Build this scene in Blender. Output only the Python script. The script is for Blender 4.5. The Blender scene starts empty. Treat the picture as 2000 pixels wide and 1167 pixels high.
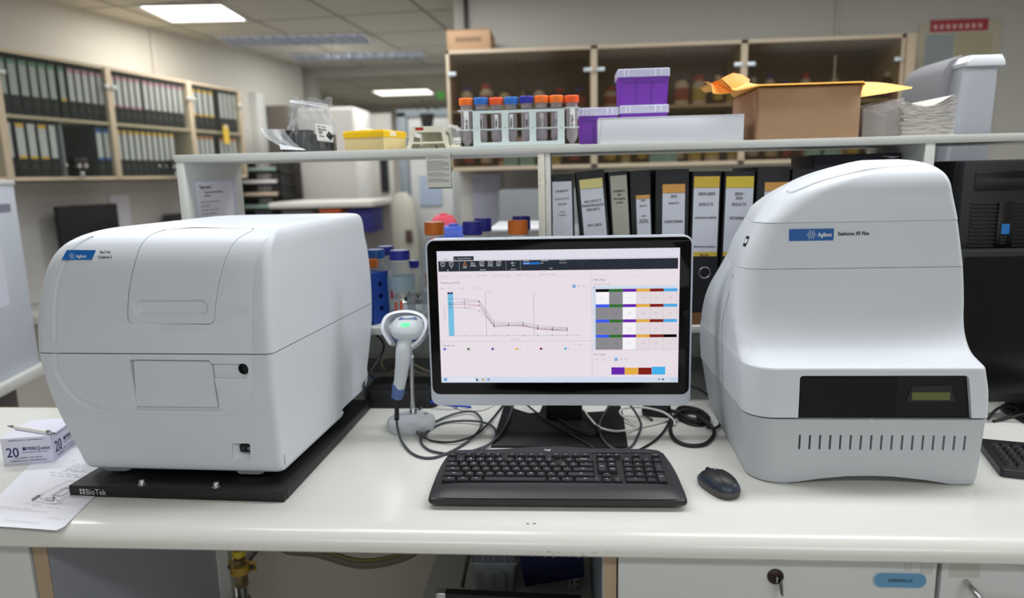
import bpy, bmesh, math, random
from mathutils import Vector, Matrix, Euler
from math import sin, cos, pi, radians, atan2, sqrt
rnd = random.Random(7)
SC = bpy.context.scene
COL = SC.collection

# ------------------------------------------------------------------ camera
CAM = Vector((0, 0, 1.477)); YAW = radians(4.3); PIT = radians(10.1); ROLL = 0.023; FP = 1350.0
FW = Vector((-sin(YAW) * cos(PIT), cos(YAW) * cos(PIT), -sin(PIT)))
R0 = Vector((cos(YAW), sin(YAW), 0)); U0 = R0.cross(FW)
RV = (R0 * cos(ROLL) - U0 * sin(ROLL)).normalized(); UV = (U0 * cos(ROLL) + R0 * sin(ROLL)).normalized()
cd = bpy.data.cameras.new('camera'); cam = bpy.data.objects.new('camera', cd); COL.objects.link(cam)
m = Matrix.Identity(4)
for i in range(3):
    m[i][0] = RV[i]; m[i][1] = UV[i]; m[i][2] = -FW[i]; m[i][3] = CAM[i]
cam.matrix_world = m
cd.sensor_width = 36; cd.lens = 36 * FP / 2000; cd.clip_start = 0.05; cd.clip_end = 60
cd.dof.use_dof = True; cd.dof.focus_distance = 1.32; cd.dof.aperture_fstop = 2.2
SC.camera = cam

def ray(px, py): return FW + RV * ((px - 1000) / FP) + UV * ((583.5 - py) / FP)
def atY(px, py, y):
    d = ray(px, py); return CAM + d * (y / d.y)
def atZ(px, py, z):
    d = ray(px, py); return CAM + d * ((z - CAM.z) / d.z)
def atX(px, py, x):
    d = ray(px, py); return CAM + d * (x / d.x)

# ------------------------------------------------------------------ materials
def lin(c):
    c = [v / 255 for v in c]
    return tuple(v / 12.92 if v <= .04045 else ((v + .055) / 1.055) ** 2.4 for v in c) + (1,)
MATS = {}
def mat(name, col, rough=.5, metal=0, var=.04, scale=30, bump=0, spec=.5, trans=0, ior=1.45, alpha=1, coat=0, emis=0, bscale=None):
    if name in MATS: return MATS[name]
    M = bpy.data.materials.new(name); M.use_nodes = True; nt = M.node_tree; b = nt.nodes['Principled BSDF']
    c = lin(col)
    if emis:
        b.inputs['Emission Color'].default_value = c; b.inputs['Emission Strength'].default_value = emis
        b.inputs['Base Color'].default_value = (c[0] * .1, c[1] * .1, c[2] * .1, 1)
    else:
        tc = nt.nodes.new('ShaderNodeTexCoord'); nz = nt.nodes.new('ShaderNodeTexNoise')
        nz.inputs['Scale'].default_value = scale; nz.inputs['Detail'].default_value = 3
        nt.links.new(tc.outputs['Object'], nz.inputs['Vector'])
        mx = nt.nodes.new('ShaderNodeMix'); mx.data_type = 'RGBA'
        mx.inputs[6].default_value = tuple(max(0, v * (1 - var)) for v in c[:3]) + (1,)
        mx.inputs[7].default_value = tuple(min(1, v * (1 + var)) for v in c[:3]) + (1,)
        nt.links.new(nz.outputs['Fac'], mx.inputs[0]); nt.links.new(mx.outputs[2], b.inputs['Base Color'])
        if bump:
            n2 = nt.nodes.new('ShaderNodeTexNoise'); n2.inputs['Scale'].default_value = bscale or scale * 8
            nt.links.new(tc.outputs['Object'], n2.inputs['Vector'])
            bp = nt.nodes.new('ShaderNodeBump'); bp.inputs['Strength'].default_value = bump; bp.inputs['Distance'].default_value = .001
            nt.links.new(n2.outputs['Fac'], bp.inputs['Height']); nt.links.new(bp.outputs['Normal'], b.inputs['Normal'])
    b.inputs['Roughness'].default_value = rough; b.inputs['Metallic'].default_value = metal
    b.inputs['Specular IOR Level'].default_value = spec; b.inputs['IOR'].default_value = ior
    b.inputs['Transmission Weight'].default_value = trans; b.inputs['Alpha'].default_value = alpha
    b.inputs['Coat Weight'].default_value = coat
    MATS[name] = M; return M

def film(name, col, op=.25, rough=.08, bump=0, bscale=40, fk=.45, tint=None):
    """thin clear plastic or glass sheet: transparent with a reflecting skin"""
    if name in MATS: return MATS[name]
    M = bpy.data.materials.new(name); M.use_nodes = True; nt = M.node_tree; nt.nodes.clear()
    out = nt.nodes.new('ShaderNodeOutputMaterial'); tr = nt.nodes.new('ShaderNodeBsdfTransparent')
    pr = nt.nodes.new('ShaderNodeBsdfPrincipled'); mx = nt.nodes.new('ShaderNodeMixShader'); fr = nt.nodes.new('ShaderNodeLayerWeight')
    fr.inputs['Blend'].default_value = .25
    ad = nt.nodes.new('ShaderNodeMath'); ad.operation = 'MULTIPLY_ADD'; ad.inputs[1].default_value = fk; ad.inputs[2].default_value = op; ad.use_clamp = True
    nt.links.new(fr.outputs['Facing'], ad.inputs[0])
    pr.inputs['Base Color'].default_value = lin(col); pr.inputs['Roughness'].default_value = rough
    tr.inputs['Color'].default_value = (lin(tint) if tint else tuple(.6 + .4 * v for v in lin(col)[:3]) + (1,))
    nz = nt.nodes.new('ShaderNodeTexNoise'); nz.inputs['Scale'].default_value = bscale; tc = nt.nodes.new('ShaderNodeTexCoord')
    nt.links.new(tc.outputs['Object'], nz.inputs['Vector'])
    if bump:
        bp = nt.nodes.new('ShaderNodeBump'); bp.inputs['Strength'].default_value = bump; bp.inputs['Distance'].default_value = .004
        nt.links.new(nz.outputs['Fac'], bp.inputs['Height']); nt.links.new(bp.outputs['Normal'], pr.inputs['Normal'])
    nt.links.new(ad.outputs[0], mx.inputs[0]); nt.links.new(tr.outputs[0], mx.inputs[1]); nt.links.new(pr.outputs[0], mx.inputs[2])
    nt.links.new(mx.outputs[0], out.inputs['Surface']); MATS[name] = M; return M

def emi(name, col, k=1.0):
    if name in MATS: return MATS[name]
    M = bpy.data.materials.new(name); M.use_nodes = True; nt = M.node_tree; nt.nodes.clear()
    out = nt.nodes.new('ShaderNodeOutputMaterial'); e = nt.nodes.new('ShaderNodeEmission')
    e.inputs[0].default_value = lin(col); e.inputs[1].default_value = k
    nt.links.new(e.outputs[0], out.inputs['Surface']); MATS[name] = M; return M

WHITE = mat('white_plastic', (213, 218, 225), .42, bump=.15, scale=12, var=.015, bscale=900)
GREYP = mat('light_grey_plastic', (190, 194, 199), .42, bump=.2, scale=12, var=.015, bscale=900)
DARK = mat('black_gap', (14, 14, 15), .6)
BLACK = mat('black_powder_coat', (22, 22, 24), .42, bump=.25, bscale=700, var=.1)
BLKPL = mat('black_plastic', (26, 27, 30), .45, bump=.1, bscale=600)
GLOSSB = mat('gloss_black_glass', (4, 4, 5), .05, var=0, spec=.28)
LAM = mat('white_laminate', (219, 219, 213), .22, var=.02, scale=5, bump=.03, bscale=200)
LAMW = mat('hutch_laminate', (206, 208, 203), .4, var=.03, scale=9)
CABW = mat('cabinet_white', (205, 207, 206), .45, var=.03, scale=4)
WOODE = mat('beech_edge', (172, 152, 126), .6, var=.12, scale=25)
BEECH = mat('cabinet_beech', (196, 180, 156), .6, var=.06, scale=10)
STEEL = mat('steel', (200, 200, 203), .25, 1)
BRASS = mat('brass', (170, 150, 110), .35, .9, var=.15)
PAPER = mat('paper', (232, 232, 240), .7, var=.01)
INK = mat('ink_black', (25, 25, 30), .7)
INKF = mat('ink_grey', (120, 122, 130), .7)
NAVY = mat('navy_ink', (52, 50, 110), .6)
AGB = mat('badge_blue', (18, 92, 165), .35)
WINK = mat('white_ink', (240, 240, 240), .5)
CARD = mat('brown_card', (178, 144, 112), .8, var=.05, scale=60, bump=.2, bscale=300)
WALL = mat('painted_wall', (196, 194, 188), .8, var=.02, scale=2, bump=.05, bscale=150)
RUB = mat('black_rubber', (24, 24, 26), .5)

# ------------------------------------------------------------------ mesh builder
def TM(x, y, z, rx=0, ry=0, rz=0): return Matrix.Translation((x, y, z)) @ Euler((rx, ry, rz)).to_matrix().to_4x4()
def UPR(x, y, z, rz=0): return TM(x, y, z, 0, 0, rz) @ TM(0, 0, 0, pi / 2)      # text plane upright facing -y
FC = {}
def text_mesh(s, size, res):
    k = (s, res)
    if k not in FC:
        cu = bpy.data.curves.new('t', 'FONT'); cu.body = s; cu.size = 1; cu.resolution_u = res; cu.fill_mode = 'FRONT'
        o = bpy.data.objects.new('t', cu); COL.objects.link(o); bpy.context.view_layer.update()
        me = bpy.data.meshes.new_from_object(o.evaluated_get(bpy.context.evaluated_depsgraph_get()))
        vs = [tuple(v.co) for v in me.vertices]; fs = [tuple(p.vertices) for p in me.polygons]
        bpy.data.objects.remove(o); bpy.data.meshes.remove(me); bpy.data.curves.remove(cu)
        FC[k] = (vs, fs)
    return FC[k]

def crom(pts, n=6, closed=False):
    P = [Vector(p) for p in pts]; out = []; L = len(P)
    for i in range(L if closed else L - 1):
        g = lambda k: P[k % L] if closed else P[max(0, min(L - 1, k))]
        a, b, c, d = g(i - 1), g(i), g(i + 1), g(i + 2)
        for k in range(n):
            t = k / n
            out.append(.5 * ((2 * b) + (c - a) * t + (2 * a - 5 * b + 4 * c - d) * t * t + (3 * b - a - 3 * c + d) * t ** 3))
    if not closed: out.append(P[-1])
    return out

def ring(cs, z, n=6):
    """rounded polygon; cs = [(x, y, r)...] counter-clockwise"""
    out = []; L = len(cs)
    for i, (x, y, r) in enumerate(cs):
        p = Vector((x, y)); a = Vector(cs[i - 1][:2]) - p; b = Vector(cs[(i + 1) % L][:2]) - p
        ra = min(r, a.length * .49); rb = min(r, b.length * .49)
        a = p + a.normalized() * ra; b = p + b.normalized() * rb
        for k in range(n + 1):
            t = k / n; w = 1.0 + (.4142 * 0)
            wt = 2 * (1 - t) * t * .7071; den = (1 - t) ** 2 + wt + t * t
            q = (a * (1 - t) ** 2 + p * wt + b * t * t) / den
            out.append((q.x, q.y, z))
    return out
def rr(x0, y0, x1, y1, r, z=0, n=6): return ring([(x0, y0, r), (x1, y0, r), (x1, y1, r), (x0, y1, r)], z, n)

class MB:
    def __init__(s, smooth=35): s.bm = bmesh.new(); s.mats = []; s.ang = smooth
    def mi(s, m):
        if m not in s.mats: s.mats.append(m)
        return s.mats.index(m)
    def raw(s, vs, fs, m, M=None):
        i = s.mi(m); bv = [s.bm.verts.new((M @ Vector(v)) if M else v) for v in vs]
        for f in fs:
            try:
                q = s.bm.faces.new([bv[k] for k in f]); q.material_index = i
            except ValueError: pass
        return s
    def box(s, c, d, m, bev=0, M=None, seg=2):
        b2 = bmesh.new(); bmesh.ops.create_cube(b2, size=1)
        for v in b2.verts: v.co = Vector((v.co.x * d[0], v.co.y * d[1], v.co.z * d[2]))
        if bev: bmesh.ops.bevel(b2, geom=b2.edges[:], offset=min(bev, min(d) * .45), segments=seg, affect='EDGES', profile=.5, clamp_overlap=True)
        b2.verts.index_update()
        T = (M or Matrix.Identity(4)) @ Matrix.Translation(c)
        s.raw([v.co.copy() for v in b2.verts], [[v.index for v in f.verts] for f in b2.faces], m, T); b2.free(); return s
    def b2(s, x0, x1, y0, y1, z0, z1, m, bev=0, M=None): return s.box(((x0 + x1) / 2, (y0 + y1) / 2, (z0 + z1) / 2), (abs(x1 - x0), abs(y1 - y0), abs(z1 - z0)), m, bev, M)
    def loft(s, rings, m, M=None, cap=True, closed=True):
        vs = [p for r in rings for p in r]; n = len(rings[0]); fs = []
        for i in range(len(rings) - 1):
            for j in range(n if closed else n - 1):
                k = (j + 1) % n; fs.append((i * n + j, i * n + k, (i + 1) * n + k, (i + 1) * n + j))
        if cap: fs.append(tuple(range(n))[::-1]); fs.append(tuple(range((len(rings) - 1) * n, len(rings) * n)))
        return s.raw(vs, fs, m, M)
    def prism(s, o, h, m, M=None, bev=0):
        """outline in local xy extruded 0..h along local z"""
        if bev:
            c = Vector((sum(p[0] for p in o) / len(o), sum(p[1] for p in o) / len(o)))
            def sh(k): 
                r = []
                L = len(o)
                for i in range(L):
                    a = Vector(o[i - 1][:2]); p = Vector(o[i][:2]); b = Vector(o[(i + 1) % L][:2])
                    e1 = (p - a); e2 = (b - p)
                    nn = Vector((-(e1.normalized().y + e2.normalized().y), e1.normalized().x + e2.normalized().x))
                    if nn.length > 1e-6: nn.normalize()
                    r.append(p + nn * k)
                return r
            A = sh(bev); Bq = [Vector(p[:2]) for p in o]; C2 = sh(bev * .3)
            R = [[(p.x, p.y, 0) for p in Bq], [(p.x, p.y, h - bev) for p in Bq], [(p.x, p.y, h - bev * .3) for p in C2], [(p.x, p.y, h) for p in A]]
            return s.loft(R, m, M)
        return s.loft([[(p[0], p[1], 0) for p in o], [(p[0], p[1], h) for p in o]], m, M)
    def plate(s, o, m, M=None): return s.raw([(p[0], p[1], 0) for p in o], [tuple(range(len(o)))], m, M)
    def quad(s, x0, y0, x1, y1, m, M=None, z=0): return s.raw([(x0, y0, z), (x1, y0, z), (x1, y1, z), (x0, y1, z)], [(0, 1, 2, 3)], m, M)
    def line(s, a, b, w, m, M=None, z=0):
        a = Vector(a); b = Vector(b); d = (b - a)
        if d.length < 1e-9: return s
        n = Vector((-d.y, d.x)).normalized() * w / 2
        return s.raw([(*(a - n), z), (*(b - n), z), (*(b + n), z), (*(a + n), z)], [(0, 1, 2, 3)], m, M)
    def tube(s, pts, r, m, n=8, sub=5, closed=False, M=None, rough=False):
        P = crom(pts, sub, closed) if sub > 1 else [Vector(p) for p in pts]
        rs = r if isinstance(r, (list, tuple)) else None; rings = []; L = len(P)
        up = Vector((0, 0, 1)); prev = None
        for i, p in enumerate(P):
            a = P[(i - 1) % L] if (closed or i > 0) else P[i]; b = P[(i + 1) % L] if (closed or i < L - 1) else P[i]
            t = (b - a)
            if t.length < 1e-9: t = Vector((0, 0, 1))
            t.normalize()
            if prev is None:
                x = t.cross(up)
                if x.length < .05: x = t.cross(Vector((1, 0, 0)))
            else: x = prev - t * prev.dot(t)
            x.normalize(); prev = x; y = t.cross(x)
            if rs:
                f = i / max(1, L - 1) * (len(rs) - 1); k = min(len(rs) - 2, int(f)); q = rs[k] + (rs[k + 1] - rs[k]) * (f - k)
            else: q = r
            rings.append([p + (x * cos(2 * pi * j / n) + y * sin(2 * pi * j / n)) * q for j in range(n)])
        if closed: rings.append(rings[0]); return s.loft(rings, m, M, cap=False)
        return s.loft(rings, m, M)
    def lathe(s, prof, m, M=None, n=24, cap=True):
        return s.loft([[(r * cos(2 * pi * j / n), r * sin(2 * pi * j / n), z) for j in range(n)] for r, z in prof], m, M, cap=cap)
    def text(s, t, size, m, M, align='c', res=2, sx=1.0, bold=0, skew=0):
        vs, fs = text_mesh(t, 1, res)
        if not vs: return s
        w = max(v[0] for v in vs) - min(v[0] for v in vs); x0 = min(v[0] for v in vs)
        off = {'c': -w / 2 - x0, 'l': -x0, 'r': -w - x0}[align]
        V = [((v[0] + off) * size * sx + skew * v[1] * size, v[1] * size, 0) for v in vs]
        s.raw(V, fs, m, M)
        if bold: s.raw([(v[0] + bold, v[1], .00002) for v in V], fs, m, M); s.raw([(v[0], v[1] + bold * .6, .00004) for v in V], fs, m, M)
        return s
    def build(s, name, parent=None, world=False, doubles=0):
        if doubles: bmesh.ops.remove_doubles(s.bm, verts=s.bm.verts, dist=doubles)
        me = bpy.data.meshes.new(name); s.bm.normal_update()
        if world and parent is not None:
            s.bm.transform(parent.matrix_basis.inverted())
        s.bm.to_mesh(me); s.bm.free()
        for m_ in s.mats: me.materials.append(m_)
        for p in me.polygons: p.use_smooth = True
        if s.ang is not None: me.set_sharp_from_angle(angle=radians(s.ang))
        o = bpy.data.objects.new(name, me); COL.objects.link(o)
        if parent is not None: o.parent = parent
        return o

def fixn(o):
    bm = bmesh.new(); bm.from_mesh(o.data); bmesh.ops.recalc_face_normals(bm, faces=bm.faces); bm.to_mesh(o.data); bm.free()
def cut(o, cutter_mb, ang=35, op='DIFFERENCE'):
    """boolean: cutter is an MB in the same local space as o"""
    c = cutter_mb.build('c'); fixn(c); fixn(o)

    if o.parent: c.parent = o.parent
    md = o.modifiers.new('b', 'BOOLEAN'); md.object = c; md.operation = op; md.solver = 'EXACT'
    bpy.context.view_layer.update()
    me = bpy.data.meshes.new_from_object(o.evaluated_get(bpy.context.evaluated_depsgraph_get()))
    o.modifiers.clear(); old = o.data; o.data = me; bpy.data.objects.remove(c)
    for p in me.polygons: p.use_smooth = True
    me.set_sharp_from_angle(angle=radians(ang))
    return o

def tag(o, label=None, cat=None, group=None, kind=None):
    if label: o['label'] = label
    if cat: o['category'] = cat
    if group: o['group'] = group
    if kind: o['kind'] = kind
    return o
def thing(name, label, cat, loc=(0, 0, 0), rz=0, group=None):
    o = bpy.data.objects.new(name, None); COL.objects.link(o); o.empty_display_size = .05
    o.location = loc; o.rotation_euler = (0, 0, rz); bpy.context.view_layer.update()
    o.matrix_basis = Matrix.Translation(loc) @ Euler((0, 0, rz)).to_matrix().to_4x4()
    return tag(o, label, cat, group)
def copytree(o, parent=None):
    c = o.copy(); COL.objects.link(c); c.parent = parent
    for ch in [x for x in bpy.data.objects if x.parent == o]: copytree(ch, c)
    return c
def struct(o): o['kind'] = 'structure'; return o
def lerp_tab(tab, z, k):
    if z <= tab[0][0]: return tab[0][k]
    for a, b in zip(tab, tab[1:]):
        if z <= b[0]:
            t = (z - a[0]) / (b[0] - a[0]); return a[k] + (b[k] - a[k]) * t
    return tab[-1][k]
def smooth_tab(tab, n=4):
    P = [list(t) for t in tab]; out = []
    for i in range(len(P) - 1):
        a, b, c, d = P[max(0, i - 1)], P[i], P[i + 1], P[min(len(P) - 1, i + 2)]
        for k in range(n):
            t = k / n; row = []
            for j in range(len(b)):
                if j == 0: row.append(b[0] + (c[0] - b[0]) * t); continue
                h = c[0] - b[0]; ma = (c[j] - a[j]) / max(1e-6, c[0] - a[0]) * h; mb = (d[j] - b[j]) / max(1e-6, d[0] - b[0]) * h
                row.append((2 * t ** 3 - 3 * t * t + 1) * b[j] + (t ** 3 - 2 * t * t + t) * ma + (-2 * t ** 3 + 3 * t * t) * c[j] + (t ** 3 - t * t) * mb)
            out.append(row)
    out.append(P[-1]); return out
# ================================================================== SETTING
DZ = .9
mb = MB(); mb.b2(-5.5, 3.4, -2.4, 11, -.05, 0, mat('floor_vinyl', (172, 168, 160), .35, scale=3, var=.06)); struct(mb.build('floor'))
def tile_mat():
    M = mat('ceiling_tile', (196, 195, 186), .85); nt = M.node_tree; b = nt.nodes['Principled BSDF']
    tc = nt.nodes.new('ShaderNodeTexCoord'); mp = nt.nodes.new('ShaderNodeMapping'); mp.inputs['Rotation'].default_value = (0, 0, radians(5))
    mp.inputs['Location'].default_value = (.12, .08, 0)
    bt = nt.nodes.new('ShaderNodeTexBrick'); bt.offset = 0; bt.inputs['Scale'].default_value = 1
    bt.inputs['Brick Width'].default_value = .6; bt.inputs['Row Height'].default_value = .6; bt.inputs['Mortar Size'].default_value = .012
    bt.inputs['Color1'].default_value = lin((190, 188, 178)); bt.inputs['Color2'].default_value = lin((180, 179, 170)); bt.inputs['Mortar'].default_value = lin((120, 118, 110))
    nt.links.new(tc.outputs['Object'], mp.inputs['Vector']); nt.links.new(mp.outputs[0], bt.inputs['Vector']); nt.links.new(bt.outputs['Color'], b.inputs['Base Color'])
    return M
mb = MB(); mb.b2(-5.5, 3.4, -2.4, 11, 2.57, 2.65, tile_mat()); struct(mb.build('ceiling'))
# left wall runs slightly skew to the bench
aL = radians(10.9); uL = Vector((sin(aL), cos(aL), 0)); A0 = Vector((-2.69, 4.1, 0))
LW = TM(A0.x, A0.y, 0, 0, 0, atan2(uL.y, uL.x))     # local x along the wall, y into the wall
mb = MB(); mb.b2(-6.5, 2.75, .36, .46, 0, 2.57, WALL, M=LW); mb.b2(.78, .82, .345, .36, 2.18, 2.57, WALL, .003, M=LW); struct(mb.build('wall_left'))
mb = MB(); mb.b2(-.64, 3.3, 4.36, 4.48, 0, 2.57, WALL); mb.b2(-.64, -.54, 4.48, 11, 0, 2.57, WALL); struct(mb.build('wall_rear'))
mb = MB(); mb.b2(3.2, 3.3, -2.4, 4.4, 0, 2.57, WALL); struct(mb.build('wall_right'))
mb = MB(); mb.b2(-5.5, 3.3, -2.4, -2.3, 0, 2.57, WALL); struct(mb.build('wall_front'))
GW = mat('grey_wall', (176, 174, 168), .8)
mb = MB(); mb.b2(-3.2, -2.45, 7.0, 7.15, 0, 2.57, GW); mb.b2(-2.45, -.6, 7.0, 7.15, 2.485, 2.57, GW); mb.b2(-4.4, -2.3, 10.6, 10.7, 0, 2.57, GW)
mb.b2(-2.3, -.5, 10.6, 10.7, 0, 2.57, GW); mb.b2(-3.2, -3.1, 7.1, 10.7, 0, 2.57, GW); struct(mb.build('wall_far'))
# cove strip between ceiling and left wall, cable conduits
mb = MB(); p = atY(910, 30, 4.34); mb.b2(p.x - .012, p.x + .012, 4.335, 4.36, 2.17, 2.57, mat('conduit_grey', (52, 50, 48), .5), .004); struct(mb.build('trim_1'))
mb = MB(); p = atY(1637, 30, 4.34); mb.b2(p.x - .010, p.x + .010, 4.34, 4.36, 2.18, 2.57, WALL, .004); struct(mb.build('trim_2'))
# door in the far corridor
mb = MB(); DG = mat('blue_grey_frame', (140, 150, 160), .5)
mb.b2(-1.62, -1.52, 6.9, 6.99, 0, 2.12, DG, .01); mb.b2(-.80, -.70, 6.9, 6.99, 0, 2.12, DG, .01); mb.b2(-1.62, -.7, 6.9, 6.99, 2.06, 2.14, DG, .01)
d1 = struct(mb.build('door_1')); mb = MB(); mb.b2(-1.51, -.81, 6.92, 6.96, 0, 2.05, mat('door_white', (205, 207, 208), .5), .005)
mb.b2(-1.1, -.85, 6.905, 6.92, 1.15, 1.75, mat('notice_pale', (215, 222, 235), .6)); mb.b2(-1.42, -1.2, 6.905, 6.92, 1.2, 1.5, mat('notice_blue', (168, 184, 208), .6)); mb.build('leaf', d1)
mb = MB(); mb.b2(-.86, -.84, 6.86, 6.9, 1.0, 1.12, STEEL, .004); mb.build('door_handle', d1)
mb = MB(); mb.b2(-2.40, -1.7, 7.02, 7.06, 0, 2.12, mat('door_pale', (210, 208, 204), .6), .005); d2 = struct(mb.build('door_2'))
mb = MB(); mb.b2(-1.83, -1.75, 6.99, 7.02, 1.35, 1.72, mat('dark_glass', (50, 52, 55), .2)); mb.build('door_slot', d2)

# ------------------------------------------------------------------ lights
LS = 5.0
lampm = emi('lamp_panel', (255, 250, 240), LS)
def ceil_light(x, y, w, d, rz, label, on=1.0, group='ceiling light panels'):
    t = thing('ceiling_light', label, 'ceiling light', (x, y, 2.57), rz, None)
    f = MB(); f.b2(-w / 2 - .02, w / 2 + .02, -d / 2 - .02, -d / 2, -.012, 0, CABW); f.b2(-w / 2 - .02, w / 2 + .02, d / 2, d / 2 + .02, -.012, 0, CABW)
    f.b2(-w / 2 - .02, -w / 2, -d / 2, d / 2, -.012, 0, CABW); f.b2(w / 2, w / 2 + .02, -d / 2, d / 2, -.012, 0, CABW); f.build('frame', t)
    p_ = MB(); 
    if on >= .5: p_.b2(-w / 2, w / 2, -d / 2, d / 2, -.006, -.001, lampm if on == 1 else emi('lamp_soft', (255, 250, 240), 3.0)); p_.build('diffuser', t)
    else:
        p_.b2(-w / 2, w / 2, -d / 2, d / 2, -.002, -.001, emi('lamp_dim', (200, 205, 220), .55)); p_.build('diffuser', t)
        lv = MB(); sv = mat('louvre_silver', (190, 195, 205), .3, .6)
        for k in range(12): lv.b2(-w / 2 + (k + .5) * w / 12 - .004, -w / 2 + (k + .5) * w / 12 + .004, -d / 2, d / 2, -.03, -.003, sv)
        for k in range(1, 4): lv.b2(-w / 2, w / 2, -d / 2 + k * d / 4 - .006, -d / 2 + k * d / 4 + .006, -.03, -.003, sv)
        lv.build('louvre', t)
    return t
ceil_light(-2.37, 4.60, .50, .44, radians(5), 'bright square white ceiling panel above the binder cabinets')
ceil_light(-2.06, 5.55, 1.1, .34, radians(5), 'dim ceiling light with silver louvres behind the bright square panel', .3)
ceil_light(-1.8, 6.35, 1.15, .3, radians(3), 'long slim lit ceiling light just before the far beam', .2)
ceil_light(-2.02, 9.1, .7, .5, 0, 'small glowing ceiling panel beyond the far beam', .6)
def area(name, x, y, z, w, h, e, col=(1, .97, .93), rot=(0, 0, 0)):
    l = bpy.data.lights.new(name, 'AREA'); l.shape = 'RECTANGLE'; l.size = w; l.size_y = h; l.energy = e; l.color = col
    o = bpy.data.objects.new(name, l); COL.objects.link(o); o.location = (x, y, z); o.rotation_euler = rot; return o
COOL = (.965, .985, 1.0)
for x, y, e in ((-.7, 1.5, 15), (.9, 1.6, 17), (-.6, -.6, 12), (1.3, -.6, 14), (-2.0, 2.2, 18), (1.0, 3.0, 15), (-.9, 3.6, 13), (2.4, 1.6, 18)):  # unseen ceiling lamps, with mid-room ones added to lift the background light
    area('ceiling_and_fill_lamp', x, y, 2.55, 1.2, .3, e, COOL)
area('ceiling_and_fill_lamp', -2.3, 4.6, 2.55, .6, .6, 12, (1, .95, .88)); area('ceiling_and_fill_lamp', -1.5, 6.0, 2.55, 1.2, .3, 22, (1, .98, .93)); area('ceiling_and_fill_lamp', -1.8, 9, 2.5, 1, .5, 32)
area('added_front_fill', .3, -2.2, 1.35, 4.2, 1.5, 17, (.93, .97, 1), (radians(90), 0, 0))  # unseen area lamp added behind the camera to brighten the space under the bench
W = bpy.data.worlds.new('w'); SC.world = W; W.use_nodes = True; W.node_tree.nodes['Background'].inputs[0].default_value = (.8, .85, .9, 1); W.node_tree.nodes['Background'].inputs[1].default_value = .3
SC.view_settings.view_transform = 'Standard'; SC.view_settings.look = 'None'; SC.view_settings.exposure = 0; SC.view_settings.gamma = 1

# ================================================================== WORKTOP AND UNDERNEATH
def nosed_top(x0, x1, y0, y1, z, th, m, name, label):
    o = [(y0 + .010, z), ]
    prof = [(y1, z), (y0 + .045, z), (y0 + .028, z - .0015), (y0 + .014, z - .007), (y0 + .004, z - .016), (y0, z - .026), (y0, z - th + .004), (y0 + .004, z - th), (y1, z - th)]
    b = MB(40); b.loft([[(x0, p[0], p[1]) for p in prof], [(x1, p[0], p[1]) for p in prof]], m)
    return tag(b.build(name), label, 'worktop')
wt = nosed_top(-.985, 2.2, 1.035, 2.05, DZ, .036, LAM, 'worktop', 'white laminate worktop with a rounded worn front edge carrying the instruments')
b = MB()
for k in range(26):      # dark scuffs on the front edge
    x = rnd.uniform(-.06, .02) if k < 18 else rnd.uniform(.02, .09); z = rnd.uniform(.866, .877)
    b.line((x, z), (x + rnd.uniform(-.006, .006), z + rnd.uniform(-.004, .004)), .0006, mat('scuff', (150, 148, 140), .7), M=TM(0, 1.0346, 0, pi / 2))
b.build('scuff_marks', wt); b = MB(); b.box((-.063, 1.078, .9002), (.004, .002, .0004), DARK); b.build('chip_mark', wt); b = MB(); b.box((-.052, 1.079, .9002), (.005, .0025, .0004), mat('rust_chip', (120, 80, 60), .7)); b.build('chip_mark', wt)
b = MB(40); prof = [(1.66, DZ), (1.06, DZ), (1.045, DZ - .004), (1.045, DZ - .036), (1.66, DZ - .036)]
b.loft([[(-2.3, p[0], p[1]) for p in prof], [(-.987, p[0], p[1]) for p in prof]], LAM)
wl = tag(b.build('worktop'), 'adjoining white worktop under the notepad with a cut wooden front edge', 'worktop')
b = MB(); b.b2(-2.3, -.987, 1.0425, 1.0449, DZ - .036, DZ - .012, WOODE); b.b2(-2.3, -.999, 1.040, 1.0425, DZ - .036, DZ - .012, mat('old_wood', (130, 100, 78), .7, var=.2, scale=40)); b.b2(-2.3, -.987, 1.66, 1.665, DZ - .03, DZ, WOODE); b.build('edge_band', wl)
# base cabinet at the left end
t = thing('base_cabinet', 'white base cabinet with pale wood edge at the bench end', 'cabinet', (-1.4, 1.3, 0))
b = MB(); b.b2(-1.9, -.952, 1.066, 1.08, .0, .862, CABW, .001); b.build('door', t, True)
b = MB(); BLG = mat('blue_grey_panel', (176, 180, 192), .5, var=.04, scale=6)
b.b2(-.948, -.921, 1.07, 1.072, .0, .862, WOODE); b.b2(-.948, -.921, 1.072, 1.62, .0, .862, BLG); b.b2(-1.9, -.948, 1.09, 1.62, .0, .10, CABW); b.b2(-1.9, -1.88, 1.09, 1.62, .0, .862, CABW); b.build('body', t, True)
b = MB(); b.b2(-.921, .06, 1.75, 1.78, 0, .862, mat('service_panel', (186, 178, 168), .7, scale=3)); struct(b.build('wall_back'))
b = MB(); b.b2(-.9205, -.89, 1.62, 1.64, 0, .862, LAMW); tag(b.build('support_panel'), 'narrow cream upright panel beside the gas tap under the bench', 'panel')
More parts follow.
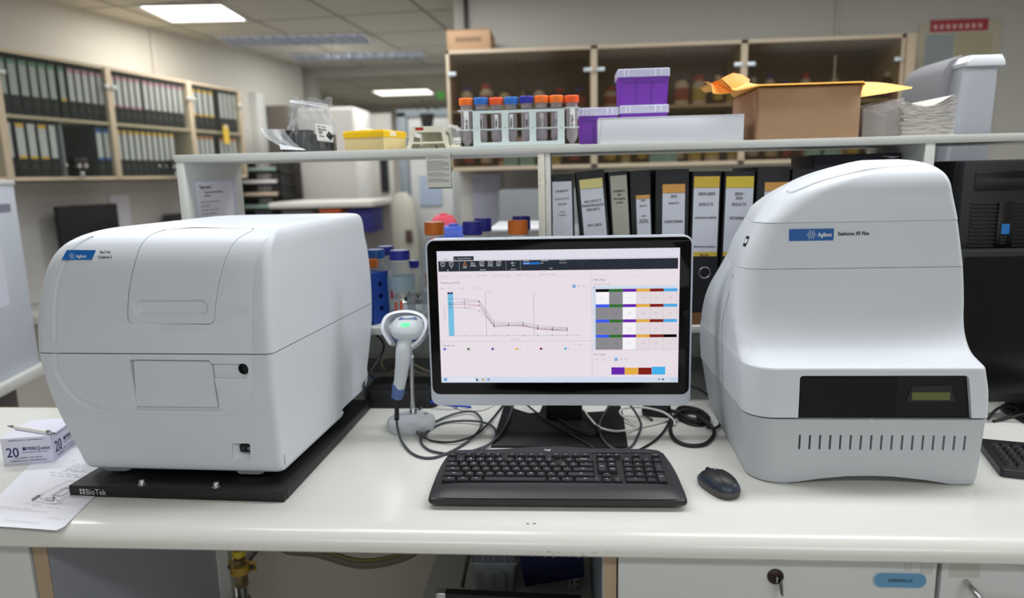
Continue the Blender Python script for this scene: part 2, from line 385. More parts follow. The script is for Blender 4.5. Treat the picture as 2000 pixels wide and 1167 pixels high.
# gas tap
g = atY(466, 1080, 1.6); t = thing('pipe_valve', 'brass pipe tap with black lever in a yellow clamp under the bench', 'pipe', (g.x, 1.6, .3))
b = MB(); x, y = g.x, 1.6; z1 = atY(465, 1108, 1.6).z
b.lathe([(.011, -.4 + 0), (.011, .56)], BRASS, TM(x, y, .3)); b.lathe([(.017, z1 - .05), (.019, z1 - .045), (.019, z1 - .015), (.015, z1 - .01), (.015, z1 + .02), (.018, z1 + .022), (.018, z1 + .028), (.013, z1 + .03)], BRASS, TM(x, y, 0), 6)
b.lathe([(.016, z1 - .13), (.021, z1 - .125), (.021, z1 - .09), (.013, z1 - .08), (.013, z1 - .05)], mat('nickel', (150, 148, 145), .3, .9), TM(x, y, 0), 12); b.build('pipe', t, True)
YEL = mat('yellow_clamp', (184, 150, 60), .55); b = MB(); b.b2(x - .038, x + .038, y + .01, y + .016, z1 - .016, z1 + .012, YEL, .003); b.lathe([(.024, z1 - .012), (.024, z1 + .010)], YEL, TM(x, y, 0), 20)
b.lathe([(.0165, z1 + .035), (.0165, z1 + .052)], mat('yellow_tape', (215, 195, 60), .5), TM(x, y, 0)); b.b2(x - .008, x + .008, y + .016, 1.75, z1 - .008, z1 + .004, mat('bracket_dark', (90, 84, 76), .6)); b.build('clamp', t, True)
b = MB()
for s in (-1, 1): b.lathe([(.007, 0), (.007, .004), (.004, .007)], mat('screw_dark', (90, 88, 84), .4, .8), TM(x + s * .030, y + .009, z1 - .002, pi / 2), 12)
b.build('clamp_screws', t, True)
b = MB(); b.prism([(-.012, 0), (.012, -.004), (.022, .03), (.014, .058), (-.006, .062), (-.018, .04)], .012, RUB, TM(x - .014, y - .03, z1 - .135, pi / 2), .002); b.build('lever', t, True)
# hose
a = atY(555, 1066, 1.58); pts = [(a.x - .03, 1.58, a.z + .06), (a.x, 1.58, a.z - .004)] + [tuple(atY(px, py, 1.58)) for px, py in ((620, 1078), (690, 1098), (740, 1098), (790, 1085), (820, 1066), (840, 1040))]
HOSE = mat('braided_hose', (104, 98, 84), .45, var=.35, scale=260); t = thing('gas_hose', 'sagging braided hose with yellow stripe hanging under the bench', 'hose', (a.x, 1.58, a.z))
b = MB(); b.tube(pts, .013, HOSE, 14); b.build('hose', t, True)
b = MB(); b.tube([(p[0], p[1] - .004, p[2] + .0115) for p in pts], .004, mat('hose_stripe', (122, 114, 56), .5)); b.build('stripe', t, True)
b = MB(); c0 = atY(515, 1062, 1.58); b.lathe([(.013, -.03), (.0165, -.028), (.0165, .035), (.014, .04)], mat('hose_sleeve', (110, 112, 116), .5), TM(c0.x + .01, 1.58, c0.z, 0, pi / 2)); b.build('sleeve', t, True)
# right hand base cabinets
t = thing('drawer_cabinet', 'white drawer cabinet with a key in its lock and a blue name tag', 'cabinet', (.35, 1.3, 0))
b = MB(); b.b2(.0605, .0625, 1.068, 1.6, .0, .86, DG); b.b2(.0625, .0845, 1.068, 1.6, .0, .861, WOODE); b.b2(.086, .6, 1.12, 1.62, .0, .1, CABW); b.b2(.596, .60, 1.09, 1.6, .0, .86, CABW); b.b2(.0845, .6, 1.60, 1.62, .0, .86, CABW); b.build('body', t, True)
b = MB(); b.b2(.087, .5945, 1.062, 1.08, .60, .857, CABW, .0015); b.b2(.087, .5945, 1.062, 1.08, .2, .597, CABW, .0015)
TAPEM = mat('old_tape', (192, 193, 190), .35); M1 = UPR(0, 1.0615, 0); b.quad(.545, .836, .556, .853, TAPEM, M1); b.quad(.570, .832, .588, .853, TAPEM, M1); dr = b.build('drawer', t, True)
p = atY(1514, 1124, 1.062); b = MB(); b.lathe([(.013, 0), (.013, .003), (.009, .005)], mat('lock_dark', (60, 48, 46), .3, .7), UPR(p.x, 1.062, p.z), 24); b.box((p.x, 1.055, p.z), (.003, .012, .009), STEEL, .001)
b.prism([(-.006, 0), (.006, .001), (.0065, -.016), (.002, -.030), (-.004, -.022)], .002, mat('key_dark', (70, 68, 66), .25, .9), UPR(p.x + .004, 1.05, p.z) @ TM(0, 0, 0, 0, radians(60), radians(8)), 0); b.build('lock_key', t, True)
p0 = atY(1705, 1132, 1.061); p1 = atY(1810, 1132, 1.061); b = MB(); zc = (p0.z + p1.z) / 2 - .0; W2 = p1.x - p0.x
b.prism(rr(0, -.0135, W2, .0135, .013), .0016, mat('tag_rim', (190, 205, 215), .3), UPR(p0.x, 1.0618, zc)); b.prism(rr(.0012, -.0123, W2 - .0012, .0123, .012), .0004, mat('tag_blue', (96, 150, 186), .3, var=.12, scale=14), UPR(p0.x, 1.0602, zc))
b.text('GABRIELLA', .0078, INK, UPR(p0.x + W2 / 2, 1.0596, zc - .0027), bold=.0002); b.build('name_tag', t, True)
t = thing('drawer_cabinet', 'white drawer cabinet with curved bar handle and peeling tape', 'cabinet', (1.1, 1.3, 0))
b = MB(); b.b2(.602, .606, 1.10, 1.6, .0, .86, mat('gap_grey', (120, 118, 112), .6)); b.b2(.606, 1.7, 1.60, 1.62, .0, .86, CABW); b.b2(.606, 1.7, 1.12, 1.6, .0, .1, CABW); b.build('body', t, True)
b = MB(); b.b2(.6045, 1.7, 1.066, 1.08, .60, .858, CABW, .0015); M1 = UPR(0, 1.0655, 0); p0 = atY(1856, 1098, 1.066); p1 = atY(1912, 1127, 1.066); b.quad(p0.x, p1.z, p1.x, p0.z, mat('tape_patch', (190, 190, 184), .3), M1)
b.line((.64, .852), (.76, .847), .0006, mat('scratch', (160, 160, 156), .6), M1); b.line((.66, .853), (.75, .842), .0006, MATS['scratch'], M1); b.build('drawer', t, True)
p = atY(1898, 1146, 1.05); b = MB(); b.tube([(p.x, 1.066, p.z), (p.x, 1.045, p.z - .002), (p.x + .02, 1.03, p.z - .02), (p.x + .10, 1.03, p.z - .028), (p.x + .13, 1.045, p.z - .024), (p.x + .135, 1.066, p.z - .022)], .005, STEEL, 12); b.build('handle', t, True)
# things stored under the bench
def P3(px, py, y): v = atY(px, py, y); return (v.x, v.y, v.z)
p0 = atY(925, 1155, 1.45); p1 = atY(1006, 1060, 1.45); SHZ = p0.z - .002
b = MB(); b.b2(-.33, .058, 1.30, 1.74, SHZ - .02, SHZ, LAMW); tag(b.build('low_shelf'), 'pale low shelf board under the bench holding the grey bin', 'shelf')
t = thing('storage_bin', 'grey plastic bin with ribbed panel and clear divided top', 'bin', ((p0.x + p1.x) / 2, 1.52, SHZ)); hx = (p1.x - p0.x) / 2; GR = mat('bin_grey', (176, 182, 190), .45)
b = MB(); hz = atY(960, 1096, 1.45).z - SHZ
b.loft([rr(-hx + .004, -.07, hx - .004, .07, .008, 0), rr(-hx, -.074, hx, .074, .008, hz)], GR); b.build('body', t)
b = MB(); M1 = UPR(0, -.0745, 0); b.prism([(-.027, .004), (.027, .004), (.024, hz * .72), (.012, hz * .8), (-.012, hz * .8), (-.024, hz * .72)], .002, GR, M1, .0006)
for k in (-.004, 0, .004): b.quad(k - .0007, .006, k + .0007, hz * .76, mat('bin_shade', (140, 146, 154), .5), M1, .0022)
b.build('ribbed_panel', t)
b = MB(); b.loft([rr(-hx - .001, -.075, hx + .001, .075, .008, hz), rr(-hx - .001, -.075, hx + .001, .075, .008, hz + .06)], mat('bin_smoke', (120, 126, 134), .3)); 
for k in (-.5, 0, .5): b.b2(k * hx * 1.0 - .001, k * hx + .001, -.077, -.075, hz, hz + .06, GR)
b.b2(-hx - .004, hx + .004, -.078, .078, hz - .003, hz + .001, GR, .001); b.build('divider_tray', t)
t = thing('fabric_pouch', 'dark navy fabric pouch leaning behind the grey bin', 'pouch', (-.04, 1.5, SHZ))
b = MB(20); q = [P3(1008, 1062, 1.445), P3(1138, 1068, 1.445), P3(1142, 1126, 1.43), P3(1026, 1145, 1.42)]
NV = mat('navy_fabric', (28, 34, 74), .85, bump=.3, bscale=600); vs = q + [(v[0], v[1] + .02, v[2] + .003) for v in q]
b.raw(vs, [(0, 1, 2, 3)[::-1], (4, 5, 6, 7), (0, 1, 5, 4), (1, 2, 6, 5), (2, 3, 7, 6), (3, 0, 4, 7)], NV); b.build('body', t, True)
b = MB(); b.tube([Vector(q[3]) + Vector((.0, -.001, .03)), Vector(q[2]) + Vector((0, -.001, .03))], .0008, mat('navy_seam', (20, 24, 56), .8), 6, 2); b.build('seam', t, True)
t = thing('carton', 'grey carton with handwritten side under the navy pouch', 'box', (-.01, 1.42, SHZ - .02))
b = MB(); q0 = atY(1030, 1166, 1.475); q1 = atY(1132, 1128, 1.475); b.b2(q0.x, q1.x, 1.475, 1.56, SHZ + .001, q1.z, mat('grey_card', (178, 180, 184), .7)); b.build('body', t, True)
b = MB(); b.b2(q1.x - .026, q1.x + .0, 1.473, 1.475, SHZ + .001, q1.z, PAPER); b.text('RIA BG', .017, INK, UPR(q1.x - .010, 1.4725, q1.z - .006) @ TM(0, 0, 0, 0, 0, -pi / 2), 'l', bold=.0005); b.text('BATHIL', .010, INK, UPR(q1.x - .021, 1.4725, q1.z - .004) @ TM(0, 0, 0, 0, 0, -pi / 2), 'l', bold=.0004); b.build('label_sheet', t, True)
t = thing('hard_case', 'black hard case with metal corner at the bottom under the bench', 'case', (-.1, 1.29, 0))
b = MB(); q0 = atY(852, 1158, 1.28); q1 = atY(1135, 1172, 1.28); b.raw([(q0.x, 1.28, 0), (q1.x, 1.28, 0), (q1.x, 1.28, q1.z), (q0.x, 1.28, q0.z), (q0.x, 1.299, 0), (q1.x, 1.299, 0), (q1.x, 1.299, q1.z), (q0.x, 1.299, q0.z)], [(0, 1, 2, 3), (5, 4, 7, 6), (3, 2, 6, 7), (0, 3, 7, 4), (1, 5, 6, 2), (1, 0, 4, 5)], mat('case_black', (34, 34, 44), .5)); b.build('body', t, True)
b = MB(); b.b2(q0.x - .002, q0.x + .02, 1.278, 1.301, q0.z - .02, q0.z + .002, STEEL, .004); b.build('corner', t, True)
t = thing('cable_hook', 'dark hanging strap with a small ring beside the grey bin', 'strap', P3(905, 1148, 1.45))
b = MB(); b.tube([P3(922, 1064, 1.44), P3(914, 1090, 1.44), P3(908, 1120, 1.44), P3(903, 1145, 1.44)], [.005, .005, .004, .0045], mat('strap_grey', (80, 76, 74), .6)); b.build('strap', t, True)
b = MB(); c0 = atY(903, 1151, 1.44); b.tube([(c0.x + .006 * cos(k), 1.44, c0.z + .010 * sin(k)) for k in [2 * pi * i / 8 for i in range(8)]], .001, STEEL, 6, 2, True); b.build('ring', t, True)
# ================================================================== MICROPLATE READER (big white instrument on the black tray)
def sunburst(b, x, z, r, m, M):
    for k in range(12):
        a = pi * k / 6; q = 1.0 if k % 2 == 0 else .8; b.line((x + r * .48 * cos(a), z + r * .48 * sin(a)), (x + r * q * cos(a), z + r * q * sin(a)), r * .09, m, M)
    for k in range(16):
        a = pi * k / 8; a2 = pi * (k + 1) / 8; b.line((x + r * .28 * cos(a), z + r * .28 * sin(a)), (x + r * .28 * cos(a2), z + r * .28 * sin(a2)), r * .08, m, M)
RD = thing('microplate_reader', 'large boxy white laboratory instrument with flap door bolted on a black tray', 'laboratory instrument', (-.71, 1.4, DZ))
lowt = [(.940, -.919, -.522, 1.192, 1.50, -.516), (.944, -.925, -.517, 1.186, 1.503, -.510), (.952, -.928, -.5145, 1.183, 1.505, -.506), (.9645, -.932, -.514, 1.182, 1.51, -.505), (.968, -.933, -.514, 1.182, 1.640, -.500), (1.02, -.951, -.514, 1.179, 1.655, -.494), (1.063, -.964, -.514, 1.176, 1.668, -.490), (1.123, -.975, -.513, 1.172, 1.684, -.486), (1.172, -.979, -.512, 1.170, 1.690, -.484)]
upt = [(1.174, -.979, -.512, 1.170, 1.690, -.484), (1.22, -.975, -.512, 1.171, 1.693, -.484), (1.26, -.968, -.512, 1.173, 1.693, -.485), (1.31, -.956, -.512, 1.180, 1.688, -.487), (1.345, -.943, -.512, 1.189, 1.682, -.490), (1.368, -.928, -.512, 1.203, 1.680, -.491), (1.382, -.910, -.514, 1.221, 1.678, -.493), (1.390, -.892, -.518, 1.240, 1.674, -.496), (1.3950, -.872, -.524, 1.262, 1.668, -.502), (1.3972, -.850, -.536, 1.29, 1.658, -.512)]
lowd, upd = smooth_tab(lowt, 6), smooth_tab(upt, 6)
def yfR(z): return lerp_tab(lowd if z < 1.173 else upd, z, 3)
def body(tab, n=3, R=.03, seg=40):
    rings = []
    for z, a, c, f, k, c2 in smooth_tab(tab, n):
        o = ring([(a, f, R), (c, f, .013), (c2, k, .022), (a + .01, k, .05)], z, 8)
        rings.append(o)
    return rings
b = MB(28); b.loft(body(lowt, 6), WHITE); lower = b.build('lower_housing', RD, True)
b = MB(28); b.loft(body(upt, 6), WHITE); upper = b.build('upper_housing', RD, True)
def L(mb_): mb_.bm.transform(RD.matrix_basis.inverted()); return mb_
def xz(px, py, y=1.175): p = atY(px, py, y); return p.x, p.z
def yprism(b, o, y0, y1, m):     # outline in xz, between y0 and y1
    return b.loft([[(p[0], y0, p[1]) for p in o], [(p[0], y1, p[1]) for p in o]], m)
def rpoly(pts, r, n=5): return [(q[0], q[1]) for q in ring([(p[0], p[1], r) for p in pts], 0, n)]
# lower cuts: U groove, flap recess, channel, port, switch pocket
gpts = [(112, 684), (113, 715), (128, 752), (160, 785), (205, 804), (262, 812), (340, 813), (420, 813), (465, 808), (492, 790), (504, 762), (505, 725), (505, 684)]
def gp(px, py):
    x, z = xz(px, py, 1.175); return (x, yfR(z) - .0028, z)
c = MB(); c.tube([gp(*q) for q in gpts], [.0075, .0075, .0075, .007, .0055, .0042, .0038, .0038, .0038, .0036, .0033, .0032, .0032], WHITE, 10, 4); cut(lower, L(c), 28)
fl = rpoly([xz(262, 701), xz(421, 701), xz(427, 713), xz(440, 801), xz(274, 801)], .002)
c = MB(); yprism(c, fl[::1], 1.12, 1.181, GREYP); cut(lower, L(c), 28)
c = MB(); yprism(c, rpoly([xz(415, 707), xz(492, 707), xz(497, 714), xz(497, 730), xz(492, 736), xz(420, 736)], .003), 1.12, 1.1765, GREYP); cut(lower, L(c), 28)
px_, pz_ = xz(487, 718); c = MB(); c.lathe([(.0105, 0), (.0105, .09)], DARK, UPR(px_, 1.21, pz_), 28); cut(lower, L(c), 28)
c = MB(); o0 = rpoly([xz(459, 866), xz(496, 866), xz(496, 900), xz(462, 900)], .004); o1 = rpoly([xz(472, 868), xz(500, 868), xz(500, 888), xz(474, 888)], .003)
c.loft([[(p[0], 1.15, p[1]) for p in o0], [(p[0], 1.183, p[1]) for p in o0], [(p[0], 1.193, p[1]) for p in o1]], GREYP); cut(lower, L(c), 28)
b = MB(); f2 = rpoly([xz(266, 704.5), xz(417.5, 704.5), xz(423, 714), xz(434, 794), xz(272, 794)], .0015)
b.loft([[(p[0], 1.181, p[1]) for p in f2], [(p[0], 1.1775, p[1]) for p in f2], [(p[0] * .998 + -.70 * .002, 1.1765, p[1]) for p in f2]], WHITE); b.build('carrier_flap', RD, True)
b = MB(); b.lathe([(.0103, .0), (.0103, .012), (.0085, .0135), (.0085, .004), (.0, .003)], BLKPL, UPR(px_, 1.186, pz_), 28); b.build('viewing_port', RD, True)
b = MB(); x0, z0 = xz(475, 884); x1, z1 = xz(499, 869); yprism(b, rpoly([(x0, z0), (x1, z0), (x1, z1), (x0, z1)], .0025), 1.183, 1.195, BLKPL)
b.b2(x0 + .002, (x0 + x1) / 2, 1.181, 1.1835, z0 + .0015, z1 - .0015, BLKPL, .001); M1 = UPR(0, 1.1806, 0)
b.text('I', .007, INKF, UPR(x0 + .006, 1.1806, (z0 + z1) / 2 - .0025)); b.text('O', .007, WINK, UPR(x1 - .007, 1.1826, (z0 + z1) / 2 - .0025)); b.build('power_switch', RD, True)
# upper cuts: door pocket, pull, side lines
def dl(z): return [(q[0], q[1]) for q in z]
dpx = [(258, 632), (431, 632), (433, 585), (437, 545), (443, 515), (452, 487), (468, 462), (500, 447), (330, 448), (288, 452), (271, 476), (263, 505), (258, 545), (256, 590)]
do = [xz(*q, 1.175 + max(0, (500 - q[1]) * .0006)) for q in dpx]
door_o = [(q[0], q[1]) for q in ring([(p[0], p[1], .012 if i < 2 else .03) for i, p in enumerate(do)], 0, 5)]
# door leaf follows the curved front; a little inside its pocket
def shrink(o, k):
    r = []
    for i in range(len(o)):
        a_ = Vector(o[i - 1]); p_ = Vector(o[i]); c_ = Vector(o[(i + 1) % len(o)]); e = (c_ - a_)
        if e.length < 1e-7: continue
        e.normalize(); r.append((p_.x - e.y * k, p_.y + e.x * k))
    return r
di = shrink(door_o, .0011)
zmin = min(p[1] for p in di); zmax = max(p[1] for p in di)
def span(o, z):
    xs = []
    for i in range(len(o)):
        a_, c_ = o[i - 1], o[i]
        if (a_[1] - z) * (c_[1] - z) <= 0 and abs(a_[1] - c_[1]) > 1e-9: xs.append(a_[0] + (c_[0] - a_[0]) * (z - a_[1]) / (c_[1] - a_[1]))
    return (min(xs), max(xs)) if xs else None
hx0, hz0 = xz(270, 616); hx1, hz1 = xz(417, 583); hcz = (hz0 + hz1) / 2; hr = (hz1 - hz0) / 2
def pull(x, z):
    qx = max(hx0 + hr, min(hx1 - hr, x)); d = sqrt((x - qx) ** 2 + (z - hcz) ** 2)
    t = max(0, min(1, (hr - d) / .0065)); return .0066 * t * t * (3 - 2 * t)
def follow_solid(o, off, NZ_=60, NX_=8):       # a cutter whose floor follows the curved front
    za, zc2 = min(p[1] for p in o), max(p[1] for p in o); V = []; F = []; m_ = NX_ + 1
    for i in range(NZ_ + 1):
        z = za + 1e-5 + (zc2 - za - 2e-5) * i / NZ_; a_, c_ = span(o, z)
        for j in range(m_): V.append((a_ + (c_ - a_) * j / NX_, yfR(z) + off, z))
    n_ = len(V); V += [(v[0], 1.10, v[2]) for v in V]
    for i in range(NZ_):
        for j in range(NX_): k = i * m_ + j; F.append((k, k + 1, k + m_ + 1, k + m_)); F.append((n_ + k, n_ + k + m_, n_ + k + m_ + 1, n_ + k + 1))
        F.append((i * m_, i * m_ + m_, n_ + i * m_ + m_, n_ + i * m_)); k = i * m_ + NX_; F.append((k, n_ + k, n_ + k + m_, k + m_))
    for j in range(NX_): F.append((j, n_ + j, n_ + j + 1, j + 1)); k = NZ_ * m_ + j; F.append((k, k + 1, n_ + k + 1, n_ + k))
    return MB().raw(V, F, WHITE)
cut(upper, L(follow_solid(door_o, .0075)), 28)
NZ, NX = 110, 110; vs = []; fs = []
for i in range(NZ + 1):
    z = zmin + 1e-5 + (zmax - zmin - 2e-5) * i / NZ; s_ = span(di, z)
    for j in range(NX + 1):
        x = s_[0] + (s_[1] - s_[0]) * j / NX; vs.append((x, yfR(z) + pull(x, z) + (.0006 if i in (0,) or j in (0, NX) else 0), z))
for i in range(NZ):
    for j in range(NX): k = i * (NX + 1) + j; fs.append((k, k + 1, k + NX + 2, k + NX + 1))
nb = len(vs); edge = [j for j in range(NX + 1)] + [i * (NX + 1) + NX for i in range(1, NZ + 1)] + [NZ * (NX + 1) + j for j in range(NX - 1, -1, -1)] + [i * (NX + 1) for i in range(NZ - 1, 0, -1)]
for e in edge: vs.append((vs[e][0], vs[e][1] + .003, vs[e][2]))
for k in range(len(edge)): k2 = (k + 1) % len(edge); fs.append((edge[k], nb + k, nb + k2, edge[k2]))
b = MB(50); b.raw(vs, fs, WHITE); b.build('top_door', RD, True)
sx, sz = xz(325, 632); c = MB(); c.lathe([(0, -.0022), (.014, -.001), (.0225, .002), (.023, .004), (0, .004)], WHITE, UPR(sx, yfR(sz - .01) + .0003, sz + .005), 32)
cut(upper, L(c), 28)
c = MB(); c.tube([(xz(112, 684)[0], 1.167, 1.168), gp(112, 668), gp(110, 600), gp(113, 545), gp(122, 505), gp(133, 482), gp(148, 465)][1:] + [], [.0075, .0075, .0075, .007, .006, .004], WHITE, 10, 4); cut(upper, L(c), 28)
c = MB(); c.tube([gp(505, 681), gp(505, 640), gp(504, 560), gp(506, 505), gp(513, 473), gp(527, 456)], [.0031] * 6, WHITE, 8, 4); cut(upper, L(c), 28)
# badge and names
def decal(b, px, py, w, h):
    x0, z0 = xz(px, py); return x0, z0
q = [xz(116, 491), xz(176, 491), xz(174, 509), xz(112, 510)]
b = MB(); b.raw([(q[i][0], yfR(q[i][1]) - .0012, q[i][1]) for i in (3, 2, 1, 0)], [(0, 1, 2, 3)], AGB)
ay = yfR(q[2][1]) - .0019; bx = atY(143, 500, ay); WV = mat('badge_wave', (120, 170, 215), .4)
sunburst(b, bx.x, bx.z, .0062, WINK, TM(0, yfR(q[3][1]) - .0018, 0, pi / 2)); bx = atY(148, 503.5, ay); b.text('Agilent', .0078, WINK, UPR(bx.x + .0035, ay, bx.z), 'l', sx=.92, bold=.0003)
for k in range(9): 
    xx = q[3][0] + .002 + k * .0052; b.line((xx, q[3][1] + .0015), (xx + .0035, q[3][1] + .003), .0005, WV, TM(0, ay, 0, pi / 2))
b.build('badge', RD, True)
bx = atY(180, 498, 1.17); b = MB(); b.text('BioTek', .0072, INK, UPR(bx.x + .003, yfR(bx.z) - .0006, bx.z), 'l', bold=.0003); bx = atY(179, 507.5, 1.17); b.text('Cytation 5', .0072, INK, UPR(bx.x + .003, yfR(bx.z) - .0006, bx.z), 'l', sx=.9, bold=.0003); b.build('name_text', RD, True)
# feet, tray, bolts
b = MB()
for (xa, xb_) in ((202, 268), (466, 533)):
    for yy in (1.215,):
        p0 = atY(xa, 916, yy); p1 = atY(xb_, 916, yy); w = (p1.x - p0.x) / 2; cxx = (p0.x + p1.x) / 2
        b.loft([rr(cxx - w + .008, yy - .01, cxx + w - .008, yy + .05, .01, .928), rr(cxx - w, yy - .018, cxx + w, yy + .058, .012, .945)], GREYP)
f = b.build('foot', RD, True); f['label'] = 'white moulded feet under the front'
b = MB(); b.b2(-.88, -.55, 1.25, 1.47, .93, .945, mat('shade_black', (12, 12, 13), .7)); b.b2(-.88, -.55, 1.4, 1.66, .93, .966, MATS['shade_black']); b.build('underside_shade', RD, True)  # near-black filler paints the shade in the gap under the housing
b = MB(); tx0, tx1, ty0, ty1 = -.925, -.502, 1.150, 1.672
b.box(((tx0 + tx1) / 2, (ty0 + ty1) / 2, .911), (tx1 - tx0, ty1 - ty0, .022), BLACK, .0018); b.b2(tx1 - .002, tx1 + .0012, ty0 + .012, ty1 - .03, .902, .9205, mat('tray_flange', (40, 40, 43), .5), .0005)
M1 = UPR(0, ty0 - .0006, 0); lg = mat('logo_silver', (186, 186, 190), .5); dx = atY(162, 962, ty0)
for i in (0, 1):
    for j in (0, 1): b.plate([(dx.x + i * .0062 + .0027 * cos(a * pi / 8), .9078 + j * .0060 + .0027 * sin(a * pi / 8)) for a in range(16)], lg, M1)
b.text('BioTek', .0165, lg, UPR(dx.x + .0105, ty0 - .0006, .9047), 'l', sx=.86, bold=.00025)
for px in (240, 402): pass
b.build('tray', RD, True)
for px, py in ((284, 941), (432, 943)):
    v = atZ(px, py, .928); b = MB(); b.lathe([(.0085, .922), (.0085, .9235), (.006, .924), (.006, .929), (.0045, .9315), (.0, .932)], STEEL, TM(v.x, v.y, 0), 16); b.b2(v.x - .004, v.x + .004, v.y - .0006, v.y + .0006, .9315, .9323, DARK); b.build('bolt', RD, True)
b = MB(); sx, sz = atY(559, 879, 1.2).x, 0; q0 = xz(560, 906, 1.2)
b.quad(0, 0, .009, .021, mat('serial_plate', (170, 172, 176), .5), UPR(-.5205, 1.1858, .9555, radians(38)))
for k in range(7): b.quad(.0012, .002 + k * .0026, .0078, .0033 + k * .0026, INKF, UPR(-.5205, 1.1857, .9555, radians(38)), .0003)
b.build('serial_plate', RD, True)
RD.rotation_euler = (0, 0, radians(-2.0))

# ================================================================== ANALYZER (tall white instrument, right)
AN = thing('cell_analyzer', 'tall domed white laboratory instrument on vented grey base with black loading bay', 'laboratory instrument', (.545, 1.45, DZ))
# z, xl front, xl back, xr, yf, yb
base_t = [(.900, .352, .366, .750, 1.246, 1.68), (.9035, .347, .361, .7545, 1.241, 1.685), (.93, .344, .352, .757, 1.239, 1.69), (1.0, .338, .340, .7595, 1.237, 1.70), (1.028, .336, .334, .760, 1.236, 1.70)]
up_t = [(1.0315, .335, .332, .7605, 1.2355, 1.70), (1.08, .3345, .326, .757, 1.2355, 1.69), (1.112, .334, .323, .751, 1.237, 1.68), (1.1205, .334, .3225, .7495, 1.2375, 1.675), (1.1243, .334, .322, .7485, 1.2405, 1.67), (1.1265, .3345, .322, .748, 1.247, 1.668), (1.136, .3345, .322, .7485, 1.277, 1.664), (1.15, .3345, .322, .7505, 1.299, 1.66), (1.17, .334, .323, .753, 1.317, 1.652), (1.195, .333, .327, .755, 1.328, 1.645), (1.225, .333, .338, .7565, 1.3345, 1.64), (1.26, .3335, .358, .755, 1.3385, 1.635), (1.29, .337, .374, .752, 1.340, 1.63)]
md_t = [(1.2909, .337, .375, .752, 1.3402, 1.63), (1.33, .347, .393, .746, 1.343, 1.62), (1.3758, .3635, .424, .7383, 1.3463, 1.61)]
tp_t = [(1.378, .3635, .425, .7385, 1.346, 1.61), (1.40, .379, .442, .734, 1.349, 1.602), (1.425, .402, .475, .729, 1.353, 1.595), (1.445, .430, .510, .725, 1.356, 1.588), (1.461, .463, .542, .719, 1.363, 1.58), (1.473, .502, .575, .710, 1.375, 1.572), (1.482, .542, .607, .700, 1.395, 1.565), (1.4885, .578, .633, .688, 1.424, 1.558), (1.492, .605, .655, .676, 1.46, 1.55)]
def an_rings(tab, n, rf, rfr=.014):
    out = []
    for z, a, a2, c, f, k in smooth_tab(tab, n):
        r = rf if isinstance(rf, float) else rf(z)
        out.append(ring([(a, f, r), (c, f, rfr), (c, k, .03), (a2, k, .05)], z, 10))
    return out
b = MB(28); b.loft(an_rings(base_t, 3, .055, .02), GREYP); base = b.build('base', AN, True)
tp_t = [(r_[0], r_[1] - (.006 if r_[0] > 1.42 else 0), r_[2] - (.014 if r_[0] < 1.39 else .022), *r_[3:]) for r_ in tp_t]; md_t = [(r_[0], r_[1], r_[2] - .014 * (r_[0] - 1.29) / .0875, *r_[3:]) for r_ in md_t]
def LA(mb_): mb_.bm.transform(AN.matrix_basis.inverted()); return mb_
c = MB(); o = [(.4165, .89), (.7085, .89), (.7085, .9005), (.70, .9035), (.66, .911), (.60, .9175), (.56, .9185), (.52, .9175), (.47, .912), (.43, .9045), (.4165, .9035)]
yprism(c, [(p[0], p[1]) for p in o], 1.2, 1.30, GREYP); cut(base, LA(c), 28)
c = MB(); VX0 = atY(1562, 862, 1.237).x; VX1 = atY(1884, 866, 1.237).x; vz1 = atY(1720, 849, 1.237).z; vz0 = atY(1720, 879, 1.237).z
c2 = MB()
for k in range(17):
    x = VX0 + (VX1 - VX0) * k / 16; o = [(x + .0019 * cos(t_), z_ + .0019 * sin(t_)) for z_, rng in ((vz1 - .002, range(0, 5)), (vz0 + .002, range(4, 9))) for t_ in [pi * q_ / 4 for q_ in rng]]
    yprism(c, o, 1.2, 1.25, DARK); c2.b2(x - .0019, x + .0019, 1.2440, 1.2455, vz0, vz1, DARK)
cut(base, LA(c), 28); c2.build('vent_slots', AN, True)
rfz = lambda z: .05 if z < 1.12 else (.05 - min(1, (z - 1.12) / .04) * .018 + max(0, min(1, (z - 1.17) / .1)) * .02)
b = MB(28); b.loft(an_rings(up_t, 4, rfz), WHITE); shell = b.build('lower_shell', AN, True)
bx0, bz1 = xz(1563, 734, 1.2355); bx1 = atY(1893, 735, 1.2355).x; bxb = atY(1900, 812, 1.2355).x
c = MB(); o = rpoly([(bx0, 1.02), (bxb, 1.02), (bx1, bz1), (bx0, bz1)], .006); yprism(c, o, 1.2, 1.252, WHITE); cut(shell, LA(c), 28)
md_r = an_rings(md_t, 6, .052); lr = md_t[-1]; md_r.append(ring([(lr[1] + .0017, lr[4] + .0017, .052), (lr[3] - .0017, lr[4] + .0017, .014), (lr[3] - .0017, lr[5], .03), (lr[2] + .0017, lr[5], .05)], 1.3778, 10))
b = MB(20); b.loft(md_r, WHITE); band = b.build('middle_band', AN, True)
b = MB(28); b.loft(an_rings(tp_t, 4, lambda z: .052 + max(0, z - 1.38) * .75, .014), WHITE); cap = b.build('top_cap', AN, True)
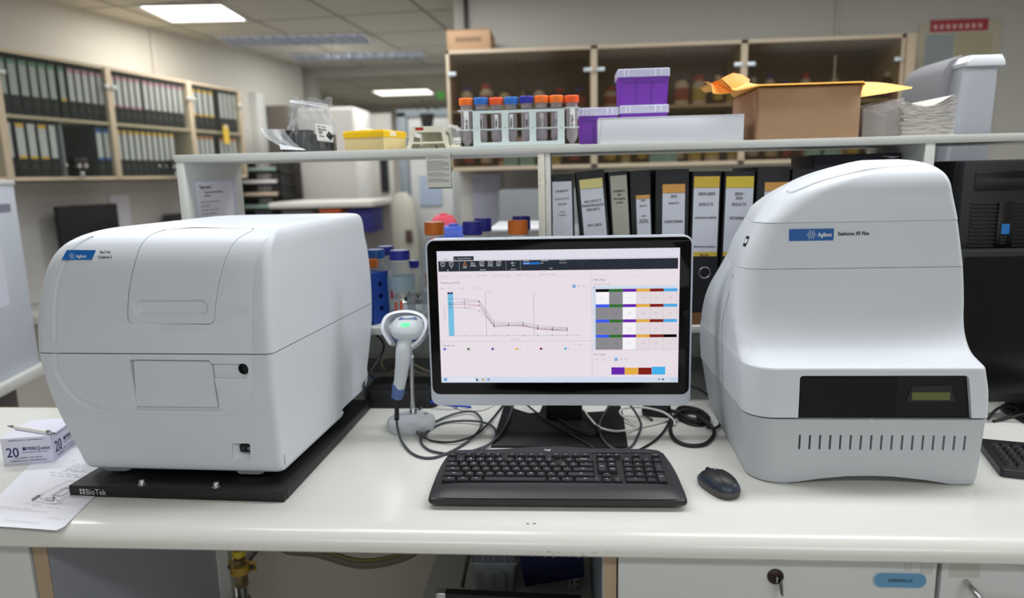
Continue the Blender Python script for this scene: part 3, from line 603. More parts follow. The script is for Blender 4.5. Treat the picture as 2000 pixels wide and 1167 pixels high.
# ridge and slots on the shoulder of the dome
b = MB(40); 
def shoulder(px, py, z): v = atZ(px, py, z); return (v.x, v.y, v.z)
bpy.context.view_layer.update()
def on_cap(P, k=.0012):
    out = []; inv = cap.matrix_world.inverted()
    for px, py in P:
        d = ray(px, py).normalized(); ok, loc, nrm, _ = cap.ray_cast(inv @ CAM, inv.to_3x3() @ d)
        if ok: out.append(cap.matrix_world @ (loc + nrm * k))
    return out
gr1 = on_cap([(1790, 322), (1720, 328), (1650, 341), (1600, 355), (1565, 369), (1545, 376), (1533, 373), (1540, 362), (1552, 354)]); gr2 = on_cap([(1562, 349), (1580, 343), (1604, 335)])
if len(gr1) > 3: c = MB(); c.tube(gr1, [.0022, .0026, .003, .0036, .0042, .0045, .004, .003, .002], WHITE, 8, 4); cut(cap, LA(c), 28)
if len(gr2) > 1: c = MB(); c.tube(gr2, .0024, WHITE, 8, 3); cut(cap, LA(c), 28)
print('GROOVES', len(gr1), len(gr2))
# black bay
BAY = mat('bay_black', (17, 17, 20), .3); b = MB(); fo = rpoly([(bx0 + .001, 1.0305), (bxb - .001, 1.0305), (bx1 - .001, bz1 - .001), (bx0 + .001, bz1 - .001)], .005); yprism(b, fo, 1.243, 1.262, BAY); b.build('loading_bay', AN, True)
sx = atY(1751, 775, 1.24).x; b = MB(); do_ = rpoly([(bx0 + .003, 1.034), (sx, 1.034), (sx, bz1 - .006), (bx0 + .003, bz1 - .004)], .004); yprism(b, do_, 1.2405, 1.244, mat('bay_door', (12, 12, 13), .22)); b.build('loading_door', AN, True)
q = atY(1703, 817, 1.24); b = MB(); b.lathe([(.001, 0), (.001, .0006)], WINK, UPR(q.x, 1.2403, q.z), 10); b.build('indicator', AN, True)
b = MB(); o = rpoly([xz(1770, 785, 1.24), xz(1868, 784, 1.24), xz(1858, 753, 1.24), xz(1783, 754, 1.24)], .003); PNL = mat('panel_purple_black', (36, 35, 44), .4); yprism(b, o, 1.2415, 1.2445, PNL)
i0, iz0 = xz(1781, 781, 1.24); i1, iz1 = xz(1857, 766, 1.24); LCD = mat('lcd_green', (98, 108, 62), .25); b.b2(i0, i1, 1.2408, 1.242, iz0, iz1, LCD); b.build('lcd_display', AN, True)
# seam on the side, badge, name, window
b = MB(); b.tube([(.3315, 1.42, 1.033), (.3265, 1.415, 1.10), (.3255, 1.41, 1.18), (.338, 1.405, 1.25), (.340, 1.40, 1.275)], .0007, mat('seam_grey', (150, 153, 156), .5), 6); b.build('side_seam', AN, True)
yl = 1.3445; q0 = atY(1541, 471, yl - .001); q1 = atY(1629, 446, yl - .001)
b = MB(); b.b2(q0.x, q1.x, yl - .0012, yl + .002, q0.z + .0005, q1.z, AGB); sb = atY(1585, 458, yl - .002); sunburst(b, sb.x, sb.z, .0095, WINK, TM(0, yl - .0014, 0, pi / 2))
tb = atY(1597, 462, yl - .002); b.text('Agilent', .0110, WINK, UPR(tb.x, yl - .0014, tb.z), 'l', sx=.82, bold=.0004); b.build('badge', AN, True)
tb = atY(1636, 459.5, yl); b = MB(); b.text('Seahorse XF Flex', .0098, INK, UPR(tb.x, yl - .0012, tb.z), 'l', sx=.83, bold=.0004); b.build('name_text', AN, True)
bpy.context.view_layer.update()
def on_band(P, k):
    out = []; inv = band.matrix_world.inverted()
    for px, py in P:
        ok, loc, nrm, _ = band.ray_cast(inv @ CAM, inv.to_3x3() @ ray(px, py).normalized())
        out.append(band.matrix_world @ (loc + nrm * k))
    return out
b = MB(); b.raw(on_band([(1451, 480), (1456.5, 482), (1464.5, 462), (1459, 460)], .0007), [(0, 1, 2, 3)], mat('side_tag', (36, 40, 52), .4)); b.raw(on_band([(1454.5, 474), (1458, 475), (1461.5, 467), (1458, 466)], .0011), [(0, 1, 2, 3)], WINK); b.build('side_tag', AN, True)

# ================================================================== MONITOR
MN = thing('computer_monitor', 'wide flat monitor with silver frame showing charts and a coloured table', 'monitor', (0, 1.5, DZ))
mx0, mx1, mz0, mz1, my = -.2945, .2725, .978, 1.3475, 1.455
SIL = mat('silver_frame', (200, 206, 218), .32, .25)
MT = TM(0, my, 0, radians(-1.0)) @ TM(0, 0, 0)     # slight backward lean around its own plane
def MU(dy=0.0): return Matrix.Translation((0, my, (mz0))) @ Euler((radians(-1.2), 0, 0)).to_matrix().to_4x4() @ TM(0, dy, 0, pi / 2)
Hh = mz1 - mz0; b = MB(); b.prism(rr(mx0, 0, mx1, Hh, .020), .034, SIL, MU(.034), .003); b.build('casing', MN, True)
b = MB(); b.prism(rr(mx0 + .0045, .0265, mx1 - .0045, Hh - .0035, .016), .0012, GLOSSB, MU(-.0003), .0003); b.build('bezel', MN, True)
# screen
sx0, sx1 = -.2695, .2445; sz0, sz1 = 1.0315 - mz0, 1.3215 - mz0; SWd, SHt = sx1 - sx0, sz1 - sz0
S = MB(None); SM = MU(-.0018) @ TM(sx0, sz0, 0)
e_ = {}
def E_(c):
    k = 'scr_%d_%d_%d' % c; return emi(k, c, 1.0)
BG = (232, 222, 230)
def sq(x0, y0, x1, y1, c, z=.00005):   # 0..1 from top left
    S.quad(x0 * SWd, (1 - y1) * SHt, x1 * SWd, (1 - y0) * SHt, E_(c), SM, z)
def sl(x0, y0, x1, y1, w, c, z=.0001): S.line((x0 * SWd, (1 - y0) * SHt), (x1 * SWd, (1 - y1) * SHt), w, E_(c), SM, z)
def st(s_, x, y, size, c, al='l', bold=0, rot=0): S.text(s_, size * .001, E_(c), SM @ TM(x * SWd, (1 - y) * SHt, .00012, 0, 0, rot), al, res=1, bold=bold * .0001)
sq(0, 0, 1, 1, BG, 0); sq(0, 0, 1, .075, (222, 220, 232)); DKB = (44, 48, 58)
sq(.006, .052, .07, .068, (200, 200, 205)); st('HOME', .028, .064, 3.2, (90, 90, 100)); sq(.07, .04, .155, .07, DKB, .00006); st('Training_260318.xfd', .085, .06, 3.6, (240, 240, 240)); st('^', .075, .066, 5, (240, 240, 240))
sq(.005, .066, .993, .152, DKB)
WT = (225, 228, 232)
for x, n_, s2 in ((.024, 'Save', ''), (.060, 'Save', 'As'), (.117, 'Data', 'Quality'), (.152, 'Normalize', ''), (.188, 'Modify', ''), (.224, 'Summary', ''), (.259, 'Export', '')):
    c_ = (214, 138, 60) if s2 == 'Quality' else WT; w = .008
    if s2 == 'Quality': sl(x - w, .105, x, .078, .0006, c_); sl(x, .078, x + w, .105, .0006, c_); sl(x - w, .105, x + w, .105, .0006, c_); sl(x, .088, x, .098, .0007, c_)
    elif n_ == 'Normalize': sl(x - w, .08, x - w, .105, .0006, c_); sl(x - w, .105, x + w, .105, .0006, c_); sl(x - w * .8, .10, x - .002, .085, .0006, c_); sl(x - .002, .085, x + .003, .10, .0006, c_); sl(x + .003, .10, x + w, .093, .0006, c_)
    else:
        for q in ((x - w, .08, x + w, .08), (x - w, .105, x + w, .105), (x - w, .08, x - w, .105), (x + w, .08, x + w, .105)): sl(*q, .0006, c_)
        if n_ in ('Modify', 'Summary', 'Export'): sl(x - w * .5, .1, x + w * .7, .084, .0006, c_); sl(x - w * .5, .092, x - w * .1, .1, .0006, c_)
        else: sl(x - w * .5, .09, x + w * .5, .09, .0008, c_)
    st(n_, x, .116, 3.2, WT, 'c', 1); 
    if s2: st(s2, x, .127, 3.2, WT, 'c', 1)
st('File', .045, .147, 3.2, WT, 'c', 1); st('Functions', .193, .145, 3.2, WT, 'c', 1); st('Add', .318, .116, 3.4, WT, 'c', 1); st('Add View', .32, .144, 3.2, WT, 'c', 1); st('Views', .475, .14, 3.0, WT, 'c', 1)
sl(.308, .094, .322, .094, .0008, WT); sl(.315, .085, .315, .103, .0008, WT); st('+', .325, .1, 4, WT)
for x in (.094, .289, .349): sl(x, .07, x, .146, .0005, (170, 174, 180))
sq(.358, .09, .43, .107, (40, 110, 190), .00007); st('Summary', .362, .102, 3.4, WT, 'l', 1); st('Summary', .362, .084, 3.2, WT, 'l', 1); st('Quick View', .435, .084, 3.2, WT, 'l', 1); st('Bar', .435, .102, 3.2, WT, 'l', 1); st('OCR Trace', .51, .084, 3.0, (170, 174, 180), 'l', 1); st('Quick ECAR', .51, .101, 3.0, (170, 174, 180), 'l', 1); sl(.6, .07, .6, .145, .0004, (80, 86, 94))
for x, s_ in ((.957, '-'), (.972, 'o'), (.988, 'x')): st(s_, x, .012, 4, (60, 60, 70), 'c')
G1 = (130, 124, 134); LG = (196, 188, 196)
st('Measurement', .008, .189, 3.2, G1); st('1', .066, .189, 3.0, G1); st('Rate', .094, .189, 3.2, G1); st('OCR', .117, .189, 3.2, G1); st('Normalization', .173, .187, 3.4, G1); st('Error Format', .235, .187, 3.4, G1); st('StdDev', .285, .187, 3.0, G1); st('Baseline', .333, .186, 3.4, G1); st('OFF', .368, .186, 3.0, G1); st('Background Correction', .435, .184, 3.4, G1)
for x0, x1 in ((.06, .08), (.11, .145), (.278, .318), (.36, .40)):
    for q in ((x0, .173, x1, .173), (x0, .195, x1, .195), (x0, .173, x0, .195), (x1, .173, x1, .195)): sl(*q, .0003, LG)
for x in (.161, .424): sl(x, .182, x + .003, .189, .0005, G1); sl(x + .003, .189, x + .008, .176, .0005, G1)
sl(.005, .2, .99, .197, .0003, LG); sl(.643, .197, .643, .955, .0005, (170, 160, 168))
st('Training_260318', .01, .243, 6.2, (96, 90, 100)); st('Display', .01, .281, 3.4, G1)
for x0, x1, s_ in ((.034, .07, 'Well'), (.094, .128, 'Rate'), (.153, .188, 'None')):
    for q in ((x0, .267, x1, .267), (x0, .29, x1, .29), (x0, .267, x0, .29), (x1, .267, x1, .29)): sl(*q, .0003, LG)
    st(s_, x0 + .006, .281, 3.0, G1); st('v', x1 - .007, .281, 2.6, G1)
st('Y1', .083, .281, 3.0, G1); st('X1', .142, .281, 3.0, G1)
sq(.562, .26, .577, .284, (140, 180, 224), .00006); st('Q', .5695, .279, 5, (60, 100, 160), 'c'); sl(.583, .272, .597, .272, .0005, (120, 116, 126)); sl(.59, .262, .59, .283, .0005, (120, 116, 126))
sl(.604, .268, .614, .268, .0005, G1); sl(.614, .268, .616, .28, .0005, G1); sl(.604, .268, .607, .263, .0005, G1); st('o', .63, .279, 5, G1, 'c'); st('^', .63, .25, 4, G1, 'c'); st('^', .985, .215, 4, G1, 'c')
# chart
CX = lambda t: .049 + t * .0613; 
sq(.0395, .307, .0625, .32, (24, 28, 100), .0001); st('A', .051, .318, 3, WT, 'c'); sq(.0395, .32, .0635, .638, (120, 190, 224), .00007)
sl(.04, .638, .60, .638, .0004, (90, 84, 94)); sl(.2, .305, .2, .638, .0005, (80, 76, 86)); sl(.401, .33, .401, .638, .0005, (90, 86, 96)); st('Oligomycin', .2, .309, 2.8, G1); st('Rot/AA', .4, .322, 2.8, G1)
RW = [((70, 80, 110), [.357, .36, .373, .53, .541, .539, .562, .575, .581]), ((110, 160, 230), [.39, .381, .382, .545, .552, .549, .579, .585, .588]), ((130, 140, 160), [.388, .377, .376, .548, .553, .553, .576, .583, .585]), ((190, 70, 70), [.395, .404, .406, .566, .563, .567, .588, .597, .60]), ((90, 30, 30), [.403, .393, .408, .571, .565, .561, .591, .592, .597]), ((160, 60, 60), [.423, .425, .409, .56, .558, .561, .583, .595, .60]), ((120, 116, 126), [.423, .424, .449, .565, .565, .565, .59, .60, .605])]
for c_, ys in RW:
    for i in range(8): sl(CX(i), ys[i], CX(i + 1), ys[i + 1], .00045, c_)
    for i in range(9): sq(CX(i) - .0016, ys[i] - .0028, CX(i) + .0016, ys[i] + .0028, (30, 30, 36), .00014)
for i in range(9): sq(CX(i) - .002, .635, CX(i) + .002, .640, (40, 40, 48), .00014)
for k, s_ in enumerate(('0', '10', '20', '30', '40', '50', '60', '70')): st(s_, .04 + k * .079, .652, 2.8, G1, 'c')
for k, s_ in enumerate(('3', '2.5', '2', '1.5', '1', '0.5', '0')): st(s_, .034, .308 + k * .055, 2.8, G1, 'c')
st('Time (minutes)', .32, .668, 3.2, G1, 'c'); st('OCR (pmol/min/1000 cells)', .026, .52, 3.0, (90, 84, 94), 'l', 0, pi / 2); sq(.0195, .536, .0225, .54, (30, 30, 36), .00012)
st('>', .51, .385, 4.5, (120, 116, 126)); sl(.006, .682, .641, .682, .0005, (170, 160, 168))
st('Group List', .012, .718, 6.0, (96, 90, 100)); st('Details', .585, .713, 3.2, G1); st('v', .635, .713, 4, G1, 'c')
for q in ((.572, .70, .582, .70), (.572, .715, .582, .715), (.572, .7, .572, .715), (.582, .7, .582, .715)): sl(*q, .0003, LG)
GC = [(60, 80, 190), (52, 110, 48), (104, 40, 170), (226, 172, 70), (128, 34, 28), (76, 170, 226)]
for i, (x, s_) in enumerate(zip((.014, .116, .219, .321, .424, .527), ('C1', 'C2', '1uM', '2uM', '5uM', '10uM'))): sq(x, .732, x + .010, .748, GC[i], .0001); st(s_, x + .013, .745, 3.2, G1)
# plate map
st('Plate Map', .652, .233, 6.2, (90, 84, 94)); st('OCR (pmol/min/1000 Cells)', .652, .262, 3.0, G1)
tx = lambda i: .6585 + i * .0556; ty = lambda j: .295 + j * .1135
sq(.648, .272, .992, .295, (204, 218, 236), .00006); sq(.648, .295, .6585, .749, (204, 218, 236), .00006); sl(.65, .288, .655, .278, .0012, (40, 50, 80))
hd = [[(16, 14, 18), GC[1], GC[2], GC[3], GC[4], GC[5]]] + [[(60, 90, 240), GC[1], GC[2], GC[3], GC[4], GC[5]]] * 2 + [[(60, 90, 240), GC[1], GC[2], GC[3], GC[4], (14, 6, 10)]]
val = [['0.00', '3.01', '2.15', '1.97', '2.20', '2.43'], ['2.62', '3.23', '2.49', '2.14', '2.18', '2.29'], ['3.49', '3.38', '3.25', '3.27', '2.20', '2.36'], ['-0.43', '3.06', '3.92', '2.57', '3.89', '0.00']]
for j in range(4):
    st('ABCD'[j], .653, ty(j) + .05, 3, G1, 'c')
    for i in range(6):
        sq(tx(i), ty(j), tx(i + 1), ty(j) + .022, hd[j][i], .0001)
        gr = (i == 1) or (i == 0 and j > 0); sq(tx(i), ty(j) + .022, tx(i + 1), ty(j + 1), (138, 138, 142) if gr else ((244, 242, 246) if (i == 2 or i == 0) else (226, 216, 222)), .00008)
        st(val[j][i], tx(i + .5), ty(j) + .072, 3.6, (60, 58, 66) if gr else G1, 'c')
for i in range(7): sl(tx(i), .295, tx(i), .749, .0003, (150, 140, 150), .00013)
for j in range(5): sl(tx(0), ty(j), tx(6), ty(j), .0003, (150, 140, 150), .00013)
for i in range(6): st(str(i + 1), tx(i + .5), .29, 3, G1, 'c')
sl(.645, .757, .995, .757, .0004, LG); st('Bar Graph', .652, .792, 6.0, (90, 84, 94)); st('v', .985, .785, 4, G1, 'c'); st('Display', .652, .828, 3.2, G1); st('Group', .685, .828, 3.2, G1)
for q in ((.68, .812, .72, .812), (.68, .838, .72, .838), (.68, .812, .68, .838), (.72, .812, .72, .838)): sl(*q, .0003, LG)
sq(.736, .81, .75, .836, (140, 180, 224), .00006); st('Q', .743, .831, 5, (60, 100, 160), 'c'); sl(.756, .823, .77, .823, .0005, G1); sl(.763, .812, .763, .834, .0005, G1); sl(.777, .819, .787, .819, .0005, G1); sl(.777, .819, .78, .814, .0005, G1); sl(.787, .819, .789, .83, .0005, G1)
for i, (c_, t_) in enumerate(((GC[2], .884), (GC[3], .887), (GC[4], .887), ((70, 176, 236), .88))): sq(.7235 + i * .056, t_, .7235 + (i + 1) * .056 - .0006, .94, c_, .0001)
sl(.652, .94, .985, .94, .0003, LG); st('4', .972, .892, 3, (170, 90, 90)); st('0', .972, .942, 3, (170, 90, 90)); st('OCR (pmol/min)', .988, .945, 2.8, (170, 100, 100), 'l', 0, pi / 2)
# task bar
sq(0, .956, 1, 1, (208, 218, 234), .0001)
for i in (0, 1):
    for j in (0, 1): sq(.012 + i * .006, .966 + j * .0105, .0173 + i * .006, .9752 + j * .0105, (30, 130, 200), .00014)
sq(.03, .963, .142, .992, (226, 230, 240), .00012); st('o', .04, .982, 5, G1, 'c'); st('Search', .048, .983, 4.2, G1)
sq(.15, .968, .155, .986, (20, 20, 26), .00014); sq(.15, .978, .16, .986, (20, 20, 26), .00014); sq(.173, .968, .186, .986, (224, 190, 90), .00014); sq(.176, .974, .183, .98, (60, 130, 200), .00015)
sq(.197, .967, .207, .986, (40, 90, 160), .00014); sq(.199, .97, .203, .983, (220, 226, 236), .00015); st('^', .9, .985, 4, G1); sq(.917, .972, .926, .982, G1, .00014); sq(.934, .97, .942, .983, (80, 90, 110), .00014); st('x', .948, .982, 4, G1)
st('12:16 AM', .993, .974, 3.2, (90, 90, 100), 'r'); st('2/6/2026', .993, .989, 3.2, (90, 90, 100), 'r')
S.build('display', MN, True)
# stand
b = MB(); o = [(-.158, 1.405), (.134, 1.405), (.1415, 1.60), (.14, 1.668), (.115, 1.668), (.10, 1.628), (.055, 1.62), (.045, 1.668), (-.055, 1.668), (-.06, 1.62), (-.085, 1.612), (-.125, 1.648), (-.13, 1.668), (-.152, 1.668), (-.1535, 1.60)]
b.prism(o, .006, BLACK, TM(0, 0, DZ), .0012); b.build('stand_base', MN, True)
b = MB(); b.b2(-.043, .042, 1.56, 1.572, DZ + .004, 1.12, BLACK, .003); b.b2(-.06, .06, 1.49, 1.565, 1.10, 1.20, BLACK, .006); b.build('stand_neck', MN, True)
# ================================================================== KEYBOARDS
KB = thing('keyboard', 'wide black keyboard with curved palm rest in front of the chart monitor', 'keyboard', (-.0155, 1.128, DZ), radians(.6))
KT = Matrix.Translation((0, 0, .004)) @ Euler((radians(7.5), 0, 0)).to_matrix().to_4x4()
KBM = mat('keyboard_shell', (36, 37, 40), .38, bump=.15, bscale=900); KBG = mat('keyboard_deck', (22, 22, 24), .45); KEY = mat('key_black', (34, 35, 38), .42, bump=.1, bscale=900); LEG = mat('key_legend', (215, 218, 222), .5)
def kb_outline(k=0):
    pts = [(-.2235, .004), (-.2, .0005), (0, 0), (.2, .0005), (.2235, .004), (.2275, .016), (.226, .05), (.222, .10), (.214, .145), (.205, .170), (.193, .1775), (.17, .180), (.10, .1805), (.05, .185), (.02, .189), (-.02, .1895), (-.06, .186), (-.11, .1785), (-.17, .1755), (-.197, .173), (-.209, .163), (-.217, .14), (-.2235, .10), (-.2265, .05), (-.2275, .016)]
    return [tuple(p)[:2] for p in crom([(a, c, 0) for a, c in pts], 3, True)]
KO = kb_outline(); b = MB(30)
def scl(o, k, cy=.09): return [(p[0] * (1 - k / .227), cy + (p[1] - cy) * (1 - k / .09)) for p in o]
b.loft([[(p[0], p[1], .002) for p in scl(KO, .004)], [(*p, .006) for p in KO], [(*p, .010) for p in KO], [(p[0], p[1], .0135 ) for p in scl(KO, .0012)], [(p[0], p[1], .015) for p in scl(KO, .0035)]], KBM, KT)
# palm rest swell
vs = []; fs = []; NU, NV = 48, 10
for j in range(NV + 1):
    v = j / NV
    for i in range(NU + 1):
        u = i / NU * 2 - 1; w = .2245 - .001 * v; top = .046 - .004 * (abs(u) ** 2) * 0 - .0035 * max(0, abs(u) - .2)
        y = .003 + v * (top - .003) + (.003 * abs(u) ** 8) * (1 - v); h = .0148 + .0075 * sin(pi * min(1, v * .62 + .06)) * (1 - abs(u) ** 14); vs.append((u * w, y, h))
for j in range(NV):
    for i in range(NU): k = j * (NU + 1) + i; fs.append((k, k + 1, k + NU + 2, k + NU + 1))
b.raw(vs, fs, KBM, KT); b.build('shell', KB)
b = MB(); b.prism(rr(-.212, .048, .209, .162, .006), .0008, KBG, KT @ TM(0, 0, .0146)); b.build('key_deck', KB)
PT = .01895
def keycap(x, y, w, d, s1='', s2='', h=.0062, z0=.0155, tops=.0062):
    b = MB(50); x0, x1, y0, y1 = x + .0007, x + w - .0007, y + .0007, y + d - .0007
    b.loft([rr(x0, y0, x1, y1, .0012, z0, 2), rr(x0 + .0004, y0 + .0004, x1 - .0004, y1 - .0004, .0014, z0 + h * .35, 2), rr(x0 + .0022, y0 + .0014, x1 - .0022, y1 - .0032, .002, z0 + h, 2)], KEY, KT)
    sz = .0042
    if s1: b.text(s1, sz if len(s1) < 2 else .0029, LEG, KT @ TM(x + (w / 2 if len(s1) < 6 else w / 2), y + d * (.5 if not s2 else .56), z0 + h + .0001), 'c', 0, bold=.00025)
    if s2: b.text(s2, .0034 if len(s2) < 2 else .0026, LEG, KT @ TM(x + w / 2, y + d * .24, z0 + h + .0001), 'c', 0, bold=.0002)
    return b.build('key', KB)
YR = [.0505, .0675, .0845, .1015, .1185, .1385]; RH = .0168; XL = -.2105
def row(y, x, ks, d=RH):
    for k in ks:
        w, a, c = (k + ('', '', ''))[:3] if isinstance(k, tuple) else (1, k, '')
        if a != '_': keycap(x, y, w * PT, d, a or '', c or '')
        x += w * PT
row(YR[4], XL, [(.95, '`'), ] + [(1, a, c) for a, c in zip('!@#$%^&*()_+', '1234567890-=')] + [(1.95, 'Backspace')])
row(YR[3], XL, [(1.35, 'Tab')] + list('QWERTYUIOP') + [(1, '{', '['), (1, '}', ']'), (1.55, '|')])
row(YR[2], XL, [(1.7, 'Caps')] + list('ASDFGHJKL') + [(1, ':', ';'), (1, '"', "'"), (2.2, 'Enter')])
row(YR[1], XL, [(2.15, 'Shift')] + list('ZXCVBNM') + [(1, '<', ','), (1, '>', '.'), (1, '?', '/'), (2.75, 'Shift')])
row(YR[0], XL, [(1.45, 'Ctrl'), (1.3, 'win'), (1.3, 'Alt'), (6.2, ''), (1.3, 'Alt'), (1.3, 'fn'), (2.05, 'Ctrl')])
XN = XL + 15.15 * PT; XP = XN + 3.2 * PT
row(YR[4], XN, [(1, 'Home'), (1, 'End')]); row(YR[3], XN + PT, [(1, 'PgUp')]); row(YR[2], XN + PT, [(1, 'PgDn')]); keycap(XN, YR[2], PT, RH * 2.02, 'Delete')
row(YR[1] - .002, XN + .35 * PT, [(1, '^')]); row(YR[0] - .001, XN - .65 * PT, [(1, '<'), (1, 'v'), (1, '>')])
X4 = XN + 2.55 * PT
row(YR[4], X4, [(1, 'Num'), '/', '*', '-']); row(YR[3], X4, list('789')); row(YR[2], X4, list('456')); row(YR[1], X4, list('123')); row(YR[0], X4, [(2, '0'), '.'])
keycap(X4 + 3 * PT, YR[2], PT, RH * 2.02, '+'); keycap(X4 + 3 * PT, YR[0], PT, RH * 2.02, 'Enter')
row(YR[5], XL, [(.95, 'Esc')], .009); 
for g_, xs in ((('F1', 'F2', 'F3', 'F4'), 1.65), (('F5', 'F6', 'F7', 'F8'), 6.1), (('F9', 'F10', 'F11', 'F12'), 10.6)): row(YR[5], XL + xs * PT, list(map(lambda q_: (1, q_), g_)), .009)
row(YR[5], XN, [(.85, 'Prt'), (.85, 'Scr'), (.85, 'Pse')], .009)
row(YR[5], X4 + PT, [(1, 'calc')], .009); row(YR[5], X4 + 3 * PT, [(.95, 'moon')], .009)
for x0, n_ in ((-.197, 5), (.068, 3), (.128, 3)):
    for k in range(n_):
        b = MB(); xx = x0 + k * .0185; b.prism(rr(xx, .1555 + (.004 if x0 > 0 else .0), xx + .0175, .161 + (.004 if x0 > 0 else 0), .0015), .0022, mat('media_key', (48, 52, 64), .25), KT @ TM(0, 0, .0148), .0006); b.build('media_button', KB)
b = MB(); b.text('logi', .0082, LEG, KT @ TM(-.0165, .1695, .0152), 'c', bold=.0005); b.build('logo', KB)
# second keyboard, far right
K2 = thing('keyboard', 'second black keyboard cut off at the picture edge beside the tall instrument', 'keyboard', tuple(atZ(1906, 868, DZ)), radians(-16))
b = MB(); b.prism(rr(0, -.165, .44, 0, .008), .014, KBM, TM(0, 0, .002), .003); b.build('shell', K2)
i_ = 0
for r in range(6):
    for k in range(14 if r else 13):
        x = .012 + k * PT; y = -.03 - r * .0195 - (.0 if r == 0 else .004); bb = MB(50)
        bb.loft([rr(x, y - .0165, x + .0172, y, .001, .016, 2), rr(x + .002, y - .0135, x + .0155, y - .0015, .002, .0225, 2)], KEY)
        if r: bb.text('QWERTYUIOPASDFGHJKLZXCVBNM1234567890'[(r * 14 + k) % 36], .004, LEG, TM(x + .0086, y - .0095, .0226), 'c', 0, bold=.0002)
        bb.build('key', K2); i_ += 1
# ================================================================== MOUSE
mp = atZ(1403, 957, DZ); MS = thing('computer_mouse', 'small dark mouse with blue-grey rim beside the keyboard', 'mouse', (mp.x, mp.y + .004, DZ), radians(24))
def mouse_r(t, z, s=1.0):   # outline as function of angle
    a = t; rx = .0285 * (1 + .10 * cos(2 * a) * 0 - .09 * max(0, sin(a))); ry = .0485
    ca, sa = cos(a), sin(a); e = 2 / 2.5
    return (rx * s * (abs(ca) ** e) * (1 if ca > 0 else -1) * (1 - .10 * (1 - abs(sa))), ry * s * (abs(sa) ** e) * (1 if sa > 0 else -1), z)
NA = 40; MDK = mat('mouse_black', (22, 22, 25), .4); MBL = mat('mouse_rim', (50, 58, 72), .28); MSD = mat('mouse_side', (74, 72, 70), .5)
prof = [(.93, .0005), (.97, .003), (1.0, .009), (1.0, .014), (.985, .020), (.95, .0245)]
def mh(x, y, z):  # crown: higher at the tail
    return z
b = MB(40); R = [[mouse_r(2 * pi * j / NA, z, s) for j in range(NA)] for s, z in prof]; b.loft([[(p[0], p[1], p[2] * (1.0 - .18 * (p[1] > 0) * p[1] / .05)) for p in r] for r in R[:4]], MSD); b.build('lower_case', MS)
b = MB(40); 
def crown(s, j):
    p = mouse_r(2 * pi * j / NA, 0, s); yy = p[1] / .0485; h = .0145 + (.0375 - .0145) * (1 - s ** 2.6) ** .62
    return (p[0], p[1], h * (1 - .16 * (yy + .15) ** 2 - (.14 * yy if yy > 0 else .02 * yy)) if s < .999 else .0142 * (1 - .18 * max(0, yy)))
b.loft([[crown(s, j) for j in range(NA)] for s in (1.0, .985, .96, .92, .87, .81)], MBL, cap=False); b.build('rim', MS)
b = MB(40); b.loft([[(lambda q: (q[0], q[1] + .004 * (.8 - s), q[2] + .0006))(crown(s, j)) for j in range(NA)] for s in (.83, .8, .74, .64, .5, .34, .18, .05)], MDK); b.text('logi', .0105, LEG, TM(.002, .003, .0385, radians(-4), 0, 0), 'c', 1, bold=.0005); b.build('top_shell', MS)
b = MB(); b.loft([[(x, .030 + r * cos(a), .0235 + r * sin(a)) for a in [2 * pi * k / 16 for k in range(16)]] for x, r in ((-.003, .006), (-.002, .0075), (.002, .0075), (.003, .006))], RUB); b.build('scroll_wheel', MS)

# ================================================================== SCANNER AND STAND
sb = (atZ(755, 828, .912) + atZ(848, 828, .912)) / 2; SX, SY = sb.x, 1.525
ST = thing('scanner_stand', 'grey round weighted base with steel gooseneck and white cradle', 'stand', (SX, SY, DZ))
b = MB(40); b.lathe([(.054, 0), (.0565, .003), (.0565, .016), (.055, .0215), (.050, .025), (.030, .029), (.012, .0305), (.0, .031)], GREYP, TM(SX, SY, DZ), 56)
for a in (.5, 3.6): b.lathe([(.005, .0285), (.005, .0288), (0, .0288)], mat('dimple_grey', (120, 124, 130), .5), TM(SX + .036 * cos(a), SY + .036 * sin(a), DZ), 14)
b.build('base', ST, True)
g0 = Vector((SX + .004, SY + .01, .928)); g1 = atY(803, 682, 1.525); b = MB(50); P = crom([g0, g0.lerp(g1, .35) + Vector((-.002, 0, 0)), g0.lerp(g1, .75) + Vector((.001, 0, 0)), g1], 24)
b.tube(P, [.0055 if k % 2 else .0046 for k in range(len(P))], STEEL, 12, 1); b.lathe([(.0085, 0), (.0085, .016), (.007, .018)], STEEL, TM(g0.x, g0.y, .929), 16); b.lathe([(.0065, 0), (.0065, .02)], STEEL, TM(g1.x, g1.y, g1.z - .012), 14); b.build('gooseneck', ST, True)
# cradle: open ring facing up and forwards
CRM = mat('cradle_white', (218, 222, 230), .35); b = MB(40)
def cr(px, py, y=1.49): v = atY(px, py, y); return v
path = [cr(768, 672, 1.47), cr(753, 645, 1.475), cr(759, 622, 1.50), cr(778, 613, 1.52), cr(805, 612, 1.52), cr(827, 621, 1.505), cr(833, 640, 1.48), cr(822, 662, 1.47), cr(806, 676, 1.465)]
P = crom(path, 5); rings = []
cen = cr(795, 643, 1.49)
for p in P:
    d = (p - cen); d.normalize(); ax = Vector((0, -.92, .35)).normalized(); w, h = .0034, .0185
    rings.append([p - ax * h - d * w, p - ax * h + d * w, p + ax * h + d * (w * 1.6), p + ax * h - d * w * .4])
b.loft(rings, CRM); b.tube([g1, cr(806, 668, 1.515), cr(812, 660, 1.505)], .006, CRM, 10, 3); b.build('cradle', ST, True)
SN = thing('barcode_scanner', 'white and blue handheld scanner with green light hanging in its cradle', 'scanner', tuple(cr(797, 650, 1.49)))
SCW = mat('scanner_white', (200, 206, 212), .35); SCB = mat('scanner_blue', (84, 108, 162), .45); b = MB(40)
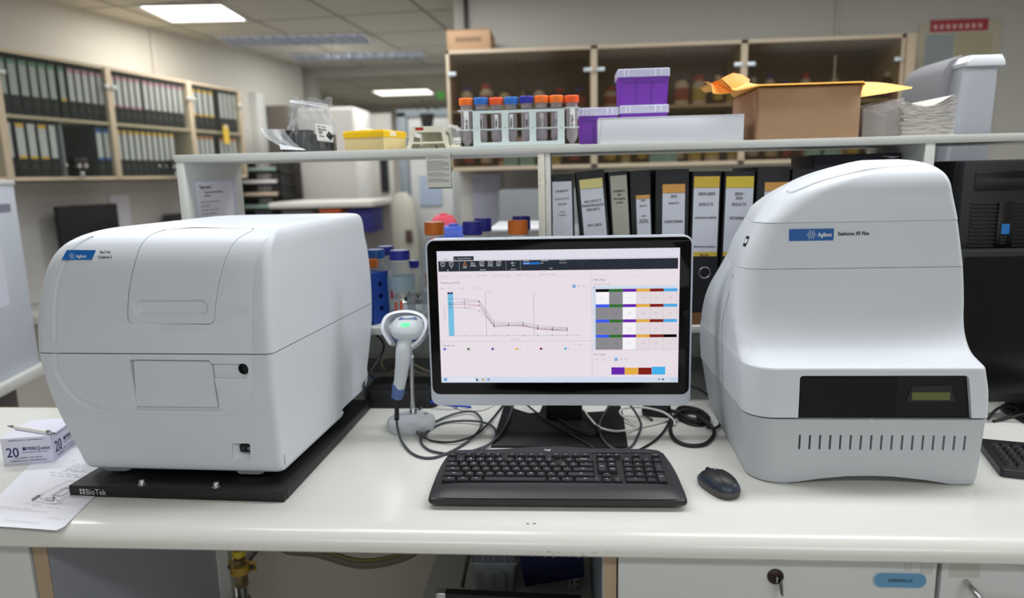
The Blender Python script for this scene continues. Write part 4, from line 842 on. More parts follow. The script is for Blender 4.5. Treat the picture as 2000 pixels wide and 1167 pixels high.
hc = cr(797, 643, 1.475); HM = Matrix.Translation(hc) @ Euler((radians(38), 0, radians(6))).to_matrix().to_4x4() @ Matrix.Scale(1.12, 4)
def sup(rx, ry, z, n=32, e=.82): return [(rx * abs(cos(a)) ** e * (1 if cos(a) > 0 else -1), ry * abs(sin(a)) ** e * (1 if sin(a) > 0 else -1), z) for a in [2 * pi * k / n for k in range(n)]]
b.loft([sup(.0335, .027, -.001), sup(.0335, .0275, .006), sup(.031, .026, .012), sup(.026, .022, .016), sup(.016, .013, .0185), sup(.005, .004, .019)], SCW, HM); b.build('head', SN, True)
b = MB(40); b.loft([sup(.020, .014, -.024), sup(.029, .022, -.018), sup(.0335, .0265, -.008), sup(.0338, .0272, -.001)], SCB, HM); b.build('lower_trim', SN, True)
b = MB(); 
BT = HM @ TM(.001, .0135, .0160, radians(-20)); b.prism([(-.018, -.0038), (.018, -.0038), (.016, .0038), (-.016, .0038)], .0022, SCB, BT); [b.quad(-.010 + k * .0032, -.0008, -.0077 + k * .0032, .0010, WINK, BT, .00235) for k in range(7) if k != 4]; b.build('label_band', SN, True)
b = MB(); b.prism(sup(.0095, .0055, 0, 20), .0008, emi('green_led', (120, 245, 170), 1.3), HM @ TM(-.003, -.004, .0187)); b.plate(rr(.011, -.019, .019, -.013, .001), mat('sensor_green', (30, 90, 60), .4), HM @ TM(0, 0, .0168, radians(18), radians(12))); b.build('status_light', SN, True)
hp = [cr(797, 655, 1.475), cr(789, 680, 1.455), cr(786, 710, 1.45), cr(782, 740, 1.452), cr(779, 757, 1.455)]
b = MB(40); b.tube(hp, [.021, .0178, .0165, .0150, .0136, .0130], SCW, 18, 5); b.build('handle', SN, True)
b = MB(40); b.tube([cr(779, 749, 1.455), cr(778, 762, 1.456), cr(775, 776, 1.458)], [.0140, .0142, .012], SCB, 18, 4); b.build('handle_cap', SN, True)
b = MB(50); P = crom([cr(775, 774, 1.458), cr(775, 797, 1.462), cr(775, 819, 1.465)], 14); b.tube(P, [.0056 if k % 3 else .0042 for k in range(len(P))], RUB, 10, 1); b.build('strain_relief', SN, True)

# ================================================================== CABLES ON THE BENCH
def cable(pts, r, m, label, name='cable', z=None, grp=None):
    W3 = []
    for p in pts:
        zz = DZ + r + .0004 + (p[2] if len(p) > 2 else 0); W3.append(atZ(p[0], p[1], zz))
    b = MB(60); b.tube(W3, r, m, 10, 6); return tag(b.build(name), label, 'cable', grp)
CBK = mat('cable_black', (30, 30, 33), .45); CGR = mat('cable_grey', (70, 72, 78), .45); CWH = mat('cable_white', (214, 212, 206), .5); CBL = mat('cable_blue', (28, 70, 190), .45)
p_ = cr(775, 816, 1.465)
b = MB(60); q = [p_, p_ + Vector((.001, -.004, -.02))] + [atZ(x, y, DZ + .0035 + h) for x, y, h in ((783, 858, .004), (800, 881, 0), (822, 892, 0), (847, 893, 0), (874, 884, 0), (901, 870, 0), (928, 849, .004), (940, 830, .005), (938, 814, .005), (921, 803, .004), (887, 808, .003), (847, 825, 0), (825, 844, 0), (822, 862, 0), (836, 877, 0), (862, 884, 0), (895, 886, 0), (940, 874, .002), (963, 860, .005), (968, 840, .006), (950, 826, .006), (914, 821, .004), (868, 825, 0), (838, 840, 0), (824, 853, .005), (812, 838, .006), (806, 822, .004), (812, 806, 0), (834, 786, 0), (850, 778, 0))]
b.tube(q, .0027, CGR, 10, 6); tag(b.build('cable'), 'dark grey scanner cable looping across the worktop to the keyboard', 'cable')
cable([(1003, 786), (993, 819, .008), (977, 846, .009), (955, 868, .004), (930, 882, 0), (905, 888, 0)], .0026, CGR, 'grey cable dropping from under the monitor to the keyboard corner')
cable([(985, 788), (955, 825, .004), (928, 849, .007), (887, 862, .004), (847, 861, 0), (825, 851, .007), (812, 844, 0)], .0024, CBK, 'thin black cable curving from the monitor stand towards the scanner stand')
cable([(1022, 784, .01), (1055, 811, .009), (1090, 833, .008), (1130, 856, .008), (1170, 880, .002)], .0024, CBK, 'black cable crossing the monitor stand diagonally to the keyboard')
cable([(1060, 790, .01), (1103, 825, .008), (1138, 844, .0075), (1157, 848, .0075), (1167, 841, .009), (1161, 822, .012), (1138, 802, .016), (1110, 786, .02)], .0022, CBK, 'thin black cable hooked in a loop over the stand plate')
cable([(1192, 788, .02), (1174, 819, .012), (1171, 841, .008), (1182, 863, .007), (1206, 878, 0), (1232, 872, 0), (1246, 850, 0), (1252, 828, .01), (1240, 803, .02), (1228, 788, .03)], .0026, CGR, 'grey cable forming a round loop over the right corner of the stand')
cable([(1130, 786, .02), (1152, 816, .012), (1171, 834, .009), (1198, 841, .008), (1220, 840, .007), (1252, 833, .001), (1285, 826, 0), (1312, 818, 0)], .0028, CWH, 'white cable running off the stand plate to the black power brick')
cable([(1245, 834, .0), (1226, 820, .006), (1211, 806, .014), (1219, 797, .016), (1252, 795, .022), (1292, 803, .02), (1314, 818, .01), (1318, 830, 0)], .0026, CWH, 'white cable arching over the black power brick')
cable([(1306, 786, .02), (1310, 812, .01), (1299, 838, .003), (1279, 860, 0), (1249, 878, 0)], .0026, CBK, 'black cable arcing from the monitor edge to the keyboard top')
cable([(1262, 790, .02), (1255, 800, .012), (1262, 812, .006), (1275, 820, 0)], .0024, CBK, 'short black cable curling beside the power brick')
# power brick
t0 = atZ(1282, 812, DZ); t = thing('power_brick', 'flat black power adapter behind the monitor stand among cables', 'power adapter', (t0.x, t0.y + .01, DZ), radians(-14))
b = MB(); b.box((0, 0, .013), (.062, .040, .024), BLKPL, .004); b.build('body', t); b = MB(); b.tube([(.03, 0, .013), (.05, -.002, .012), (.06, -.006, .006)], .0045, RUB, 10, 4); b.build('plug', t)
# thick coiled power cord
cc = atZ(1345, 828, DZ); W3 = []
for k in range(7 * 16):
    a = 2 * pi * k / 16; i_ = k // 16; rx = .033 + .004 * sin(i_ * 2.1) ; ry = .042 + .004 * cos(i_ * 1.7); W3.append((cc.x + .012 + rx * cos(a) * .9 + .003 * (i_ % 3) + .35 * ry * sin(a) * -.6, cc.y + .03 + ry * sin(a), DZ + .0045 + .0042 * (i_ // 2) + .0016 * sin(a * 1.0 + i_)))
b = MB(60); b.tube(W3, .0036, CBK, 8, 3); 
cl = [(1362, 803, .016), (1335, 800, .02), (1318, 812, .01), (1309, 835, 0), (1318, 858, 0), (1345, 869, 0), (1375, 867, 0), (1392, 853, 0), (1394, 838, .006), (1380, 824, .016), (1362, 812, .02)]
b.tube([atZ(x, y, DZ + .0045 + h) for x, y, h in cl], .0042, CBK, 10, 5); tag(b.build('coiled_cable'), 'thick black power cord coiled on the worktop beside the tall instrument', 'power cord')
cable([(1350, 754, .035), (1372, 763, .035), (1395, 784, .03), (1407, 808, .016), (1406, 828, .004), (1395, 836, .004), (1380, 833, .006)], .0033, CBK, 'black lead arching from behind the monitor to the coiled cord')
cable([(712, 725, .03), (735, 742, .03), (766, 762, .025), (800, 775, .02), (832, 782, .015), (870, 790, .01), (920, 794, 0)], .0026, CBL, 'blue network cable running behind the scanner stand')
b = MB(60); b.tube([atY(718, 645, 1.82), atY(738, 656, 1.80), atY(750, 674, 1.76), atY(743, 696, 1.70), atY(725, 722, 1.66), atY(712, 742, 1.62), atY(712, 760, 1.60), atZ(722, 778, .905)], .0028, CBK, 10, 6); tag(b.build('cable'), 'black cable hanging down behind the boxy instrument', 'cable')
cable([(880, 790), (905, 800), (940, 800), (965, 790)], .0026, CWH, 'white cable showing just under the monitor edge')
b = MB(60); b.tube([atY(752, 722, 1.9), atY(745, 708, 1.9), atY(752, 699, 1.9), atY(775, 697, 1.9), atY(800, 706, 1.88), atY(830, 722, 1.86), atY(860, 730, 1.84)], .003, mat('cable_beige', (190, 182, 160), .5), 10, 6); b.tube([atY(757, 730, 1.9), atY(790, 716, 1.9), atY(820, 728, 1.88), atY(850, 742, 1.86)], .003, MATS['cable_beige'], 10, 6); tag(b.build('cable'), 'beige cable bundle lying behind the black power supply', 'cable')
# black power supply behind the scanner
t0 = atZ(775, 793, DZ); t = thing('power_supply', 'low black power supply box behind the scanner stand', 'power supply', (-.44, 1.68, DZ))
b = MB(); q0 = atZ(716, 788, DZ); q1 = atZ(838, 796, DZ); zt = atY(780, 737, 1.78).z; b.prism(rr(q0.x, 1.66, q1.x + .02, 1.80, .025), zt - DZ, BLKPL, TM(0, 0, DZ), .008); b.build('case', t, True)
b = MB(); b.prism(rr(q0.x + .03, 1.69, q1.x - .01, 1.77, .01), .001, mat('psu_top', (40, 40, 43), .5), TM(0, 0, zt)); b.build('top_plate', t, True)
t = thing('desk_adapter', 'small white plug adapter beside the black power supply', 'adapter', tuple(atZ(835, 768, DZ))); b = MB(); b.box((0.0, .03, .014), (.03, .05, .028), CWH, .006); b.build('body', t); b = MB(); b.box((0.0, .003, .014), (.012, .004, .010), mat('adapter_socket', (150, 150, 146), .5), .001); b.build('socket', t)

# ================================================================== NOTEPAD, PEN, SHEETS
a0 = atZ(8, 909, DZ); a1 = atZ(106, 902, DZ); 
nr = atan2(a1.y - a0.y, a1.x - a0.x); NW = (a1 - a0).length
NP = thing('note_cube', 'white paper note cube printed with navy supplier lettering', 'notepad', tuple(a0), nr)
NHt = atY(6, 857, a0.y).z - DZ; ND = .115
b = MB(); b.box((NW / 2, ND / 2, NHt / 2), (NW, ND, NHt), mat('note_paper', (222, 222, 238), .8, bump=.4, bscale=20, var=.01), .0006); b.build('block', NP)
def np_print(M, w, nm):
    b = MB(); k = w / .113
    b.text('20', .034 * k, NAVY, M @ TM(.010 * k, .0175, .0003), 'l', 3, sx=.84, bold=.0006); b.quad(.047 * k, .031, .054 * k, .038, NAVY, M, .0003); b.text('MilliQuest', .0128 * k, NAVY, M @ TM(.056 * k, .0305, .0003), 'l', 3, bold=.0003)
    b.text('Laboratory Equipment Supplies & Support', .0034 * k, NAVY, M @ TM(.046 * k, .0255, .0003), 'l', 1, bold=.0002); b.text('+357 22 444 646  |  +357 22 444 345', .0042 * k, NAVY, M @ TM(w / 2, .0135, .0003), 'c', 1, bold=.00015)
    b.text('info@milliquest.com  |  www.milliquest.com', .0046 * k, NAVY, M @ TM(w / 2, .0075, .0003), 'c', 1, bold=.00015); b.text('info@milliquest.com  |  www.milliquest.com', .0044 * k, NAVY, M @ TM(w / 2, NHt - .0065, .0003), 'c', 1, bold=.00015)
    b.build(nm, NP)
np_print(TM(0, -.0004, 0, pi / 2), NW, 'front_print'); np_print(TM(NW + .0004, 0, 0, pi / 2, 0, pi / 2), ND, 'side_print')
ta = atZ(14, 831, DZ + NHt + .004); tb_ = atZ(106, 846, DZ + NHt + .004)
PN = thing('ballpoint_pen', 'white ballpoint pen with silver tip lying on the note cube', 'pen', tuple(ta), atan2(tb_.y - ta.y, tb_.x - ta.x)); PL = (tb_ - ta).length
PRX = TM(0, 0, 0, 0, pi / 2)
b = MB(); b.lathe([(.0042, PL * .17), (.0047, PL * .25), (.0049, PL * .5), (.0048, PL * .84), (.0042, PL * .86)], mat('pen_white', (236, 234, 230), .3), PRX, 20); b.build('barrel', PN)
b = MB(); b.lathe([(.0006, 0), (.0012, .003), (.0036, PL * .14), (.0042, PL * .175)], mat('pen_silver', (150, 148, 146), .3, .8), PRX, 16); b.build('tip', PN)
b = MB(); b.lathe([(.0040, PL * .86), (.0040, PL * .93), (.0028, PL * .94), (.0024, PL * 1.0), (.0, PL)], STEEL, PRX, 16); b.tube([(PL * .86, -.002, .0045), (PL * .93, -.002, .006), (PL * .98, -.0025, .004)], .0012, STEEL, 6, 3); b.build('clicker', PN)
# printed sheet
b = MB(); c_ = [atZ(-60, 1024, .9007), atZ(118, 1036, .9007), atZ(275, 880, .9007), atZ(95, 872, .9007)]
PM = thing('printed_sheet', 'white printed manual page with machine drawing sliding under the tray', 'paper sheet', tuple(c_[1]))
def bil(u, v): return (c_[0] * (1 - u) + c_[1] * u) * (1 - v) + (c_[3] * (1 - u) + c_[2] * u) * v
NUp = 24; vs = []; fs = []
for j in range(NUp + 1):
    for i in range(NUp + 1):
        u, v = i / NUp, j / NUp
        if u > .93 and v < .06: pass
        p = bil(u, v); lift = .0; vs.append((p.x, p.y, .9008 + .0022 * max(0, sin(u * 3.1 - .4)) * max(0, sin(v * 2.0 + .3)) * (1 if v < .5 else max(0, (1 - v) * 2) ** 1.0)))
for j in range(NUp):
    for i in range(NUp):
        if i == NUp - 1 and j == 0: fs.append((j * (NUp + 1) + i, (j + 1) * (NUp + 1) + i + 1, (j + 1) * (NUp + 1) + i)); continue
        k = j * (NUp + 1) + i; fs.append((k, k + 1, k + NUp + 2, k + NUp + 1))
b.raw(vs, fs, PAPER); b.build('page', PM, True)
b = MB()
def pz(x, y): v = atZ(x, y, .9037); return (v.x, v.y)
def ink(pts, w=.0005, closed=False):
    P = [pz(*p) for p in pts]
    for q, r in zip(P, P[1:] + (P[:1] if closed else [])): b.line(q, r, w, INK, None, .9037)
ink([(62, 977), (85, 961), (135, 938), (158, 940)], .0007); ink([(62, 977), (110, 984), (118, 975), (160, 948)], .0007); ink([(75, 968), (85, 975), (100, 974), (128, 955), (148, 945)]); ink([(103, 966), (140, 946), (150, 949), (120, 968), (103, 966)], .0011)
ink([(130, 952), (142, 957), (148, 944), (160, 948)], .0009); ink([(88, 972), (106, 970), (104, 977), (88, 976)], .0014); ink([(74, 966), (62, 974), (66, 975), (78, 967), (74, 966)], .0018); ink([(100, 965), (118, 981)], .0004); ink([(115, 985), (125, 975), (160, 955)]); ink([(78, 968), (85, 964)], .0009); ink([(119, 952), (122, 954), (117, 956)], .0006)
for y_ in (0, 1, 2): ink([(106 + y_ * 8, 963 - y_ * 5), (114 + y_ * 8, 961 - y_ * 5)], .0009)
for (xa, ya, xb, yb) in ((0, 988, 62, 993), (0, 991, 94, 999), (92, 1009, 128, 1013), (8, 1014, 80, 1021), (48, 981, 82, 985), (100, 982, 134, 983), (92, 990, 124, 992), (62, 986, 82, 988), (98, 921, 178, 930), (100, 927, 170, 932), (128, 916, 200, 920), (130, 913, 200, 916), (140, 909, 200, 912), (146, 905, 200, 908), (140, 900, 150, 896), (122, 918, 180, 922)):
    n_ = max(3, int(abs(xb - xa) / 5))
    for k in range(n_):
        if k % 3 == 2 and rnd.random() < .4: continue
        u0, u1 = k / n_, (k + .85) / n_; ink([(xa + (xb - xa) * u0, ya + (yb - ya) * u0), (xa + (xb - xa) * u1, ya + (yb - ya) * u1)], .0006 if ya > 950 else .0010)
b.build('printing', PM, True)
# ================================================================== HUTCH (shelf unit on the bench)
HT = thing('shelf_unit', 'white bench-top shelf unit with long top board and worn upright posts', 'shelf unit', (0, 1.85, DZ))
SZ = 1.547; b = MB(); b.b2(-.967, 2.2, 1.70, 2.02, SZ - .018, SZ, LAMW, .0008); b.build('top_board', HT, True)
b = MB(); WORN = mat('worn_board', (214, 210, 196), .6, var=.14, scale=60)
b.b2(-.965, -.945, 1.701, 2.015, 1.10, SZ - .018, LAMW, .0005); b.build('side_panel', HT, True)
b = MB(); b.b2(-.058, -.0415, 1.701, 2.015, 1.10, SZ - .018, WORN, .0005); b.b2(-.0405, -.0275, 1.702, 2.015, 1.10, SZ - .018, LAMW, .0005)
M1 = UPR(0, 1.7005, 0)
for px, py in ((1054, 352), (1054, 362), (1067, 355), (1052, 308)): v = atY(px, py, 1.7); b.plate([(v.x + .0012 * cos(a), v.z + .0012 * sin(a)) for a in [k * pi / 4 for k in range(8)]], DARK, M1)
b.build('middle_post', HT, True)
b = MB(); b.b2(.840, .862, 1.701, 2.015, 1.10, SZ - .018, LAMW, .0005); b.build('right_post', HT, True)
b = MB(); b.b2(-1.0, 2.2, 1.70, 2.03, 1.083, 1.101, mat('ledge_white', (214, 215, 212), .35), .001); b.build('ledge', HT, True)
b = MB(); b.b2(-1.0, 2.2, 1.99, 2.03, .945, 1.083, LAMW); b.b2(-1.0, 2.2, 2.0, 2.03, .90, .945, mat('lower_strip_grey', (140, 142, 142), .5)); b.b2(-1.0, 2.2, 1.97, 1.99, 1.062, 1.068, CABW); b.b2(-1.0, 2.2, 1.98, 1.99, .95, .955, CABW)  # darker grey strip along the foot of the back panel
for px in (815, 1362): 
    v = atY(px, 676 if px < 1000 else 664, 1.985); b.box((v.x, 1.987, v.z), (.030, .01, .038), CABW, .003); b.box((v.x, 1.981, v.z + .004), (.018, .006, .016), mat('socket_white', (225, 225, 222), .3), .002)
v = atY(1340, 664, 1.985); b.box((v.x - .02, 1.987, v.z), (.06, .01, .038), CABW, .003); b.build('back_panel', HT, True)
# note taped to the hutch side
nt_ = thing('taped_note', 'printed note in a clear sleeve taped inside the shelf unit side', 'notice', (-.944, 1.8, 1.4))
n0 = atX(376, 352, -.944); n1 = atX(461, 359, -.944); MX = TM(-.9436, 0, 0, pi / 2, 0, pi / 2); yA, yB = n0.y, n1.y; zt = n0.z + .004
b = MB(); b.b2(-.945, -.9442, yA, yB, 1.2, zt, mat('sleeve', (206, 208, 222), .25)); b.b2(-.9442, -.9438, yA + .012, yB - .025, 1.2, zt - .008, PAPER); b.build('sheet', nt_, True)
b = MB(); tw = yB - yA; b.text('"Appreciate..."', .0125, INK, TM(-.9435, yA + .028, zt - .026, pi / 2, 0, pi / 2), 'l', bold=.0004)
for k, s_ in enumerate(('To appreciate the little things', 'around us')): b.text(s_, .0085, INK, TM(-.9435, yA + .05, zt - .038 - k * .009, pi / 2, 0, pi / 2), 'l', bold=.0002)
for k in range(10): b.text(('Appreciate the moments shared', 'a little laughter', 'the people around you and', 'their patience, kindness', 'Appreciate the work of others', 'and say thank you')[k % 6], .0078, INKF, TM(-.9435, yA + .03, zt - .063 - k * .0105, pi / 2, 0, pi / 2), 'l', 1)
b.build('printing', nt_, True)
# sheet hanging from the shelf
h0 = atY(832, 307, 1.699); h1 = atY(880, 305, 1.699); hb = atY(834, 366, 1.699); t = thing('hanging_notice', 'small printed sheet on green card hanging from the top board', 'notice', (h0.x, 1.698, SZ))
b = MB(); b.b2(h0.x + .003, h1.x + .001, 1.6985, 1.6995, hb.z - .003, SZ - .012, mat('green_card', (70, 120, 80), .7)); b.build('green_backing', t, True)
b = MB(); b.b2(h0.x, h1.x, 1.6965, 1.698, hb.z, SZ - .012, mat('grey_paper', (200, 198, 192), .7)); hw = h1.x - h0.x
for k in range(22):
    if k in (3, 11, 15): continue
    z = SZ - .018 - k * .0035
    if z < hb.z + .01: break
    b.quad(h0.x + .003, z, h0.x + hw * (.93 if k % 4 else .7), z + .0015, mat('notice_grey', (140, 138, 134), .7), UPR(0, 1.6964, 0), 0)
b.build('page', t, True)

# ================================================================== BINDERS ON THE LEDGE
BB = .030
b = MB(); b.b2(-.02, .835, 1.712, 1.99, 1.1012, 1.1012 + BB, mat('cork_board', (120, 84, 50), .8, var=.3, scale=90)); tag(b.build('base_board'), 'brown particle board plank under the row of binders', 'board')
BLK = mat('binder_black', (24, 25, 30), .5, bump=.2, bscale=400); BLI = mat('binder_page', (60, 62, 70), .7)
YLL = mat('label_yellow', (222, 212, 140), .6); YLG = mat('label_gold', (218, 184, 66), .5); ORG = mat('label_orange', (218, 160, 84), .6); TAPG = mat('label_tape', (176, 174, 160), .5, var=.1, scale=60); LBW = mat('label_white', (214, 218, 230), .65)
zb = 1.1012 + BB + .001
def binder(px0, px1, pyt, lean, label, items, lab=None, top=None, ringp=False, y=1.715, pybot=None, depth=.25, dz=0):
    v0 = atY(px0, pyt, y); v1 = atY(px1, pyt, y); w = v1.x - v0.x; h = v0.z - zb; 
    # spine leans about its foot
    a = radians(lean); Hh_ = h / cos(a) - w * abs(sin(a)) * .0; fx = v0.x + h * math.tan(a); w *= cos(a)
    zoff = (w * sin(-a) if a < 0 else 0) 
    t = thing('ring_binder', label, 'binder', (fx, y, zb + max(0, w * sin(a)) * 0 + dz))
    R_ = Euler((0, -a, 0)).to_matrix().to_4x4()
    lift = TM(0, 0, w * abs(sin(a)) if a > 0 else 0)
    lift = Matrix.Identity(4)
    if a != 0: t.location.z += (w * sin(abs(a)) if a < 0 else 0)
    bb = MB(); bb.b2(0, .0025, .001, depth, 0, Hh_, BLK, .0006, R_); bb.b2(w - .0025, w, .001, depth, 0, Hh_, BLK, .0006, R_); bb.b2(0, w, 0, .003, 0, Hh_, BLK, .0012, R_); bb.build('cover', t)
    bb = MB(); bb.b2(.004, w - .004, .004, depth - .02, .006, Hh_ - .022, BLI, 0, R_); bb.build('pages', t)
    if lab:
        lx0, lx1, ly0, ly1, mtl = lab; q0 = atY(lx0, ly0, y - .001); q1 = atY(lx1, ly1, y - .001); u0 = (atY(lx0, ly0, y).x - v0.x) ; u1 = (atY(lx1, ly0, y).x - v0.x)
        zt_ = Hh_ - (v0.z - q0.z); zb_ = max(.01, Hh_ - (v0.z - q1.z)); bb = MB(); MM = R_ @ UPR(0, -.0004, 0); bb.quad(u0, zb_, u1, zt_, mtl, MM)
        if top:
            th, tm = top; bb.quad(u0, zt_ - th, u1, zt_, tm, MM, .0002); bb.line((u0, zt_ - th), (u1, zt_ - th), .0006, INK, MM, .0003)
        for it in items:
            s_, fy, sz_, kw = it; 
            if s_ == '#gold': bb.quad(u0, zb_, u1, zb_ + .011, YLG, MM, .0002); continue
            zz = zt_ - fy; bb.text(s_, sz_, kw.get('m', INK), MM @ TM((u0 + u1) / 2 + kw.get('dx', 0), zz, .0004, 0, 0, kw.get('r', 0)), 'c', 2, sx=kw.get('sx', .9), bold=kw.get('b', .0003), skew=kw.get('k', 0))
        bb.build('spine_label', t)
    if ringp:
        q = atY(ringp[0], ringp[1], y); bb = MB(); ro = .0135; 
        bb.tube([(q.x - v0.x + ro * cos(k * pi / 12), -.001, q.z - zb + ro * sin(k * pi / 12)) for k in range(24)], .0014, STEEL, 8, 1, True, R_); bb.prism([(q.x - v0.x + (ro - .001) * cos(k * pi / 12), q.z - zb + (ro - .001) * sin(k * pi / 12)) for k in range(24)], .0008, DARK, R_ @ UPR(0, 0, 0)); bb.build('finger_ring', t)
    return t
HW = dict(b=.0003, m=mat('pencil', (70, 72, 84), .7))
binder(1078, 1120, 341, 1.0, 'black binder with handwritten white spine standing against the middle post', [('SYNERGY', .026, .0082, dict(b=.0003, m=HW['m'], r=.06)), ('MICROPLATE', .044, .0066, dict(b=.0001, m=HW['m'], r=.06)), ('READER', .057, .0066, dict(b=.0002, m=HW['m'], r=.05)), ('Product', .075, .005, HW), ('handbook', .083, .005, HW)], (1078, 1116, 355, 470, LBW))
binder(1124, 1180, 336, 4.8, 'leaning black binder titled ARCHITECT MAINTENANCE REPORTS under a pale yellow band', [('ARCHITECT', .057, .0088, dict(b=.0003)), ('MAINTENANCE', .067, .0088, dict(b=.0003, sx=.86)), ('REPORTS', .077, .0088, dict(b=.0003)), ('2011-2016', .115, .009, dict(b=.0004))], (1130, 1175, 352, 480, LBW), (.023, YLL))
binder(1188, 1225, 336, 3.4, 'narrow black binder with grey taped handwritten spine label', [('SYNERGY', .040, .0078, dict(b=.0004)), ('H4', .049, .0075, dict(b=.0004)), ('Microplate', .058, .0075, dict(b=.0003)), ('reader', .067, .0075, dict(b=.0003))], (1191, 1223, 344, 480, TAPG))
binder(1230, 1270, 334, 2.4, 'black binder with a small narrow white label and thin orange band', [('2025', .015, .0062, dict(b=.0003)), ('RESULTS', .028, .005, dict()), ('UREA', .052, .0044, dict()), ('REDUCING', .062, .0044, dict()), ('SUBSTANCES', .067, .0044, dict())], (1240, 1267, 382, 480, LBW), (.009, ORG))
binder(1281, 1346, 331, 0.3, 'black binder labelled CREATININE with orange header', [('2025', .032, .0088, dict(b=.0004)), ('RESULTS', .048, .007, dict()), ('CREATININE', .093, .0088, dict(b=.0004))], (1294, 1338, 360, 490, LBW), (.021, ORG))
binder(1353, 1409, 335, -0.6, 'black binder labelled OLIGOSACCHARIDES with gold bands and steel finger ring', [('2024-2025', .045, .0105, dict(b=.0005, k=.2)), ('RESULTS', .070, .0098, dict(b=.0004)), ('OLIGOSACCHARIDES', .101, .0062, dict(b=.0005, sx=.88)), ('Biochemical Genetics', .171, .0066, dict(b=.0004, k=.2, sx=.92)), ('#gold', 0, 0, {}), ('BG-24', .1925, .0088, dict(b=.0004))], (1356, 1406, 345, 500, LBW), (.027, YLG), (1378, 532))
binder(1416, 1475, 335, -0.8, 'black binder labelled VITAMIN with a broad yellow header', [('2024 -', .045, .0105, dict(b=.0005, k=.2)), ('2025', .055, .0095, dict(b=.0004)), ('RESULTS', .070, .0098, dict(b=.0004)), ('VITAMIN A', .103, .0098, dict(b=.0004)), ('Biochemical', .171, .0066, dict(b=.0004, k=.2)), ('#gold', 0, 0, {})], (1419, 1473, 345, 500, LBW), (.027, mat('label_yellow2', (222, 196, 60), .5)))
binder(1480, 1544, 326, 0, 'black binder with orange spine header partly behind the domed instrument', [], (1494, 1540, 356, 470, LBW), (.021, ORG))
binder(1548, 1610, 330, 0, 'plain black binder furthest along the row behind the domed instrument', [])
v = atY(1700, 303, 1.80); t = thing('document_box', 'dark navy flat case standing behind the domed instrument under the shelf', 'case', (.72, 1.83, 1.1325)); b = MB(); b.b2(.625, .835, 1.80, 1.98, 1.1325, v.z + .004, mat('navy_case', (30, 30, 44), .5), .004); b.build('body', t, True)
b = MB(); b.tube([(.79, 1.80, v.z - .004), (.81, 1.785, v.z - .006), (.828, 1.80, v.z - .004)], .003, STEEL, 6, 3); b.build('latch', t, True)

# ================================================================== GLASSWARE AND RACK ON THE LEDGE
LZ = 1.1015
GLS = film('bottle_glass', (226, 232, 236), .10, .03); WATER = film('liquid', (205, 215, 222), .10, .02); PRT = mat('glass_print', (200, 80, 50), .5)
CAPN = mat('cap_navy', (34, 40, 150), .4); CAPB = mat('cap_blue', (30, 96, 176), .4); CAPO = mat('cap_orange', (226, 118, 30), .4)
def bottle(x, y, r, h, capm, label, band=None, capr=None, z0=LZ, prints=True):
    t = thing('reagent_bottle', label, 'bottle', (x, y, z0)); cr_ = capr or r * .62; n = h
    b = MB(50); b.lathe([(r * .86, 0), (r * .98, .004), (r, .012), (r, n * .60), (r * .94, n * .68), (r * .72, n * .76), (cr_ * .86, n * .82), (cr_ * .84, n * .88)], GLS, None, 36); b.build('glass_body', t)
    b = MB(50); b.lathe([(r * .84, .003), (r * .93, .008), (r * .95, n * .28)], WATER, None, 28); b.build('liquid', t)
    b = MB(); b.lathe([(cr_ * .9, n * .845), (cr_ * .98, n * .85), (cr_ * .98, n * .865)], CWH, None, 28); b.build('pour_ring', t)
    b = MB(25); NR = 40; b.loft([[((cr_ * k) * (1 + .025 * (j % 2)) * cos(2 * pi * j / NR), (cr_ * k) * (1 + .025 * (j % 2)) * sin(2 * pi * j / NR), z) for j in range(NR)] for k, z in ((1.0, n * .87), (1.0, n * .985), (.95, n), (.05, n))], capm); b.build('cap', t)
    if band: b = MB(); b.lathe([(r * 1.005, n * band[0]), (r * 1.01, n * band[1])], band[2], None, 36, cap=False); b.build('band', t)
    if prints:
        b = MB(); 
        for q, (a0_, z0_, c_) in enumerate(((-1.9, .16, PRT), (-1.5, .18, PRT), (-2.2, .34, mat('print_red', (170, 50, 60), .5)), (-1.15, .3, INK))):
            vs = [(r * 1.004 * cos(a0_ + k * .07), r * 1.004 * sin(a0_ + k * .07), n * (z0_ + dz_)) for dz_ in (0, .13 if q < 3 else .06) for k in range(4)]; b.raw(vs, [(k, k + 1, k + 5, k + 4) for k in range(3)], c_)
        b.build('print', t)
    return t
v = atY(786, 606, 1.80); rb = (atY(812, 570, 1.80).x - atY(759, 570, 1.80).x) / 2; hb_ = atY(782, 488, 1.80).z - LZ
bottle(v.x, 1.80, rb, hb_, CAPN, 'round glass bottle with navy cap and pale blue band on the ledge', (.44, .64, film('blue_band', (160, 186, 198), .6, .3)), (atY(801, 500, 1.8).x - atY(763, 500, 1.8).x) / 2)
hb2 = atY(848, 433, 1.86).z - LZ; bottle(atY(848, 440, 1.86).x, 1.86, .040, hb2, CAPO, 'tall glass bottle with ribbed orange cap behind the monitor corner', None, (atY(866, 445, 1.86).x - atY(829, 445, 1.86).x) / 2)
hb3 = atY(750, 481, 1.92).z - LZ; bottle(atY(751, 490, 1.92).x, 1.93, .034, hb3, CAPN, 'glass bottle with navy cap behind the light blue capped bottle', None, .023)
v = atY(732, 487, 1.86); bottle(v.x, 1.865, .033, v.z - LZ, CAPB, 'glass bottle with light blue cap behind the blue rack', None, (atY(749, 495, 1.86).x - atY(715, 495, 1.86).x) / 2)
v = atY(805, 510, 1.88); bottle(v.x, 1.90, .024, v.z - LZ, CAPN, 'small glass bottle with navy cap behind the banded bottle', None, .014)
